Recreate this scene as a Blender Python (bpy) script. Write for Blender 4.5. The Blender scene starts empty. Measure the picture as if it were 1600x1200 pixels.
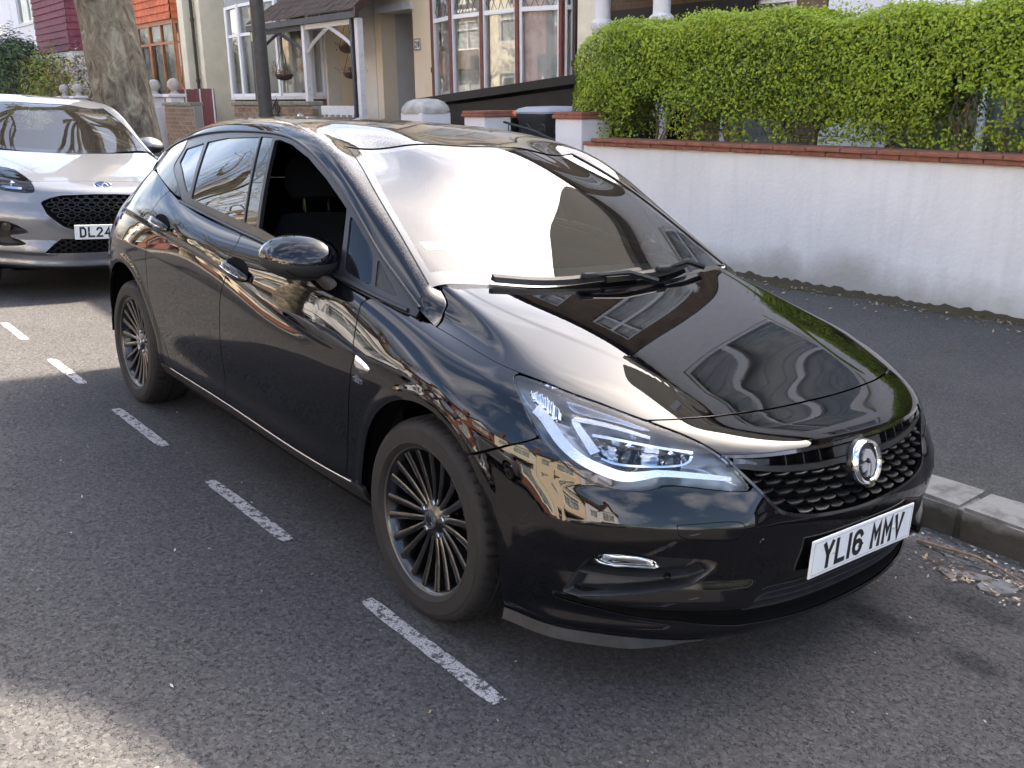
import bpy, bmesh, math, random
import numpy as np
from mathutils import Vector, Matrix, Euler
R = math.radians
scene = bpy.context.scene
COL = scene.collection
# ---------------------------------------------------------------- camera
cam_d = bpy.data.cameras.new('camera'); cam = bpy.data.objects.new('camera', cam_d); COL.objects.link(cam)
def set_camera():
    yaw, pitch, roll = 2.4500, -0.2650, 0.0547
    cy, sy, cp, sp = math.cos(yaw), math.sin(yaw), math.cos(pitch), math.sin(pitch)
    f = Vector((cy*cp, sy*cp, sp)); r = Vector((sy, -cy, 0)); u = r.cross(f)
    c, s = math.cos(roll), math.sin(roll)
    r2, u2 = c*r+s*u, -s*r+c*u
    M = Matrix((r2, u2, -f)).transposed().to_4x4(); M.translation = Vector((2.1842, -2.3655, 1.4761))
    cam.matrix_world = TILT@M
# the road falls towards the kerb: the car, its bay and the camera were measured on that tilted plane
TILT = Matrix(((.999902, -.00098, .013965, 0), (0, .997547, .070003, 0), (-.013999, -.069996, .997449, 0), (0, 0, 0, 1)))
set_camera()
cam_d.sensor_width = 36; cam_d.lens = 1472.36*36/1600; cam_d.clip_start = .05; cam_d.clip_end = 3000
scene.camera = cam
# ---------------------------------------------------------------- sky, sun, exposure
SUN_EL, SUN_AZ = R(39), R(96)            # azimuth measured from +x towards +y (world), the sun stands behind the near houses
world = bpy.data.worlds.new('World'); scene.world = world; world.use_nodes = True
wn = world.node_tree.nodes; wl = world.node_tree.links; wn.clear()
sky = wn.new('ShaderNodeTexSky'); sky.sky_type = 'NISHITA'; sky.sun_disc = False
sky.sun_elevation = SUN_EL; sky.sun_rotation = math.pi/2-SUN_AZ; sky.air_density = 1.0; sky.dust_density = 4.5; sky.ozone_density = 2.0
tc = wn.new('ShaderNodeTexCoord'); mp = wn.new('ShaderNodeMapping'); mp.inputs['Scale'].default_value = (1.0, 1.0, 2.2)
nz = wn.new('ShaderNodeTexNoise'); nz.inputs['Scale'].default_value = 2.6; nz.inputs['Detail'].default_value = 6; nz.inputs['Roughness'].default_value = .55
cr = wn.new('ShaderNodeValToRGB'); cr.color_ramp.elements[0].position = .48; cr.color_ramp.elements[1].position = .68
mix = wn.new('ShaderNodeMixRGB'); mix.blend_type = 'ADD'; mix.inputs[2].default_value = (4.9, 4.35, 3.7, 1)
bg = wn.new('ShaderNodeBackground'); bg.inputs['Strength'].default_value = .12
wo = wn.new('ShaderNodeOutputWorld')
wl.new(tc.outputs['Generated'], mp.inputs[0]); wl.new(mp.outputs[0], nz.inputs['Vector']); wl.new(nz.outputs['Fac'], cr.inputs[0])
wl.new(cr.outputs[0], mix.inputs[0]); wl.new(sky.outputs[0], mix.inputs[1]); wl.new(mix.outputs[0], bg.inputs[0]); wl.new(bg.outputs[0], wo.inputs[0])
sun_d = bpy.data.lights.new('sun', 'SUN'); sun_d.energy = 5.0; sun_d.angle = R(.53); sun_d.color = (1, .89, .74)
sun = bpy.data.objects.new('sun', sun_d); COL.objects.link(sun)
sdir = Vector((math.cos(SUN_EL)*math.cos(SUN_AZ), math.cos(SUN_EL)*math.sin(SUN_AZ), math.sin(SUN_EL)))
sun.rotation_euler = sdir.to_track_quat('Z', 'Y').to_euler(); sun.location = (0, 0, 30)
scene.view_settings.view_transform = 'Standard'; scene.view_settings.look = 'None'; scene.view_settings.gamma = 1
scene.view_settings.use_curve_mapping = False
scene.view_settings.exposure = 2.25
scene.render.engine = 'CYCLES'
scene.cycles.max_bounces = 5; scene.cycles.glossy_bounces = 3; scene.cycles.transparent_max_bounces = 7; scene.cycles.diffuse_bounces = 2; scene.cycles.transmission_bounces = 2
scene.cycles.caustics_reflective = False; scene.cycles.caustics_refractive = False
scene.cycles.use_denoising = True; scene.cycles.adaptive_threshold = .02
# ---------------------------------------------------------------- materials
MATS = {}
def nd(nt, typ, **kw):
    n = nt.nodes.new(typ)
    for k, v in kw.items():
        if hasattr(n, k): setattr(n, k, v)
        else: n.inputs[k.replace('_', ' ')].default_value = v
    return n
def rgba(c): return (c[0], c[1], c[2], 1)
def mat(name, col, rough=.6, metal=0., spec=.5, coat=0., coat_r=.03, var=0., vscale=6., bump=0., bscale=60., col2=None, detail=5, emit=None, trans=0., rvar=0., dist=.004, mask=(.4, .65)):
    """Principled material with procedural colour variation and fine relief"""
    if name in MATS: return MATS[name]
    m = bpy.data.materials.new(name); m.use_nodes = True; nt = m.node_tree; b = nt.nodes['Principled BSDF']
    b.inputs['Roughness'].default_value = rough; b.inputs['Metallic'].default_value = metal
    b.inputs['Specular IOR Level'].default_value = spec
    b.inputs['Coat Weight'].default_value = coat; b.inputs['Coat Roughness'].default_value = coat_r
    b.inputs['Base Color'].default_value = rgba(col)
    if trans: b.inputs['Transmission Weight'].default_value = trans
    if emit: b.inputs['Emission Color'].default_value = rgba(emit[0]); b.inputs['Emission Strength'].default_value = emit[1]
    t = nd(nt, 'ShaderNodeTexCoord')
    if var or col2 or rvar:
        n = nd(nt, 'ShaderNodeTexNoise', Scale=vscale, Detail=detail, Roughness=.6)
        nt.links.new(t.outputs['Object'], n.inputs['Vector'])
        r = nd(nt, 'ShaderNodeMapRange'); r.inputs['From Min'].default_value = mask[0]; r.inputs['From Max'].default_value = mask[1]
        nt.links.new(n.outputs['Fac'], r.inputs['Value'])
        mx = nd(nt, 'ShaderNodeMixRGB'); c2 = col2 or tuple(c*(1-var) for c in col); c1 = col if col2 else tuple(min(1, c*(1+var*.5)) for c in col)
        mx.inputs[1].default_value = rgba(c1); mx.inputs[2].default_value = rgba(c2)
        nt.links.new(r.outputs[0], mx.inputs[0]); nt.links.new(mx.outputs[0], b.inputs['Base Color'])
        if rvar:
            rr = nd(nt, 'ShaderNodeMapRange'); rr.inputs['To Min'].default_value = rough; rr.inputs['To Max'].default_value = rough+rvar
            nt.links.new(n.outputs['Fac'], rr.inputs['Value']); nt.links.new(rr.outputs[0], b.inputs['Roughness'])
    if bump:
        n2 = nd(nt, 'ShaderNodeTexNoise', Scale=bscale, Detail=4, Roughness=.6)
        nt.links.new(t.outputs['Object'], n2.inputs['Vector'])
        bp = nd(nt, 'ShaderNodeBump', Strength=bump, Distance=dist)
        nt.links.new(n2.outputs['Fac'], bp.inputs['Height']); nt.links.new(bp.outputs[0], b.inputs['Normal'])
    MATS[name] = m; return m
def glass_mat(name, tint=(.55, .62, .6), ior=1.5, rough=0.0, refl=1.0, dirt=0.):
    if name in MATS: return MATS[name]
    m = bpy.data.materials.new(name); m.use_nodes = True; nt = m.node_tree; nt.nodes.clear()
    o = nd(nt, 'ShaderNodeOutputMaterial'); mx = nd(nt, 'ShaderNodeMixShader'); fr = nd(nt, 'ShaderNodeFresnel', IOR=ior)
    tr = nd(nt, 'ShaderNodeBsdfTransparent'); tr.inputs[0].default_value = rgba(tint)
    gl = nd(nt, 'ShaderNodeBsdfGlossy'); gl.inputs['Roughness'].default_value = rough; gl.inputs['Color'].default_value = (1, 1, 1, 1)
    ml = nd(nt, 'ShaderNodeMath', operation='MULTIPLY'); ml.inputs[1].default_value = refl; ml.use_clamp = True
    geo = nd(nt, 'ShaderNodeNewGeometry')
    nt.links.new(fr.outputs[0], ml.inputs[0]); nt.links.new(ml.outputs[0], mx.inputs[0]); nt.links.new(tr.outputs[0], mx.inputs[1]); nt.links.new(gl.outputs[0], mx.inputs[2])
    if dirt:
        df = nd(nt, 'ShaderNodeBsdfDiffuse'); df.inputs[0].default_value = (.45, .42, .36, 1)
        m2 = nd(nt, 'ShaderNodeMixShader'); m2.inputs[0].default_value = dirt
        nt.links.new(mx.outputs[0], m2.inputs[1]); nt.links.new(df.outputs[0], m2.inputs[2]); nt.links.new(m2.outputs[0], o.inputs[0])
    else: nt.links.new(mx.outputs[0], o.inputs[0])
    MATS[name] = m; return m
# ---------------------------------------------------------------- geometry helpers
def tag(o, label=None, cat=None, group=None, kind=None):
    if label: o['label'] = label
    if cat: o['category'] = cat
    if group: o['group'] = group
    if kind: o['kind'] = kind
    return o
def empty(name, loc=(0, 0, 0), rz=0., parent=None):
    o = bpy.data.objects.new(name, None); COL.objects.link(o); o.location = loc; o.rotation_euler = (0, 0, rz); o.empty_display_size = .2
    o.parent = parent; return o
def mesh_obj(name, V, F, m, parent=None, smooth=False, normals=None, angle=None, loc=None):
    me = bpy.data.meshes.new(name); me.from_pydata([tuple(v) for v in V], [], [tuple(f) for f in F])
    if m: me.materials.append(m)
    if smooth or normals is not None: me.polygons.foreach_set('use_smooth', [True]*len(me.polygons))
    if angle is not None: me.set_sharp_from_angle(angle=angle)
    me.update()
    if normals is not None: me.normals_split_custom_set_from_vertices([tuple(n) for n in normals])
    o = bpy.data.objects.new(name, me); COL.objects.link(o); o.parent = parent
    if loc is not None: o.location = loc
    return o
def share(name, me, parent=None, M=None):
    o = bpy.data.objects.new(name, me); COL.objects.link(o); o.parent = parent
    if M is not None: o.matrix_local = M
    return o
def copy_tree(o, parent=None):
    c = o.copy(); COL.objects.link(c); c.parent = parent
    for ch in list(o.children): copy_tree(ch, c)
    return c
def frame(d):
    d = Vector(d).normalized(); a = Vector((0, 0, 1)) if abs(d.z) < .9 else Vector((1, 0, 0))
    s = d.cross(a).normalized(); return d, s, s.cross(d)
class MB:
    def __init__(s): s.V = []; s.F = []
    def add(s, V, F):
        k = len(s.V); s.V += [tuple(v) for v in V]; s.F += [tuple(i+k for i in f) for f in F]; return s
    def box(s, c, size, M=None):
        x, y, z = [q/2 for q in size]; c = Vector(c)
        V = [Vector((a*x, b*y, d*z)) for d in (-1, 1) for a, b in ((-1, -1), (1, -1), (1, 1), (-1, 1))]
        if M is not None: V = [M@v for v in V]
        return s.add([v+c for v in V], [(3, 2, 1, 0), (4, 5, 6, 7), (0, 1, 5, 4), (1, 2, 6, 5), (2, 3, 7, 6), (3, 0, 4, 7)])
    def bb(s, x0, x1, y0, y1, z0, z1): return s.box(((x0+x1)/2, (y0+y1)/2, (z0+z1)/2), (x1-x0, y1-y0, z1-z0))
    def rbox(s, c, size, r, M=None):
        """box with chamfered edges"""
        bm = bmesh.new(); bmesh.ops.create_cube(bm, size=1)
        for v in bm.verts: v.co = Vector((v.co.x*size[0], v.co.y*size[1], v.co.z*size[2]))
        bmesh.ops.bevel(bm, geom=list(bm.edges), offset=r, segments=2, affect='EDGES', profile=.5)
        V = [v.co.copy() for v in bm.verts]; bm.verts.index_update(); F = [[v.index for v in f.verts] for f in bm.faces]; bm.free()
        if M is not None: V = [M@v for v in V]
        return s.add([v+Vector(c) for v in V], F)
    def tube(s, pts, rad, n=8, cap=True):
        pts = [Vector(p) for p in pts]; m = len(pts); rad = rad if hasattr(rad, '__len__') else [rad]*m
        V = []; up = None
        for i, p in enumerate(pts):
            d = (pts[min(i+1, m-1)]-pts[max(i-1, 0)]).normalized()
            if up is None: _, a, b = frame(d); up = a
            a = (up-d*up.dot(d)).normalized(); b = d.cross(a); up = a
            V += [p+(a*math.cos(2*math.pi*k/n)+b*math.sin(2*math.pi*k/n))*rad[i] for k in range(n)]
        F = [(i*n+k, i*n+(k+1) % n, (i+1)*n+(k+1) % n, (i+1)*n+k) for i in range(m-1) for k in range(n)]
        if cap: F += [tuple(range(n))[::-1], tuple((m-1)*n+k for k in range(n))]
        return s.add(V, F)
    def lathe(s, prof, n=24, M=None, closed=False):
        """profile of (r, h) about local z"""
        m = len(prof); V = [Vector((r*math.cos(2*math.pi*k/n), r*math.sin(2*math.pi*k/n), h)) for r, h in prof for k in range(n)]
        F = [(i*n+k, i*n+(k+1) % n, ((i+1) % m)*n+(k+1) % n, ((i+1) % m)*n+k) for i in range(m if closed else m-1) for k in range(n)]
        if M is not None: V = [M@v for v in V]
        return s.add(V, F)
    def prism(s, poly, h0, h1, M=None):
        """2-D polygon extruded along local z"""
        n = len(poly); V = [Vector((x, y, h0)) for x, y in poly]+[Vector((x, y, h1)) for x, y in poly]
        F = [tuple(range(n))[::-1], tuple(range(n, 2*n))]+[(i, (i+1) % n, n+(i+1) % n, n+i) for i in range(n)]
        if M is not None: V = [M@v for v in V]
        return s.add(V, F)
    def grid(s, rows, closed=False):
        n = len(rows[0]); m = len(rows); V = [p for r in rows for p in r]
        return s.add(V, [(i*n+k, i*n+(k+1) % n, (i+1)*n+(k+1) % n, (i+1)*n+k) for i in range(m-1) for k in range(n if closed else n-1)])
    def build(s, name, m, parent=None, smooth=False, angle=None, loc=None):
        return mesh_obj(name, s.V, s.F, m, parent, smooth, None, angle if angle is not None else (R(35) if smooth else None), loc)
# stroke letters: unit box, polylines
def _arc(cx, cy, rx, ry, a0, a1, n=10): return [(cx+rx*math.cos(R(a0+(a1-a0)*i/n)), cy+ry*math.sin(R(a0+(a1-a0)*i/n))) for i in range(n+1)]
GLYPH = {'Y': [[(0, 1), (.5, .48), (1, 1)], [(.5, .48), (.5, 0)]], 'L': [[(0, 1), (0, 0), (1, 0)]], '1': [[(.5, 0), (.5, 1)]],
 '6': [_arc(.5, .70, .5, .30, 25, 180, 8)+_arc(.5, .30, .5, .30, 180, 360, 8)+_arc(.5, .30, .5, .27, 0, 170, 8)],
 'M': [[(0, 0), (0, 1), (.5, .42), (1, 1), (1, 0)]], 'V': [[(0, 1), (.5, 0), (1, 1)]], 'D': [[(0, 0), (0, 1), (.5, 1)]+_arc(.5, .65, .5, .35, 90, 0, 5)+_arc(.5, .35, .5, .35, 0, -90, 5)+[(0, 0)]],
 '2': [_arc(.5, .72, .5, .28, 165, -20, 8)+[(0, 0), (1, 0)]], '4': [[(.75, 0), (.75, 1), (0, .3), (1, .3)]], 'K': [[(0, 0), (0, 1)], [(1, 1), (0, .45)], [(.3, .62), (1, 0)]],
 '8': [_arc(.5, .75, .42, .25, -90, 270, 14), _arc(.5, .25, .5, .25, 90, 450, 14)], 'X': [[(0, 0), (1, 1)], [(0, 1), (1, 0)]], 'H': [[(0, 0), (0, 1)], [(1, 0), (1, 1)], [(0, .5), (1, .5)]], 'N': [[(0, 0), (0, 1), (1, 0), (1, 1)]]}
def glyph(mb, ch, x, y, w, h, t, M, z0=0., z1=.0012):
    for pl in GLYPH[ch]:
        P = [Vector((x+t/2+(w-t)*a, y+t/2+(h-t)*b, 0)) for a, b in pl]
        L = []; Rr = []
        for i, p in enumerate(P):
            d0 = (p-P[i-1]).normalized() if i else (P[1]-P[0]).normalized(); d1 = (P[i+1]-p).normalized() if i < len(P)-1 else d0
            n0 = Vector((-d0.y, d0.x, 0)); n1 = Vector((-d1.y, d1.x, 0)); n = (n0+n1)
            n = n.normalized() if n.length > 1e-6 else n0
            k = min(t/2/max(.35, n.dot(n0)), t*1.0)
            e = d0*(-t/2 if i == 0 else (t/2 if i == len(P)-1 else 0))
            L.append(p+n*k+e); Rr.append(p-n*k+e)
        for i in range(len(P)-1):
            mb.prism([(q.x, q.y) for q in (L[i], Rr[i], Rr[i+1], L[i+1])][::1], z0, z1, M)
# ---------------------------------------------------------------- car surfaces (pure numpy)
def cspline(xk, Y, xq, sym0=None, sym1=None):
    """C2 cubic spline through (xk, Y[k,...]) evaluated at xq; natural ends unless given slopes"""
    xk = np.asarray(xk, float); Y = np.asarray(Y, float); n = len(xk); h = np.diff(xk)
    sh = Y.shape[1:]; Y2 = Y.reshape(n, -1)
    A = np.zeros((n, n)); B = np.zeros((n, Y2.shape[1]))
    for i in range(1, n - 1):
        A[i, i-1] = h[i-1]; A[i, i] = 2*(h[i-1]+h[i]); A[i, i+1] = h[i]
        B[i] = 6*((Y2[i+1]-Y2[i])/h[i] - (Y2[i]-Y2[i-1])/h[i-1])
    A[0, 0] = A[-1, -1] = 1
    if sym0 is not None:
        A[0, 0] = 2*h[0]; A[0, 1] = h[0]; B[0] = 6*((Y2[1]-Y2[0])/h[0] - np.asarray(sym0).ravel())
    if sym1 is not None:
        A[-1, -1] = 2*h[-1]; A[-1, -2] = h[-1]; B[-1] = 6*(np.asarray(sym1).ravel() - (Y2[-1]-Y2[-2])/h[-1])
    M = np.linalg.solve(A, B)
    xq = np.asarray(xq, float); i = np.clip(np.searchsorted(xk, xq) - 1, 0, n - 2)
    a = (xk[i+1]-xq)[:, None]; b = (xq-xk[i])[:, None]; hh = h[i][:, None]
    r = M[i]*a**3/(6*hh) + M[i+1]*b**3/(6*hh) + (Y2[i]/hh - M[i]*hh/6)*a + (Y2[i+1]/hh - M[i+1]*hh/6)*b
    return r.reshape((len(xq),)+sh)
def sstep(a, b, x):
    t = np.clip((np.asarray(x, float)-a)/(b-a), 0, 1); return t*t*(3-2*t)

US = [0, .30, .56, .80, 1.07, 1.50, 1.95, 2.95, 3.65, 4.16, 4.54, 4.86, 5.14, 5.57]
TS = [0, .06, .11, .19, .34, .47, .53, .58, .66, .74, .82, 1.05, 1.30, 1.55]
def col(x, wz): return [(x, w, z) for w, z in wz]
SILL = [(.80, .205), (.848, .25), (.874, .295)]
NET = [
 [(.78,0,.15),(.845,0,.165),(.866,0,.20),(.893,0,.28),(.912,0,.38),(.918,0,.48),(.908,0,.555),(.891,0,.62),(.866,0,.685),(.80,0,.722),(.672,0,.752),(.42,0,.830),(.14,0,.905),(-.13,0,.958)],
 [(.755,.28,.15),(.818,.295,.165),(.84,.30,.20),(.876,.307,.28),(.896,.313,.38),(.903,.314,.48),(.892,.308,.555),(.863,.30,.62),(.838,.295,.688),(.775,.285,.726),(.663,.275,.757),(.42,.26,.832),(.14,.245,.907),(-.14,.23,.963)],
 [(.675,.50,.155),(.735,.53,.17),(.757,.545,.205),(.785,.555,.285),(.803,.565,.38),(.809,.567,.48),(.800,.56,.555),(.783,.55,.62),(.758,.54,.69),(.708,.52,.735),(.632,.50,.766),(.42,.46,.836),(.14,.425,.909),(-.16,.40,.971)],
 [(.54,.655,.16),(.598,.69,.175),(.618,.71,.21),(.642,.73,.29),(.662,.744,.38),(.668,.748,.48),(.661,.744,.555),(.645,.735,.62),(.62,.72,.69),(.578,.69,.742),(.518,.655,.782),(.35,.60,.841),(.10,.56,.911),(-.19,.535,.980)],
 [(.36,.79,.17),(.40,.835,.185),(.415,.853,.22),(.425,.868,.30),(.432,.876,.39),(.433,.879,.48),(.43,.877,.555),(.423,.868,.63),(.408,.848,.70),(.388,.818,.762),(.362,.778,.806),(.27,.712,.853),(.07,.662,.915),(-.215,.625,.984)],
 [(0,.80,.205),(0,.846,.25),(0,.87,.295),(0,.886,.39),(0,.901,.56),(0,.906,.68),(0,.903,.725),(0,.895,.762),(0,.862,.815),(0,.818,.849),(-.01,.765,.869),(-.03,.712,.900),(-.09,.685,.940),(-.235,.675,.986)],
 col(-.45, SILL+[(.876,.38),(.893,.55),(.905,.695),(.9045,.73),(.902,.758),(.875,.86),(.836,.932),(.79,.950),(.76,.96),(.73,.97),(.70,.98)]),
 col(-1.45, SILL+[(.874,.38),(.894,.56),(.909,.77),(.911,.848),(.909,.895),(.884,.965),(.838,1.022),(.80,1.035),(.77,1.045),(.74,1.05),(.71,1.055)]),
 col(-2.15, SILL+[(.882,.39),(.902,.57),(.912,.82),(.912,.905),(.907,.962),(.872,1.035),(.818,1.098),(.785,1.11),(.755,1.12),(.725,1.125),(.70,1.13)]),
 col(-2.66, [(.80,.21),(.848,.255),(.874,.30),(.896,.40),(.909,.58),(.908,.84),(.891,.935),(.870,.99),(.805,1.085),(.728,1.18),(.70,1.205),(.68,1.225),(.66,1.24),(.645,1.25)]),
 [(-2.98,.77,.22),(-3.0,.82,.26),(-3.01,.845,.305),(-3.02,.866,.40),(-3.03,.875,.58),(-3.01,.862,.83),(-2.99,.830,.925),(-2.98,.803,.975),(-2.94,.735,1.07),(-2.90,.67,1.15),(-2.88,.645,1.175),(-2.86,.63,1.195),(-2.85,.615,1.205),(-2.84,.605,1.215)],
 [(-3.18,.65,.25),(-3.24,.69,.28),(-3.26,.705,.32),(-3.285,.725,.42),(-3.30,.735,.58),(-3.27,.72,.83),(-3.235,.70,.92),(-3.21,.68,.965),(-3.13,.63,1.045),(-3.05,.58,1.12),(-3.02,.60,1.14),(-3.0,.58,1.16),(-2.98,.57,1.17),(-2.96,.56,1.18)],
 [(-3.30,.42,.25),(-3.36,.44,.28),(-3.38,.45,.32),(-3.41,.46,.42),(-3.425,.47,.58),(-3.385,.47,.83),(-3.345,.465,.92),(-3.32,.46,.965),(-3.24,.43,1.045),(-3.15,.41,1.12),(-3.11,.40,1.14),(-3.08,.39,1.16),(-3.05,.38,1.17),(-3.02,.38,1.18)],
 [(-3.33,0,.25),(-3.40,0,.28),(-3.42,0,.32),(-3.445,0,.42),(-3.46,0,.58),(-3.42,0,.83),(-3.38,0,.92),(-3.35,0,.965),(-3.27,0,1.045),(-3.18,0,1.12),(-3.14,0,1.14),(-3.10,0,1.16),(-3.07,0,1.17),(-3.04,0,1.18)],
]
NET = np.array(NET, float)          # [station, level, (x, w, z)]

FAXLE, RAXLE, RWHEEL = 0.0, -2.662, .317
ARCH_F, ARCH_R = (.015, .325, .372), (-2.650, .345, .385)      # centre x, z, radius

def body_grid(us, ts):
    # across the levels first, then along the stations (symmetric at both centre lines)
    A = np.stack([cspline(TS, NET[k], ts) for k in range(len(US))], 0)          # [st, nt, 3]
    s0 = np.zeros(A.shape[1:]); s0[:, 1] = 1.0
    s1 = np.zeros(A.shape[1:]); s1[:, 1] = -1.05
    P = cspline(US, A, us, sym0=s0, sym1=s1)                                   # [nu, nt, 3]
    return P
def normals(P):
    du = np.gradient(P, axis=0); dt = np.gradient(P, axis=1)
    n = np.cross(du, dt); n /= np.linalg.norm(n, axis=-1, keepdims=True)+1e-12
    return n
def smooth(P, it, k=.5, keep=()):
    Q = P.copy()
    for _ in range(it):
        a = Q.copy(); a[1:-1] = (Q[:-2]+Q[2:])/2
        Q = Q + k*(a-Q)
    return Q
def arch_d(P, c):
    return np.hypot(P[..., 0]-c[0], np.maximum(P[..., 2], c[1]-.0)-c[1])-c[2]
def make_body(nu=300, nt=130):
    us = np.linspace(0, US[-1], nu)
    ts = np.unique(np.concatenate([np.linspace(0, TS[-1], nt), [.53, .58, .47]]))
    P = body_grid(us, ts)
    P = smooth(P, 30)
    U, T = np.meshgrid(us, ts, indexing='ij')
    # fair the bonnet: relax it in both directions, symmetric about the centre line
    Wt = (sstep(.755, .88, T)*(1-sstep(1.46, 1.55, T))*(1-sstep(1.35, 1.6, U)))[..., None]*.5
    for _ in range(520):
        A = np.concatenate([P[1:2]*np.array((1, -1, 1)), P], 0); L1 = P.copy(); L1[:-1] = (A[:-2]+P[1:])/2
        L2 = P.copy(); L2[:, 1:-1] = (P[:, :-2]+P[:, 2:])/2
        P = P+Wt*((L1+L2)/2-P)
    N = normals(P)
    # the blade groove along the doors
    A = .013*sstep(1.75, 2.6, U)*(1-sstep(4.0, 4.6, U))
    prof = np.where(T > .58, 0, np.where(T > .555, (.58-T)/.025, np.where(T > .47, np.clip((T-.47)/.085, 0, 1), 0)))
    D = -A*prof
    # bonnet: raised centre field with a crease on each side, soft ridge
    wc = .40+(.62-.40)*sstep(.6, -.2, P[..., 0])
    onb = sstep(.80, .90, T)*(1-sstep(1.50, 1.55, T)*0)*(1-sstep(1.55, 1.75, U))
    D += .0014*onb*(1-sstep(-.009, .009, np.abs(P[..., 1])-wc))
    D += .0035*onb*(1-np.clip(np.abs(P[..., 1])/.10, 0, 1))*sstep(.82, .74, T)*0
    # bumper: crest under the lamps, blade under the fog pockets, chin lip
    def crest(t0, tc, t1): return np.where(T > tc, np.clip((t1-T)/(t1-tc), 0, 1), np.clip((T-t0)/(tc-t0), 0, 1))
    D += .014*crest(.40, .505, .575)*sstep(.34, .46, U)*(1-sstep(.92, 1.06, U))
    D += .028*crest(.186, .216, .335)*sstep(.33, .42, U)*(1-sstep(.86, .97, U))
    D += .020*crest(.05, .118, .150)*(1-sstep(.90, 1.10, U))
    # wheel arch lips
    for c in (ARCH_F, ARCH_R):
        d = np.hypot(P[..., 0]-c[0], P[..., 2]-c[1])-c[2]
        side = sstep(.80, .86, P[..., 1])
        D += .005*(1-sstep(.018, .052, d))*(d < .06)*side
    P = P+N*D[..., None]
    P[0, :, 1] = 0; P[-1, :, 1] = 0
    return us, ts, P

# ---- greenhouse: gutter, outer, screen edge, quarter, centre
GH = np.array([
 [(-.20,.780,.922),(-.205,.762,.955),(-.225,.722,.985),(-.16,.38,.972),(-.135,0,.960)],
 [(-.46,.752,1.048),(-.46,.728,1.096),(-.465,.683,1.118),(-.42,.355,1.106),(-.40,0,1.098)],
 [(-.715,.735,1.198),(-.71,.705,1.238),(-.715,.640,1.250),(-.68,.33,1.246),(-.665,0,1.240)],
 [(-1.04,.704,1.349),(-1.04,.664,1.387),(-1.035,.575,1.380),(-1.022,.30,1.392),(-1.015,0,1.396)],
 [(-1.25,.687,1.398),(-1.25,.648,1.427),(-1.25,.565,1.436),(-1.25,.30,1.448),(-1.25,0,1.451)],
 [(-1.55,.676,1.408),(-1.55,.638,1.444),(-1.55,.56,1.463),(-1.55,.30,1.477),(-1.55,0,1.481)],
 [(-1.95,.667,1.396),(-1.95,.628,1.430),(-1.95,.553,1.452),(-1.95,.30,1.476),(-1.95,0,1.483)],
 [(-2.35,.655,1.355),(-2.35,.614,1.390),(-2.35,.543,1.422),(-2.35,.30,1.455),(-2.35,0,1.465)],
 [(-2.75,.630,1.276),(-2.75,.592,1.315),(-2.75,.523,1.360),(-2.75,.30,1.410),(-2.75,0,1.424)],
 [(-2.95,.600,1.238),(-2.95,.566,1.276),(-2.96,.50,1.325),(-2.985,.30,1.374),(-2.995,0,1.390)],
], float)
GS = [0, .30, .60, 1.0, 1.21, 1.51, 1.91, 2.31, 2.71, 2.93]
GT = [0, .055, .13, .40, .72]
def gh_grid(us, ts):
    A = np.stack([cspline(GT, GH[k], ts, sym1=(0, -1.0, 0)) for k in range(len(GS))], 0)
    return cspline(GS, A, us)

BELT = [(-.2,.795,.905),(-.45,.834,.932),(-1.0,.836,.982),(-1.45,.837,1.022),(-2.0,.828,1.082),(-2.15,.818,1.098),(-2.66,.728,1.18),(-2.90,.67,1.15)]
def _fit():
    pts = np.array([b for b in BELT]+[tuple(GH[i, 0]) for i in range(9)])
    x, w, z = pts.T
    M = np.stack([np.ones_like(x), x, z, x*x, x*z, z*z, x**3, x*x*z, x**4, x**3*z], 1)
    return np.linalg.lstsq(M, w, rcond=None)[0]
SIDEC = _fit()
def side_w(x, z):
    x = np.asarray(x, float); z = np.asarray(z, float)
    M = np.stack([np.ones_like(x), x, z, x*x, x*z, z*z, x**3, x*x*z, x**4, x**3*z], -1)
    return M@SIDEC

for _i in range(len(GH)):
    GH[_i, 0, 1] = side_w(GH[_i, 0, 0], GH[_i, 0, 2])
# ================================================================ the black hatchback
def mix2(a, b, k): return a+(b-a)*k
US_, TS_, BP = make_body(450, 190)
BN = normals(BP)
BN[0, :, 1] = 0; BN[-1, :, 1] = 0; BN /= np.linalg.norm(BN, axis=-1, keepdims=True)
def bil(P, us, ts, uq, tq):
    iu = np.clip(np.searchsorted(us, uq)-1, 0, len(us)-2); it = np.clip(np.searchsorted(ts, tq)-1, 0, len(ts)-2)
    fu = ((uq-us[iu])/(us[iu+1]-us[iu]))[:, None, None]; ft = ((tq-ts[it])/(ts[it+1]-ts[it]))[None, :, None]
    a = P[iu][:, it]*(1-ft)+P[iu][:, it+1]*ft; b = P[iu+1][:, it]*(1-ft)+P[iu+1][:, it+1]*ft
    return a*(1-fu)+b*fu
def S(u, t, off=0., side=-1):
    p = bil(BP, US_, TS_, np.array([abs(u)]), np.array([t]))[0, 0].copy(); n = bil(BN, US_, TS_, np.array([abs(u)]), np.array([t]))[0, 0].copy()
    if u < 0: p[1] *= -1; n[1] *= -1
    n /= np.linalg.norm(n); p = p+n*off; p[1] *= side; n[1] *= side
    return Vector(p), Vector(n)
def chaikin(p, it=2, closed=True):
    p = [np.array(q, float) for q in p]
    for _ in range(it):
        q = []; n = len(p)
        for i in range(n if closed else n-1):
            a, b = p[i], p[(i+1) % n]
            q += [a*.75+b*.25, a*.25+b*.75]
        p = q if closed else [p[0]]+q+[p[-1]]
    return p
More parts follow.
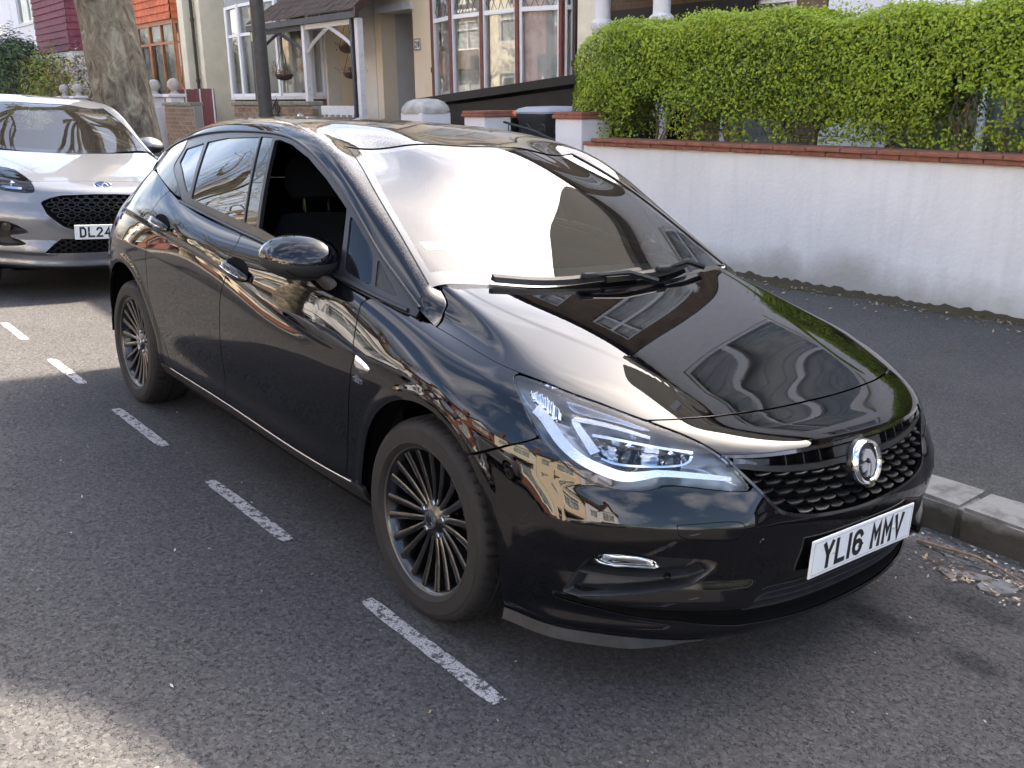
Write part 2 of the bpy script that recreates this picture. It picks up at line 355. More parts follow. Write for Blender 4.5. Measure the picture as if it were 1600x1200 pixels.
def poly_sd(poly, X, Y):
    """signed distance, positive inside"""
    poly = np.array(poly, float); n = len(poly); sh = X.shape; x = X.ravel(); y = Y.ravel()
    d = np.full(x.shape, 1e9); ins = np.zeros(x.shape, bool)
    for i in range(n):
        a = poly[i]; b = poly[(i+1) % n]; e = b-a; L = e@e
        if L < 1e-14: continue
        k = np.clip(((x-a[0])*e[0]+(y-a[1])*e[1])/L, 0, 1)
        d = np.minimum(d, np.hypot(x-a[0]-k*e[0], y-a[1]-k*e[1]))
        if a[1] != b[1]:
            c = ((a[1] > y) != (b[1] > y)) & (x < (b[0]-a[0])*(y-a[1])/(b[1]-a[1])+a[0]); ins ^= c
    return np.where(ins, d, -d).reshape(sh)
def cut_patch(P, N, F, flange=.014):
    """clip a surface grid by the field F > 0; returns verts, normals, faces (outward for +w)"""
    V = []; NN = []; faces = []; vid = {}
    pos = F > 0
    def gv(i, j):
        k = (i, j)
        if k not in vid: vid[k] = len(V); V.append(P[i, j]); NN.append(N[i, j])
        return vid[k]
    def ev(a, b):
        k = (a, b) if a < b else (b, a)
        if k not in vid:
            f0, f1 = F[k[0]], F[k[1]]; s = f0/(f0-f1); vid[k] = len(V)
            V.append(P[k[0]]*(1-s)+P[k[1]]*s); n = N[k[0]]*(1-s)+N[k[1]]*s; NN.append(n/np.linalg.norm(n))
        return vid[k]
    anyp = pos[:-1, :-1] | pos[1:, :-1] | pos[1:, 1:] | pos[:-1, 1:]
    allp = pos[:-1, :-1] & pos[1:, :-1] & pos[1:, 1:] & pos[:-1, 1:]
    for i, j in np.argwhere(anyp):
        i = int(i); j = int(j); c = [(i, j), (i+1, j), (i+1, j+1), (i, j+1)]
        if allp[i, j]: faces.append([gv(*q) for q in c]); continue
        out = []
        for k in range(4):
            a, b = c[k], c[(k+1) % 4]
            if pos[a]: out.append(gv(*a))
            if pos[a] != pos[b]: out.append(ev(a, b))
        if len(out) > 2: faces.append(out)
    if flange:
        ed = {}
        for f in faces:
            for k in range(len(f)): ed[(f[k], f[(k+1) % len(f)])] = 1
        bnd = [e for e in ed if (e[1], e[0]) not in ed and not (abs(V[e[0]][1]) < 1e-5 and abs(V[e[1]][1]) < 1e-5)]
        out = {}
        for a, b in bnd:
            e = V[b]-V[a]; n = np.cross(e, NN[a]); l = np.linalg.norm(n)
            if l < 1e-12: continue
            for q in (a, b): out[q] = out.get(q, 0)+n/l
        d1 = {}; 
        for q, n in out.items():
            n = n/(np.linalg.norm(n)+1e-9)
            d1[q] = len(V); nn = n+NN[q]; V.append(V[q]+0*n); NN.append(nn/np.linalg.norm(nn))
            V.append(V[q]+n*.0008-NN[q]*.0012); NN.append(n)
            V.append(V[q]+n*.0008-NN[q]*flange); NN.append(n)
        for a, b in bnd:
            if a in d1 and b in d1:
                A, B = d1[a], d1[b]; faces.append([b, a, A+1, B+1]); faces.append([B+1, A+1, A+2, B+2])
    return V, NN, faces
def emit(name, V, N, F, m, parent, side):
    """side -1 right, +1 left, 0 both halves in one mesh"""
    if side == 0:
        k = len(V); V2 = [(v[0], v[1], v[2]) for v in V]+[(v[0], -v[1], v[2]) for v in V]
        N2 = [(n[0], n[1], n[2]) for n in N]+[(n[0], -n[1], n[2]) for n in N]; F2 = F+[[i+k for i in f[::-1]] for f in F]
    else:
        V2 = [(v[0], side*v[1], v[2]) for v in V]; N2 = [(n[0], side*n[1], n[2]) for n in N]; F2 = F if side > 0 else [f[::-1] for f in F]
    return mesh_obj(name, V2, F2, m, parent, normals=N2)
UU, TT = np.meshgrid(US_, TS_, indexing='ij')
GAP = .0030
HL = chaikin([(1.1648,.8782),(1.1764,.8406),(1.1556,.8087),(1.0821,.7389),(1.0206,.6777),(.9681,.6354),(.9187,.6047),(.8587,.5821),(.7962,.5731),(.7024,.5753),(.6734,.5898),(.6188,.5878),(.5275,.5782),(.44,.5713),(.4287,.5769),(.477,.6263),(.5178,.6889),(.5909,.7465),(.685,.7906),(.8229,.8449),(1.0137,.8926)], 2)
GR = [(-.2,.681),(.0564,.6799),(.2245,.6742),(.3631,.671),(.46,.673),(.50,.678),(.5047,.672),(.4683,.6185),(.389,.5517),(.3595,.529),(.3283,.5185),(.2275,.5038),(.0631,.4933),(-.2,.4925)]
FOG = chaikin([(.93,.205),(.9148,.2496),(.876,.4076),(.8404,.4364),(.7282,.4416),(.6252,.4384),(.53,.431),(.5045,.4095),(.564,.3218),(.60,.305),(.7156,.27),(.851,.236),(.918,.222)], 1)
LOW = [(-.2,.285),(.2565,.279),(.374,.2819),(.4152,.217),(.4547,.1951),(.60,.203),(.7789,.2125),(.90,.225),(.9515,.185),(.7306,.1558),(.5851,.1483),(.4125,.1313),(.2,.126),(-.2,.125)]
BONNET = [(-.2,.819),(.1891,.8145),(.3666,.814),(.525,.8095),(.64,.797),(.685,.7906),(.8229,.8449),(1.0137,.8926),(1.1,.893),(1.163,.8853),(1.4182,.8419),(1.5473,.8129),(1.605,.8045),(1.628,.93),(1.634,1.1),(1.615,1.362),(1.575,1.5),(1.525,1.545),(1.2,1.547),(-.2,1.547)]
BUMP = [(-.2,-.02),(1.35,-.02),(1.30,.50),(1.2479,.5289),(1.1448,.5885),(1.026,.6721),(.95,.75),(.8,.785),(.685,.7906),(.64,.797),(.525,.8095),(.3666,.814),(.1891,.8145),(-.2,.819)]
WING = [(1.30,.49),(1.2479,.5289),(1.1448,.5885),(1.026,.6721),(1.05,.75),(1.13,.84),(1.163,.8853),(1.4182,.8419),(1.5473,.8129),(1.6102,.8036),(1.656,.8054),(1.72,.80),(1.80,.775),(1.90,.748),(1.925,.71),(1.916,.6772),(1.8785,.5468),(1.90,.43),(1.9138,.3816),(1.957,.2408),(1.962,.118),(1.3,.118)]
FDOOR = [(1.962,.122),(1.957,.2408),(1.9138,.3816),(1.90,.43),(1.8785,.5468),(1.916,.6772),(1.925,.71),(1.905,.738),(2.876,.738),(2.8543,.70),(2.8697,.6367),(2.8878,.549),(2.9502,.4367),(2.985,.34),(2.9944,.2891),(2.995,.122)]
RDOOR = [(2.995,.122),(2.9944,.2891),(2.985,.34),(2.9502,.4367),(2.8878,.549),(2.8697,.6367),(2.8543,.70),(2.876,.738),(3.60,.738),(3.735,.738),(3.7688,.6827),(3.7742,.6418),(3.7741,.5826),(3.7792,.5079),(3.8036,.4539),(3.8036,.3844),(3.7565,.2975),(3.6533,.1705),(3.60,.122)]
QUART = [(3.60,.118),(3.6533,.1705),(3.7565,.2975),(3.8036,.3844),(3.8036,.4539),(3.7792,.5079),(3.7741,.5826),(3.7742,.6418),(3.7688,.6827),(3.735,.738),(4.60,.738),(4.62,.66),(4.45,.62),(4.45,.50),(4.60,.46),(4.60,.118)]
TAIL = [(4.452,.50),(4.452,.62),(4.622,.66),(4.98,.65),(5.0,.53),(4.7,.48),(4.60,.462)]
TAILGATE = [(4.622,.66),(4.98,.65),(5.0,.53),(4.98,.47),(5.8,.47),(5.8,.738),(4.60,.738)]
RBUMP = [(4.602,.10),(4.602,.455),(4.7,.47),(4.98,.465),(5.8,.465),(5.8,.0),(4.602,0)]
SILLP = [(1.30,-.02),(1.30,.114),(4.0,.114),(4.0,-.02)]
FUELFLAP = None
def arch_field(P):
    a = []
    for c in (ARCH_F, ARCH_R):
        z = np.maximum(P[..., 2]-c[1], 0.)
        a.append(np.where(P[..., 1] > .5, np.hypot(P[..., 0]-c[0], z)-c[2], 1.))
    return np.minimum(a[0], a[1])
ARCHF = arch_field(BP)
def sd(p): return poly_sd(p, UU, TT)
sd_hl, sd_gr, sd_fog, sd_low = sd(HL), sd(GR), sd(FOG), sd(LOW)
# ---- materials
def paint_mat(name, col, metal=.0, rough=.35, dust_refl=.0, dcol=(.42, .36, .27)):
    m = bpy.data.materials.new(name); m.use_nodes = True; nt = m.node_tree; b = nt.nodes['Principled BSDF']; MATS[name] = m
    t = nd(nt, 'ShaderNodeTexCoord')
    fl = nd(nt, 'ShaderNodeTexNoise', Scale=900., Detail=1.); nt.links.new(t.outputs['Object'], fl.inputs['Vector'])
    mx = nd(nt, 'ShaderNodeMixRGB'); mx.inputs[1].default_value = rgba(tuple(c*.6 for c in col)); mx.inputs[2].default_value = rgba(tuple(c*1.5 for c in col)); nt.links.new(fl.outputs['Fac'], mx.inputs[0])
    last = mx.outputs[0]
    n = nd(nt, 'ShaderNodeTexNoise', Scale=3.2, Detail=9., Roughness=.72); nt.links.new(t.outputs['Object'], n.inputs['Vector'])
    n3 = nd(nt, 'ShaderNodeTexNoise', Scale=140., Detail=3., Roughness=.7); nt.links.new(t.outputs['Object'], n3.inputs['Vector'])
    mr = nd(nt, 'ShaderNodeMapRange'); mr.inputs['From Min'].default_value = .30; mr.inputs['From Max'].default_value = .78; mr.inputs['To Max'].default_value = dust_refl*1.6
    nt.links.new(n.outputs['Fac'], mr.inputs['Value'])
    ml = nd(nt, 'ShaderNodeMath', operation='MULTIPLY'); nt.links.new(mr.outputs[0], ml.inputs[0])
    r2 = nd(nt, 'ShaderNodeMapRange'); r2.inputs['From Min'].default_value = .35; r2.inputs['From Max'].default_value = .65; nt.links.new(n3.outputs['Fac'], r2.inputs['Value']); nt.links.new(r2.outputs[0], ml.inputs[1])
    # dusting, and on the roof painted-in reflection, lies on faces that look up
    ge = nd(nt, 'ShaderNodeNewGeometry'); sx = nd(nt, 'ShaderNodeSeparateXYZ'); nt.links.new(ge.outputs['Normal'], sx.inputs[0])
    up = nd(nt, 'ShaderNodeMapRange'); up.inputs['From Min'].default_value = .78; up.inputs['From Max'].default_value = .98; up.inputs['To Min'].default_value = .01; nt.links.new(sx.outputs['Z'], up.inputs['Value'])
    m3 = nd(nt, 'ShaderNodeMath', operation='MULTIPLY'); nt.links.new(ml.outputs[0], m3.inputs[0]); nt.links.new(up.outputs[0], m3.inputs[1])
    md = nd(nt, 'ShaderNodeMixRGB'); nt.links.new(m3.outputs[0], md.inputs[0]); nt.links.new(last, md.inputs[1]); md.inputs[2].default_value = rgba(dcol)
    nt.links.new(md.outputs[0], b.inputs['Base Color']); b.inputs['Specular IOR Level'].default_value = .0 if max(col) < .05 else .3
    b.inputs['Roughness'].default_value = rough; b.inputs['Metallic'].default_value = metal; b.inputs['Coat Weight'].default_value = 1.0; b.inputs['Coat IOR'].default_value = 1.55
    cr_ = nd(nt, 'ShaderNodeMapRange'); cr_.inputs['To Min'].default_value = .012; cr_.inputs['To Max'].default_value = .10; nt.links.new(m3.outputs[0], cr_.inputs['Value']); nt.links.new(cr_.outputs[0], b.inputs['Coat Roughness'])
    # very slight orange peel
    op = nd(nt, 'ShaderNodeTexNoise', Scale=90., Detail=1.); nt.links.new(t.outputs['Object'], op.inputs['Vector'])
    bp = nd(nt, 'ShaderNodeBump', Strength=.006, Distance=.002); nt.links.new(op.outputs['Fac'], bp.inputs['Height']); nt.links.new(bp.outputs[0], b.inputs['Coat Normal'])
    return m
M_PAINT = paint_mat('black_car_paint', (.0009, .0011, .0020), metal=.0, rough=.5, dust_refl=.008)
M_PAINT_ROOF = paint_mat('black_roof_paint', (.0012, .0014, .0022), metal=.0, rough=.5, dust_refl=.75)  # beige dusting, made heavy to stand in for the cream house's reflection
M_SATIN = mat('satin_black_trim', (.007, .007, .008), rough=.38, bump=.05, bscale=300, dist=.001)
M_TRIM = mat('grey_black_window_trim', (.014, .014, .016), rough=.3, var=.3, vscale=20)
M_GLOSSB = mat('gloss_black_trim', (.006, .006, .007), rough=.12, coat=1., coat_r=.02)
M_PLAST = mat('rough_black_plastic', (.011, .011, .012), rough=.62, bump=.15, bscale=500, dist=.0006, var=.3, vscale=15)
M_FOGP = mat('grained_grey_black_plastic', (.026, .026, .029), rough=.5, bump=.15, bscale=500, dist=.0006, var=.3, vscale=15)
M_GREYPLAST = mat('scuffed_grey_plastic', (.022, .0225, .024), rough=.6, var=.5, vscale=18, bump=.1, bscale=200, dist=.001)
M_VOID = mat('dark_cavity', (.004, .004, .004), rough=.9, spec=.1)
M_CHROME = mat('bright_chrome', (.85, .86, .88), rough=.06, metal=1.)
M_DULLCHROME = mat('satin_metal', (.5, .5, .52), rough=.25, metal=1.)
M_GLASS = glass_mat('car_windscreen_glass', (.66, .76, .71), refl=1.35, dirt=.02)
M_GLASSC = glass_mat('clear_lens', (.92, .94, .95), refl=1.0)
M_TINT = glass_mat('tinted_window_glass', (.035, .04, .04), refl=1.9)
M_RUBBER = mat('tyre_rubber', (.0095, .0085, .008), rough=.75, var=.35, vscale=14, bump=.12, bscale=160, dist=.001, col2=(.018, .015, .013), mask=(.45, .75))
M_RIM = mat('gloss_black_alloy', (.004, .004, .004), rough=.3, coat=.8, coat_r=.08)
M_RIMEDGE = mat('machined_edge_highlight', (.10, .10, .10), rough=.35, metal=.7)  # machined edges, their highlight lines put into the colour
M_DISC = mat('brake_disc_steel', (.25, .24, .23), rough=.35, metal=1., var=.4, vscale=30)
M_WHITE = mat('number_plate_white', (.74, .75, .74), rough=.35, var=.05, vscale=30)
M_BLACKINK = mat('number_plate_black', (.012, .012, .013), rough=.45)
M_REDLENS = mat('red_lamp_lens', (.35, .012, .012), rough=.08, coat=1., coat_r=.02)
M_SEAT = mat('dark_seat_cloth', (.012, .012, .013), rough=.9, bump=.2, bscale=250, dist=.001)

def build_hatchback():
    car = empty('black_hatchback', (0, 0, 0)); 
    tag(car, 'glossy black five-door hatchback parked in the foreground bay with its front window open', 'car')
    def panel(name, F, side, m=M_PAINT, parent=car, P=BP, N=BN, flange=.014):
        return emit(name, *cut_patch(P, N, F, flange), m, parent, side)
    # ---- shell behind the gaps
    Pin = BP-BN*.020
    Fin = np.minimum.reduce([ARCHF-.002, -sd_hl-.004, -sd_gr-.004, -sd_fog-.004, -sd_low-.004, sd([(-.3,.01),(6,.01),(6,.80),(1.9,.80),(1.75,1.54),(-.3,1.54)])])
    V, N, F = cut_patch(Pin, BN, Fin, 0); emit('inner_shell', V, N, F, M_VOID, car, 0)
    # ---- painted panels
    bump = panel('front_bumper', np.minimum.reduce([sd(BUMP)-GAP, -sd_hl-GAP, -sd_gr-.0005, -sd_fog-.0005, -sd_low-.0005, ARCHF]), 0, flange=.018)
    panel('bonnet', np.minimum(sd(BONNET)-GAP, -sd_hl-GAP), 0, flange=.02)
    for side in (-1, 1):
        wing = panel('front_wing', np.minimum.reduce([sd(WING)-GAP, -sd_hl-GAP, ARCHF]), side, flange=.02)
        fd = panel('front_door', sd(FDOOR)-GAP, side)
        rd = panel('rear_door', np.minimum(sd(RDOOR)-GAP, ARCHF-.0), side)
        qp = panel('quarter_panel', np.minimum(sd(QUART)-GAP, ARCHF), side, flange=.02)
        panel('tail_lamp', sd(TAIL)-GAP, side, M_REDLENS)
        sl = panel('sill', np.minimum(sd(SILLP), ARCHF), side, M_PLAST)
        # metal strip put in for the highlight along the sill crease
        mb = MB(); ed = [S(u, .117, .002, side)[0] for u in np.linspace(1.93, 3.63, 40)]; mb.tube(ed, .0035, 6); mb.build('sill_strip', M_DULLCHROME, car, smooth=True)
        for (d, pts) in ((fd, ((2.892, .602), (2.66, .612))), (rd, ((3.72, .602), (3.487, .600)))):
            door_handle(d, pts, side)
        # chrome insert and script on the wing
        poly = chaikin([(1.872, .571), (1.851, .570), (1.782, .520), (1.777, .497), (1.79, .477), (1.8365, .474), (1.872, .486)], 2)
        u0, u1, t0, t1 = 1.76, 1.90, .46, .59
        us2, ts2 = np.arange(u0, u1, .004), np.arange(t0, t1, .003); X, Y = np.meshgrid(us2, ts2, indexing='ij')
        P2 = bil(BP, US_, TS_, us2, ts2); N2 = bil(BN, US_, TS_, us2, ts2); f = poly_sd(poly, X, Y)
        P2 = P2+N2*(.001+.006*np.sqrt(np.clip(f/.02, 0, 1)))[..., None]
        emit('chrome_insert', *cut_patch(P2, normals(P2), f, .006), M_CHROME, wing, side)
    panel('tailgate', sd(TAILGATE)-GAP, 0)
    panel('rear_bumper', np.minimum(sd(RBUMP)-GAP, ARCHF), 0)
    # ---- roof with the screen pillars
    gu = np.unique(np.concatenate([np.linspace(0, 2.93, 190), [1.0]])); gt = np.unique(np.concatenate([np.linspace(0, .72, 70), [.13]]))
    GP = gh_grid(gu, gt); GP[:, -1, 1] = 0; GN = normals(GP); GN[:, -1, 1] = 0; GN /= np.linalg.norm(GN, axis=-1, keepdims=True)
    GU, GTm = np.meshgrid(gu, gt, indexing='ij')
    rf = np.maximum(GU-1.004, np.minimum(.128-GTm, GU-.015)); rf = np.minimum(rf, np.minimum(GTm-.004, 2.925-GU))
    # soft gutter beside the roof panel
    dd = np.where(GU > 9.92, -.006*np.exp(-((GTm-.128)/.006)**2)*sstep(.92, 1.05, GU), 0)
    panel('roof', rf, 0, M_PAINT_ROOF, P=GP+GN*dd[..., None], N=normals(GP+GN*dd[..., None])*1.0, flange=.012)
    wsf = np.minimum.reduce([GTm-.1315, .9985-GU, GU-.0])
    frit = np.minimum.reduce([GTm-.165, .965-GU, GU-.075])
    GPi = GP-GN*.004
    panel('windscreen_border', np.minimum(wsf, -frit), 0, M_GLOSSB, P=GPi, N=GN, flange=.004)
    panel('windscreen', frit, 0, M_GLASS, P=GPi, N=GN, flange=0)
    for side in (-1, 1):
        mb = MB(); e = [Vector(q) for q in bil(GP-GN*.001, gu, gt, np.linspace(.02, .99, 40), np.array([.1305]))[:, 0]]
        for q in e: q.y *= side
        mb.tube(e, .0035, 5); mb.build('screen_seal', M_SATIN, car, smooth=True)
    # ---- foot of each screen pillar, running down to the bonnet edge
    be = chaikin([(1.622,.808),(1.632,.93),(1.638,1.1),(1.619,1.362),(1.579,1.503),(1.53,1.548)], 2, False); ld = np.concatenate([[0], np.cumsum([np.linalg.norm(np.array(S(*be[i+1])[0])-np.array(S(*be[i])[0])) for i in range(len(be)-1)])]); ld /= ld[-1]
    for side in (-1, 1):
        rows = []; ss = np.linspace(0, 1, 24)
        A = bil(GP, gu, gt, np.array([.10, .03, .016]), .0045+(.1275-.0045)*ss)
        for q in range(24):
            bu = np.interp(ss[q], ld, [p_[0] for p_ in be]); bt = np.interp(ss[q], ld, [p_[1] for p_ in be]); B = np.array(S(bu+.004, bt, .0, 1)[0])
            a1, a0 = A[2, q], A[1, q]; tg = (a1-A[0, q]); tg = tg/np.linalg.norm(tg)*np.linalg.norm(B-a1); r_ = []
            for k in np.linspace(0, 1, 7):
                h1, h2, h3 = 2*k**3-3*k*k+1, k**3-2*k*k+k, -2*k**3+3*k*k; p_ = a1*h1+tg*h2+B*h3; r_.append((p_[0], side*p_[1], p_[2]))
            r_.append((B[0]+.006, side*(B[1]-.010), B[2]-.022)); rows.append(r_)
        MB().grid(rows if side < 0 else rows[::-1]).build('pillar_foot', M_PAINT, car, smooth=True, angle=R(70))
    # ---- tailgate glass
    rows = []
    top = bil(GP, gu, gt, np.array([2.925]), np.linspace(0, .72, 16))[0]
    bot = bil(BP, US_, TS_, np.linspace(4.60, 5.57, 16), np.array([.738]))[:, 0]
    for k in range(9):
        a = k/8; rows.append([tuple(np.array(t)*(1-a)+np.array(b)*a-np.array((.04*math.sin(math.pi*a), 0, 0))) for t, b in zip(top, bot)])
    full = [[(p[0], -p[1], p[2]) for p in r]+[p for p in r[::-1]][1:] for r in rows]
    MB().grid(full).build('rear_window', M_GLOSSB, car, smooth=True)
    # ---- side glass surface (x, z)
    gx = np.linspace(-.12, -3.0, 330); gz = np.linspace(.86, 1.44, 90); GXX, GZZ = np.meshgrid(gx, gz, indexing='ij')
    def sideP(off):
        w = side_w(GXX, GZZ); P = np.stack([GXX, w, GZZ], -1); n = np.cross(np.gradient(P, axis=0), np.gradient(P, axis=1))
        n /= np.linalg.norm(n, axis=-1, keepdims=True); return P+n*off, n
    GUT = [(-2.736,1.272),(-2.584,1.315),(-2.278,1.368),(-1.955,1.396),(-1.575,1.407),(-1.337,1.405),(-1.179,1.386),(-1.019,1.341),(-.854,1.272),(-.698,1.190),(-.60,1.132),(-.459,1.049),(-.32,.983),(-.20,.926)]
    FRAME = [(-2.053,1.090),(-2.204,1.157),(-2.34,1.205),(-2.363,1.228),(-2.36,1.30)]+[(-2.40,1.345)]+GUT[2:]+[(-.195,.905),(-.229,.908),(-.42,.930),(-.60,.954),(-1.19,1.000),(-1.459,1.017),(-2.0,1.073)]
    OPEN = [(-1.262,1.054),(-1.372,1.381),(-1.33,1.386),(-1.217,1.372),(-1.059,1.331),(-.904,1.270),(-.788,1.214),(-.722,1.180),(-.712,1.163),(-.622,.985),(-.635,.981),(-.855,1.003),(-1.054,1.03)]
    QG = [(-.690,1.160),(-.66,1.148),(-.503,1.058),(-.492,1.045),(-.443,.970),(-.45,.963),(-.585,.985),(-.60,.992)]
    SAIL = [(-.474,1.046),(-.30,.945),(-.42,.963)]
    RG = [(-2.090,1.344),(-1.872,1.371),(-1.527,1.388),(-1.406,1.062),(-1.43,1.062),(-1.965,1.104)]
    BPL = [(-1.515,1.390),(-1.40,1.392),(-1.283,1.053),(-1.395,1.060)]
    RQ = [(-2.335,1.302),(-2.125,1.338),(-1.995,1.115),(-2.046,1.127),(-2.222,1.208),(-2.315,1.24)]
    fx = lambda p: poly_sd(p, GXX, GZZ)
    holes = [fx(p) for p in (OPEN, QG, SAIL, RG, BPL, RQ)]
    P0, N0 = sideP(-.002); P1, N1 = sideP(-.007); P2, N2 = sideP(0.)
    CP = [(-2.053,1.094),(-2.204,1.161),(-2.34,1.209),(-2.367,1.23),(-2.364,1.30),(-2.40,1.346),(-2.584,1.313),(-2.736,1.270),(-2.95,1.20),(-2.92,1.145),(-2.66,1.184),(-2.40,1.148),(-2.15,1.104)]
    for side in (-1, 1):
        panel('window_frame', np.minimum.reduce([fx(FRAME)]+[-h for h in holes]), side, M_TRIM, P=P0, N=N0, flange=.016)
        panel('rear_pillar', fx(CP)-GAP, side, M_PAINT, P=P2, N=N2)
        panel('centre_pillar', holes[4]-.001, side, M_GLOSSB, P=P1, N=N1, flange=0)
        panel('mirror_sail', holes[2]-.001, side, M_GREYPLAST, P=P1, N=N1, flange=0)
        panel('quarter_light', holes[1]+.002, side, M_GLASSC if side < 0 else M_TINT, P=P1, N=N1, flange=0)
        panel('rear_door_window', holes[3]+.002, side, M_TINT, P=P1, N=N1, flange=0)
        panel('rear_quarter_window', holes[5]+.002, side, M_TINT, P=P1, N=N1, flange=0)
        if side > 0: panel('front_door_window', holes[0]+.002, side, M_GLASS, P=P1, N=N1, flange=0)
        # gutter seal
        mb = MB(); mb.tube([(x, side*(side_w(x, z)+.0), z+.002) for x, z in [tuple(q) for q in chaikin(GUT, 2, False)]], .006, 6); mb.build('roof_seal', M_SATIN, car, smooth=True)
        # belt moulding
        bl = chaikin([(-2.06,1.083),(-1.459,1.028),(-1.19,1.011),(-.60,.964),(-.42,.941),(-.235,.916)], 2, False)
        mb = MB(); mb.tube([(x, side*(side_w(x, z)+.001), z) for x, z in bl], .008, 6); mb.build('belt_moulding', M_TRIM, car, smooth=True)
    details_front(car, bump)
    details_misc(car)
    interior(car)
    for (x, y) in ((FAXLE, -1), (FAXLE, 1), (RAXLE, -1), (RAXLE, 1)):
        wheel(car, x, y)
    # underbody and wheel housings
    mb = MB(); mb.bb(-3.2, .55, -.62, .62, .17, .42); mb.bb(-2.2, -.42, -.80, .80, .19, .32); mb.build('underbody', M_VOID, car)
    for x, c in ((FAXLE, ARCH_F), (RAXLE, ARCH_R)):
        for s in (-1, 1):
            mb = MB(); n = 28; rr = c[2]+.012
            rows = [[(c[0]+rr*math.cos(a), s*w, c[1]+rr*math.sin(a)) for a in np.linspace(R(-6), R(186), n)] for w in (.58, .70, .80, .868)]
            mb.grid(rows); mb.build('arch_liner', M_VOID, car, smooth=True)
    return car

def door_handle(door, pts, side):
    (ua, ta), (ub, tb) = pts; um, tm = (ua+ub)/2, (ta+tb)/2
    # pocket: dark bowl lying in the skin
    c, n = S(um, tm, 0, side); a, _ = S(ua, ta, 0, side); b, _ = S(ub, tb, 0, side); ax = (b-a).normalized(); L = (b-a).length
    upv = n.cross(ax).normalized()*( 1 if side < 0 else -1)
    if upv.z < 0: upv = -upv
    rows = []
    for r, off in ((1.0, .0015), (.9, .0012), (.6, .0008), (0.02, .0006)):
        ring = []
        for k in range(28):
            th = 2*math.pi*k/28; du = .125*r*math.cos(th); dt = .030*r*math.sin(th)+.004
            uu = um+.095*r*math.cos(th)*(1 if ub > ua else 1); tt = tm+.010+.034*r*math.sin(th)+(tb-ta)/(ub-ua)*(uu-um)
            ring.append(S(uu, tt, off, side)[0])
        rows.append(ring)
    MB().grid(rows, True).build('handle_pocket', M_VOID, door, smooth=True)
    # grip: flattened bar
    mb = MB(); path = []; rad = []
    for k in range(15):
        q = k/14; uu = ua+(ub-ua)*q; tt = ta+(tb-ta)*q-.004
        p, nn = S(uu, tt, .010+.022*math.sin(math.pi*q)**.6, side); path.append(p); rad.append((.010+.013*math.sin(math.pi*q)**.5))
    V = []; m = 12
    for p, r in zip(path, rad):
        for k in range(m):
            th = 2*math.pi*k/m; V.append(p+upv*(r*math.cos(th))+n*(r*.42*math.sin(th)))
    F = [(i*m+k, i*m+(k+1) % m, (i+1)*m+(k+1) % m, (i+1)*m+k) for i in range(14) for k in range(m)]+[tuple(range(m)), tuple(14*m+k for k in range(m))]
    h = MB().add(V, F).build('door_handle', M_PAINT, door, smooth=True)
    mb = MB(); mb.tube([path[k]+n*rad[k]*.42-upv*.004 for k in range(2, 13)], .0022, 5); mb.build('handle_strip', M_CHROME, door, smooth=True)

def ribbon(mb, pts, off0, off1, w0, side=-1, wz=None):
    """bar following a (u, t) path, raised from off0 to off1 along the surface normal; w0 = half width (t direction)"""
    pts = chaikin(pts, 2, False); rows = []
    for i, (u, t) in enumerate(pts):
        a = pts[min(i+1, len(pts)-1)]-pts[max(i-1, 0)]; a = a/np.linalg.norm(a); nrm = np.array((-a[1], a[0]))
        w = w0 if not callable(w0) else w0(i/(len(pts)-1))
        q0 = np.array((u, t))+nrm*w; q1 = np.array((u, t))-nrm*w
        rows.append([S(q0[0], q0[1], off0, side)[0], S(q0[0], q0[1], off1, side)[0], S(q1[0], q1[1], off1, side)[0], S(q1[0], q1[1], off0, side)[0]])
    mb.grid(rows, True); k = len(mb.V); n = len(rows)
    mb.F.append((k-4, k-3, k-2, k-1)); mb.F.append(tuple(k-4*n+j for j in (3, 2, 1, 0)))
    return mb
def subpatch(poly, off, du=.006, dt=.005, flange=.0, pad=.02, offf=None, P_=None):
    poly = [tuple(p) for p in poly]
    u0, u1 = max(0, min(p[0] for p in poly)-pad), max(p[0] for p in poly)+pad; t0, t1 = min(p[1] for p in poly)-pad, max(p[1] for p in poly)+pad
    us2, ts2 = np.arange(u0, u1, du), np.arange(max(0, t0), t1, dt); X, Y = np.meshgrid(us2, ts2, indexing='ij')
    f = poly_sd(poly, X, Y); P2 = bil(BP, US_, TS_, us2, ts2); N2 = bil(BN, US_, TS_, us2, ts2); N2 = N2/np.linalg.norm(N2, axis=-1, keepdims=True)
    o = off if offf is None else offf(f, X, Y); P2 = P2+N2*(o if np.isscalar(o) else o[..., None])
    return cut_patch(P2, N2 if offf is None else normals(P2), f, flange)

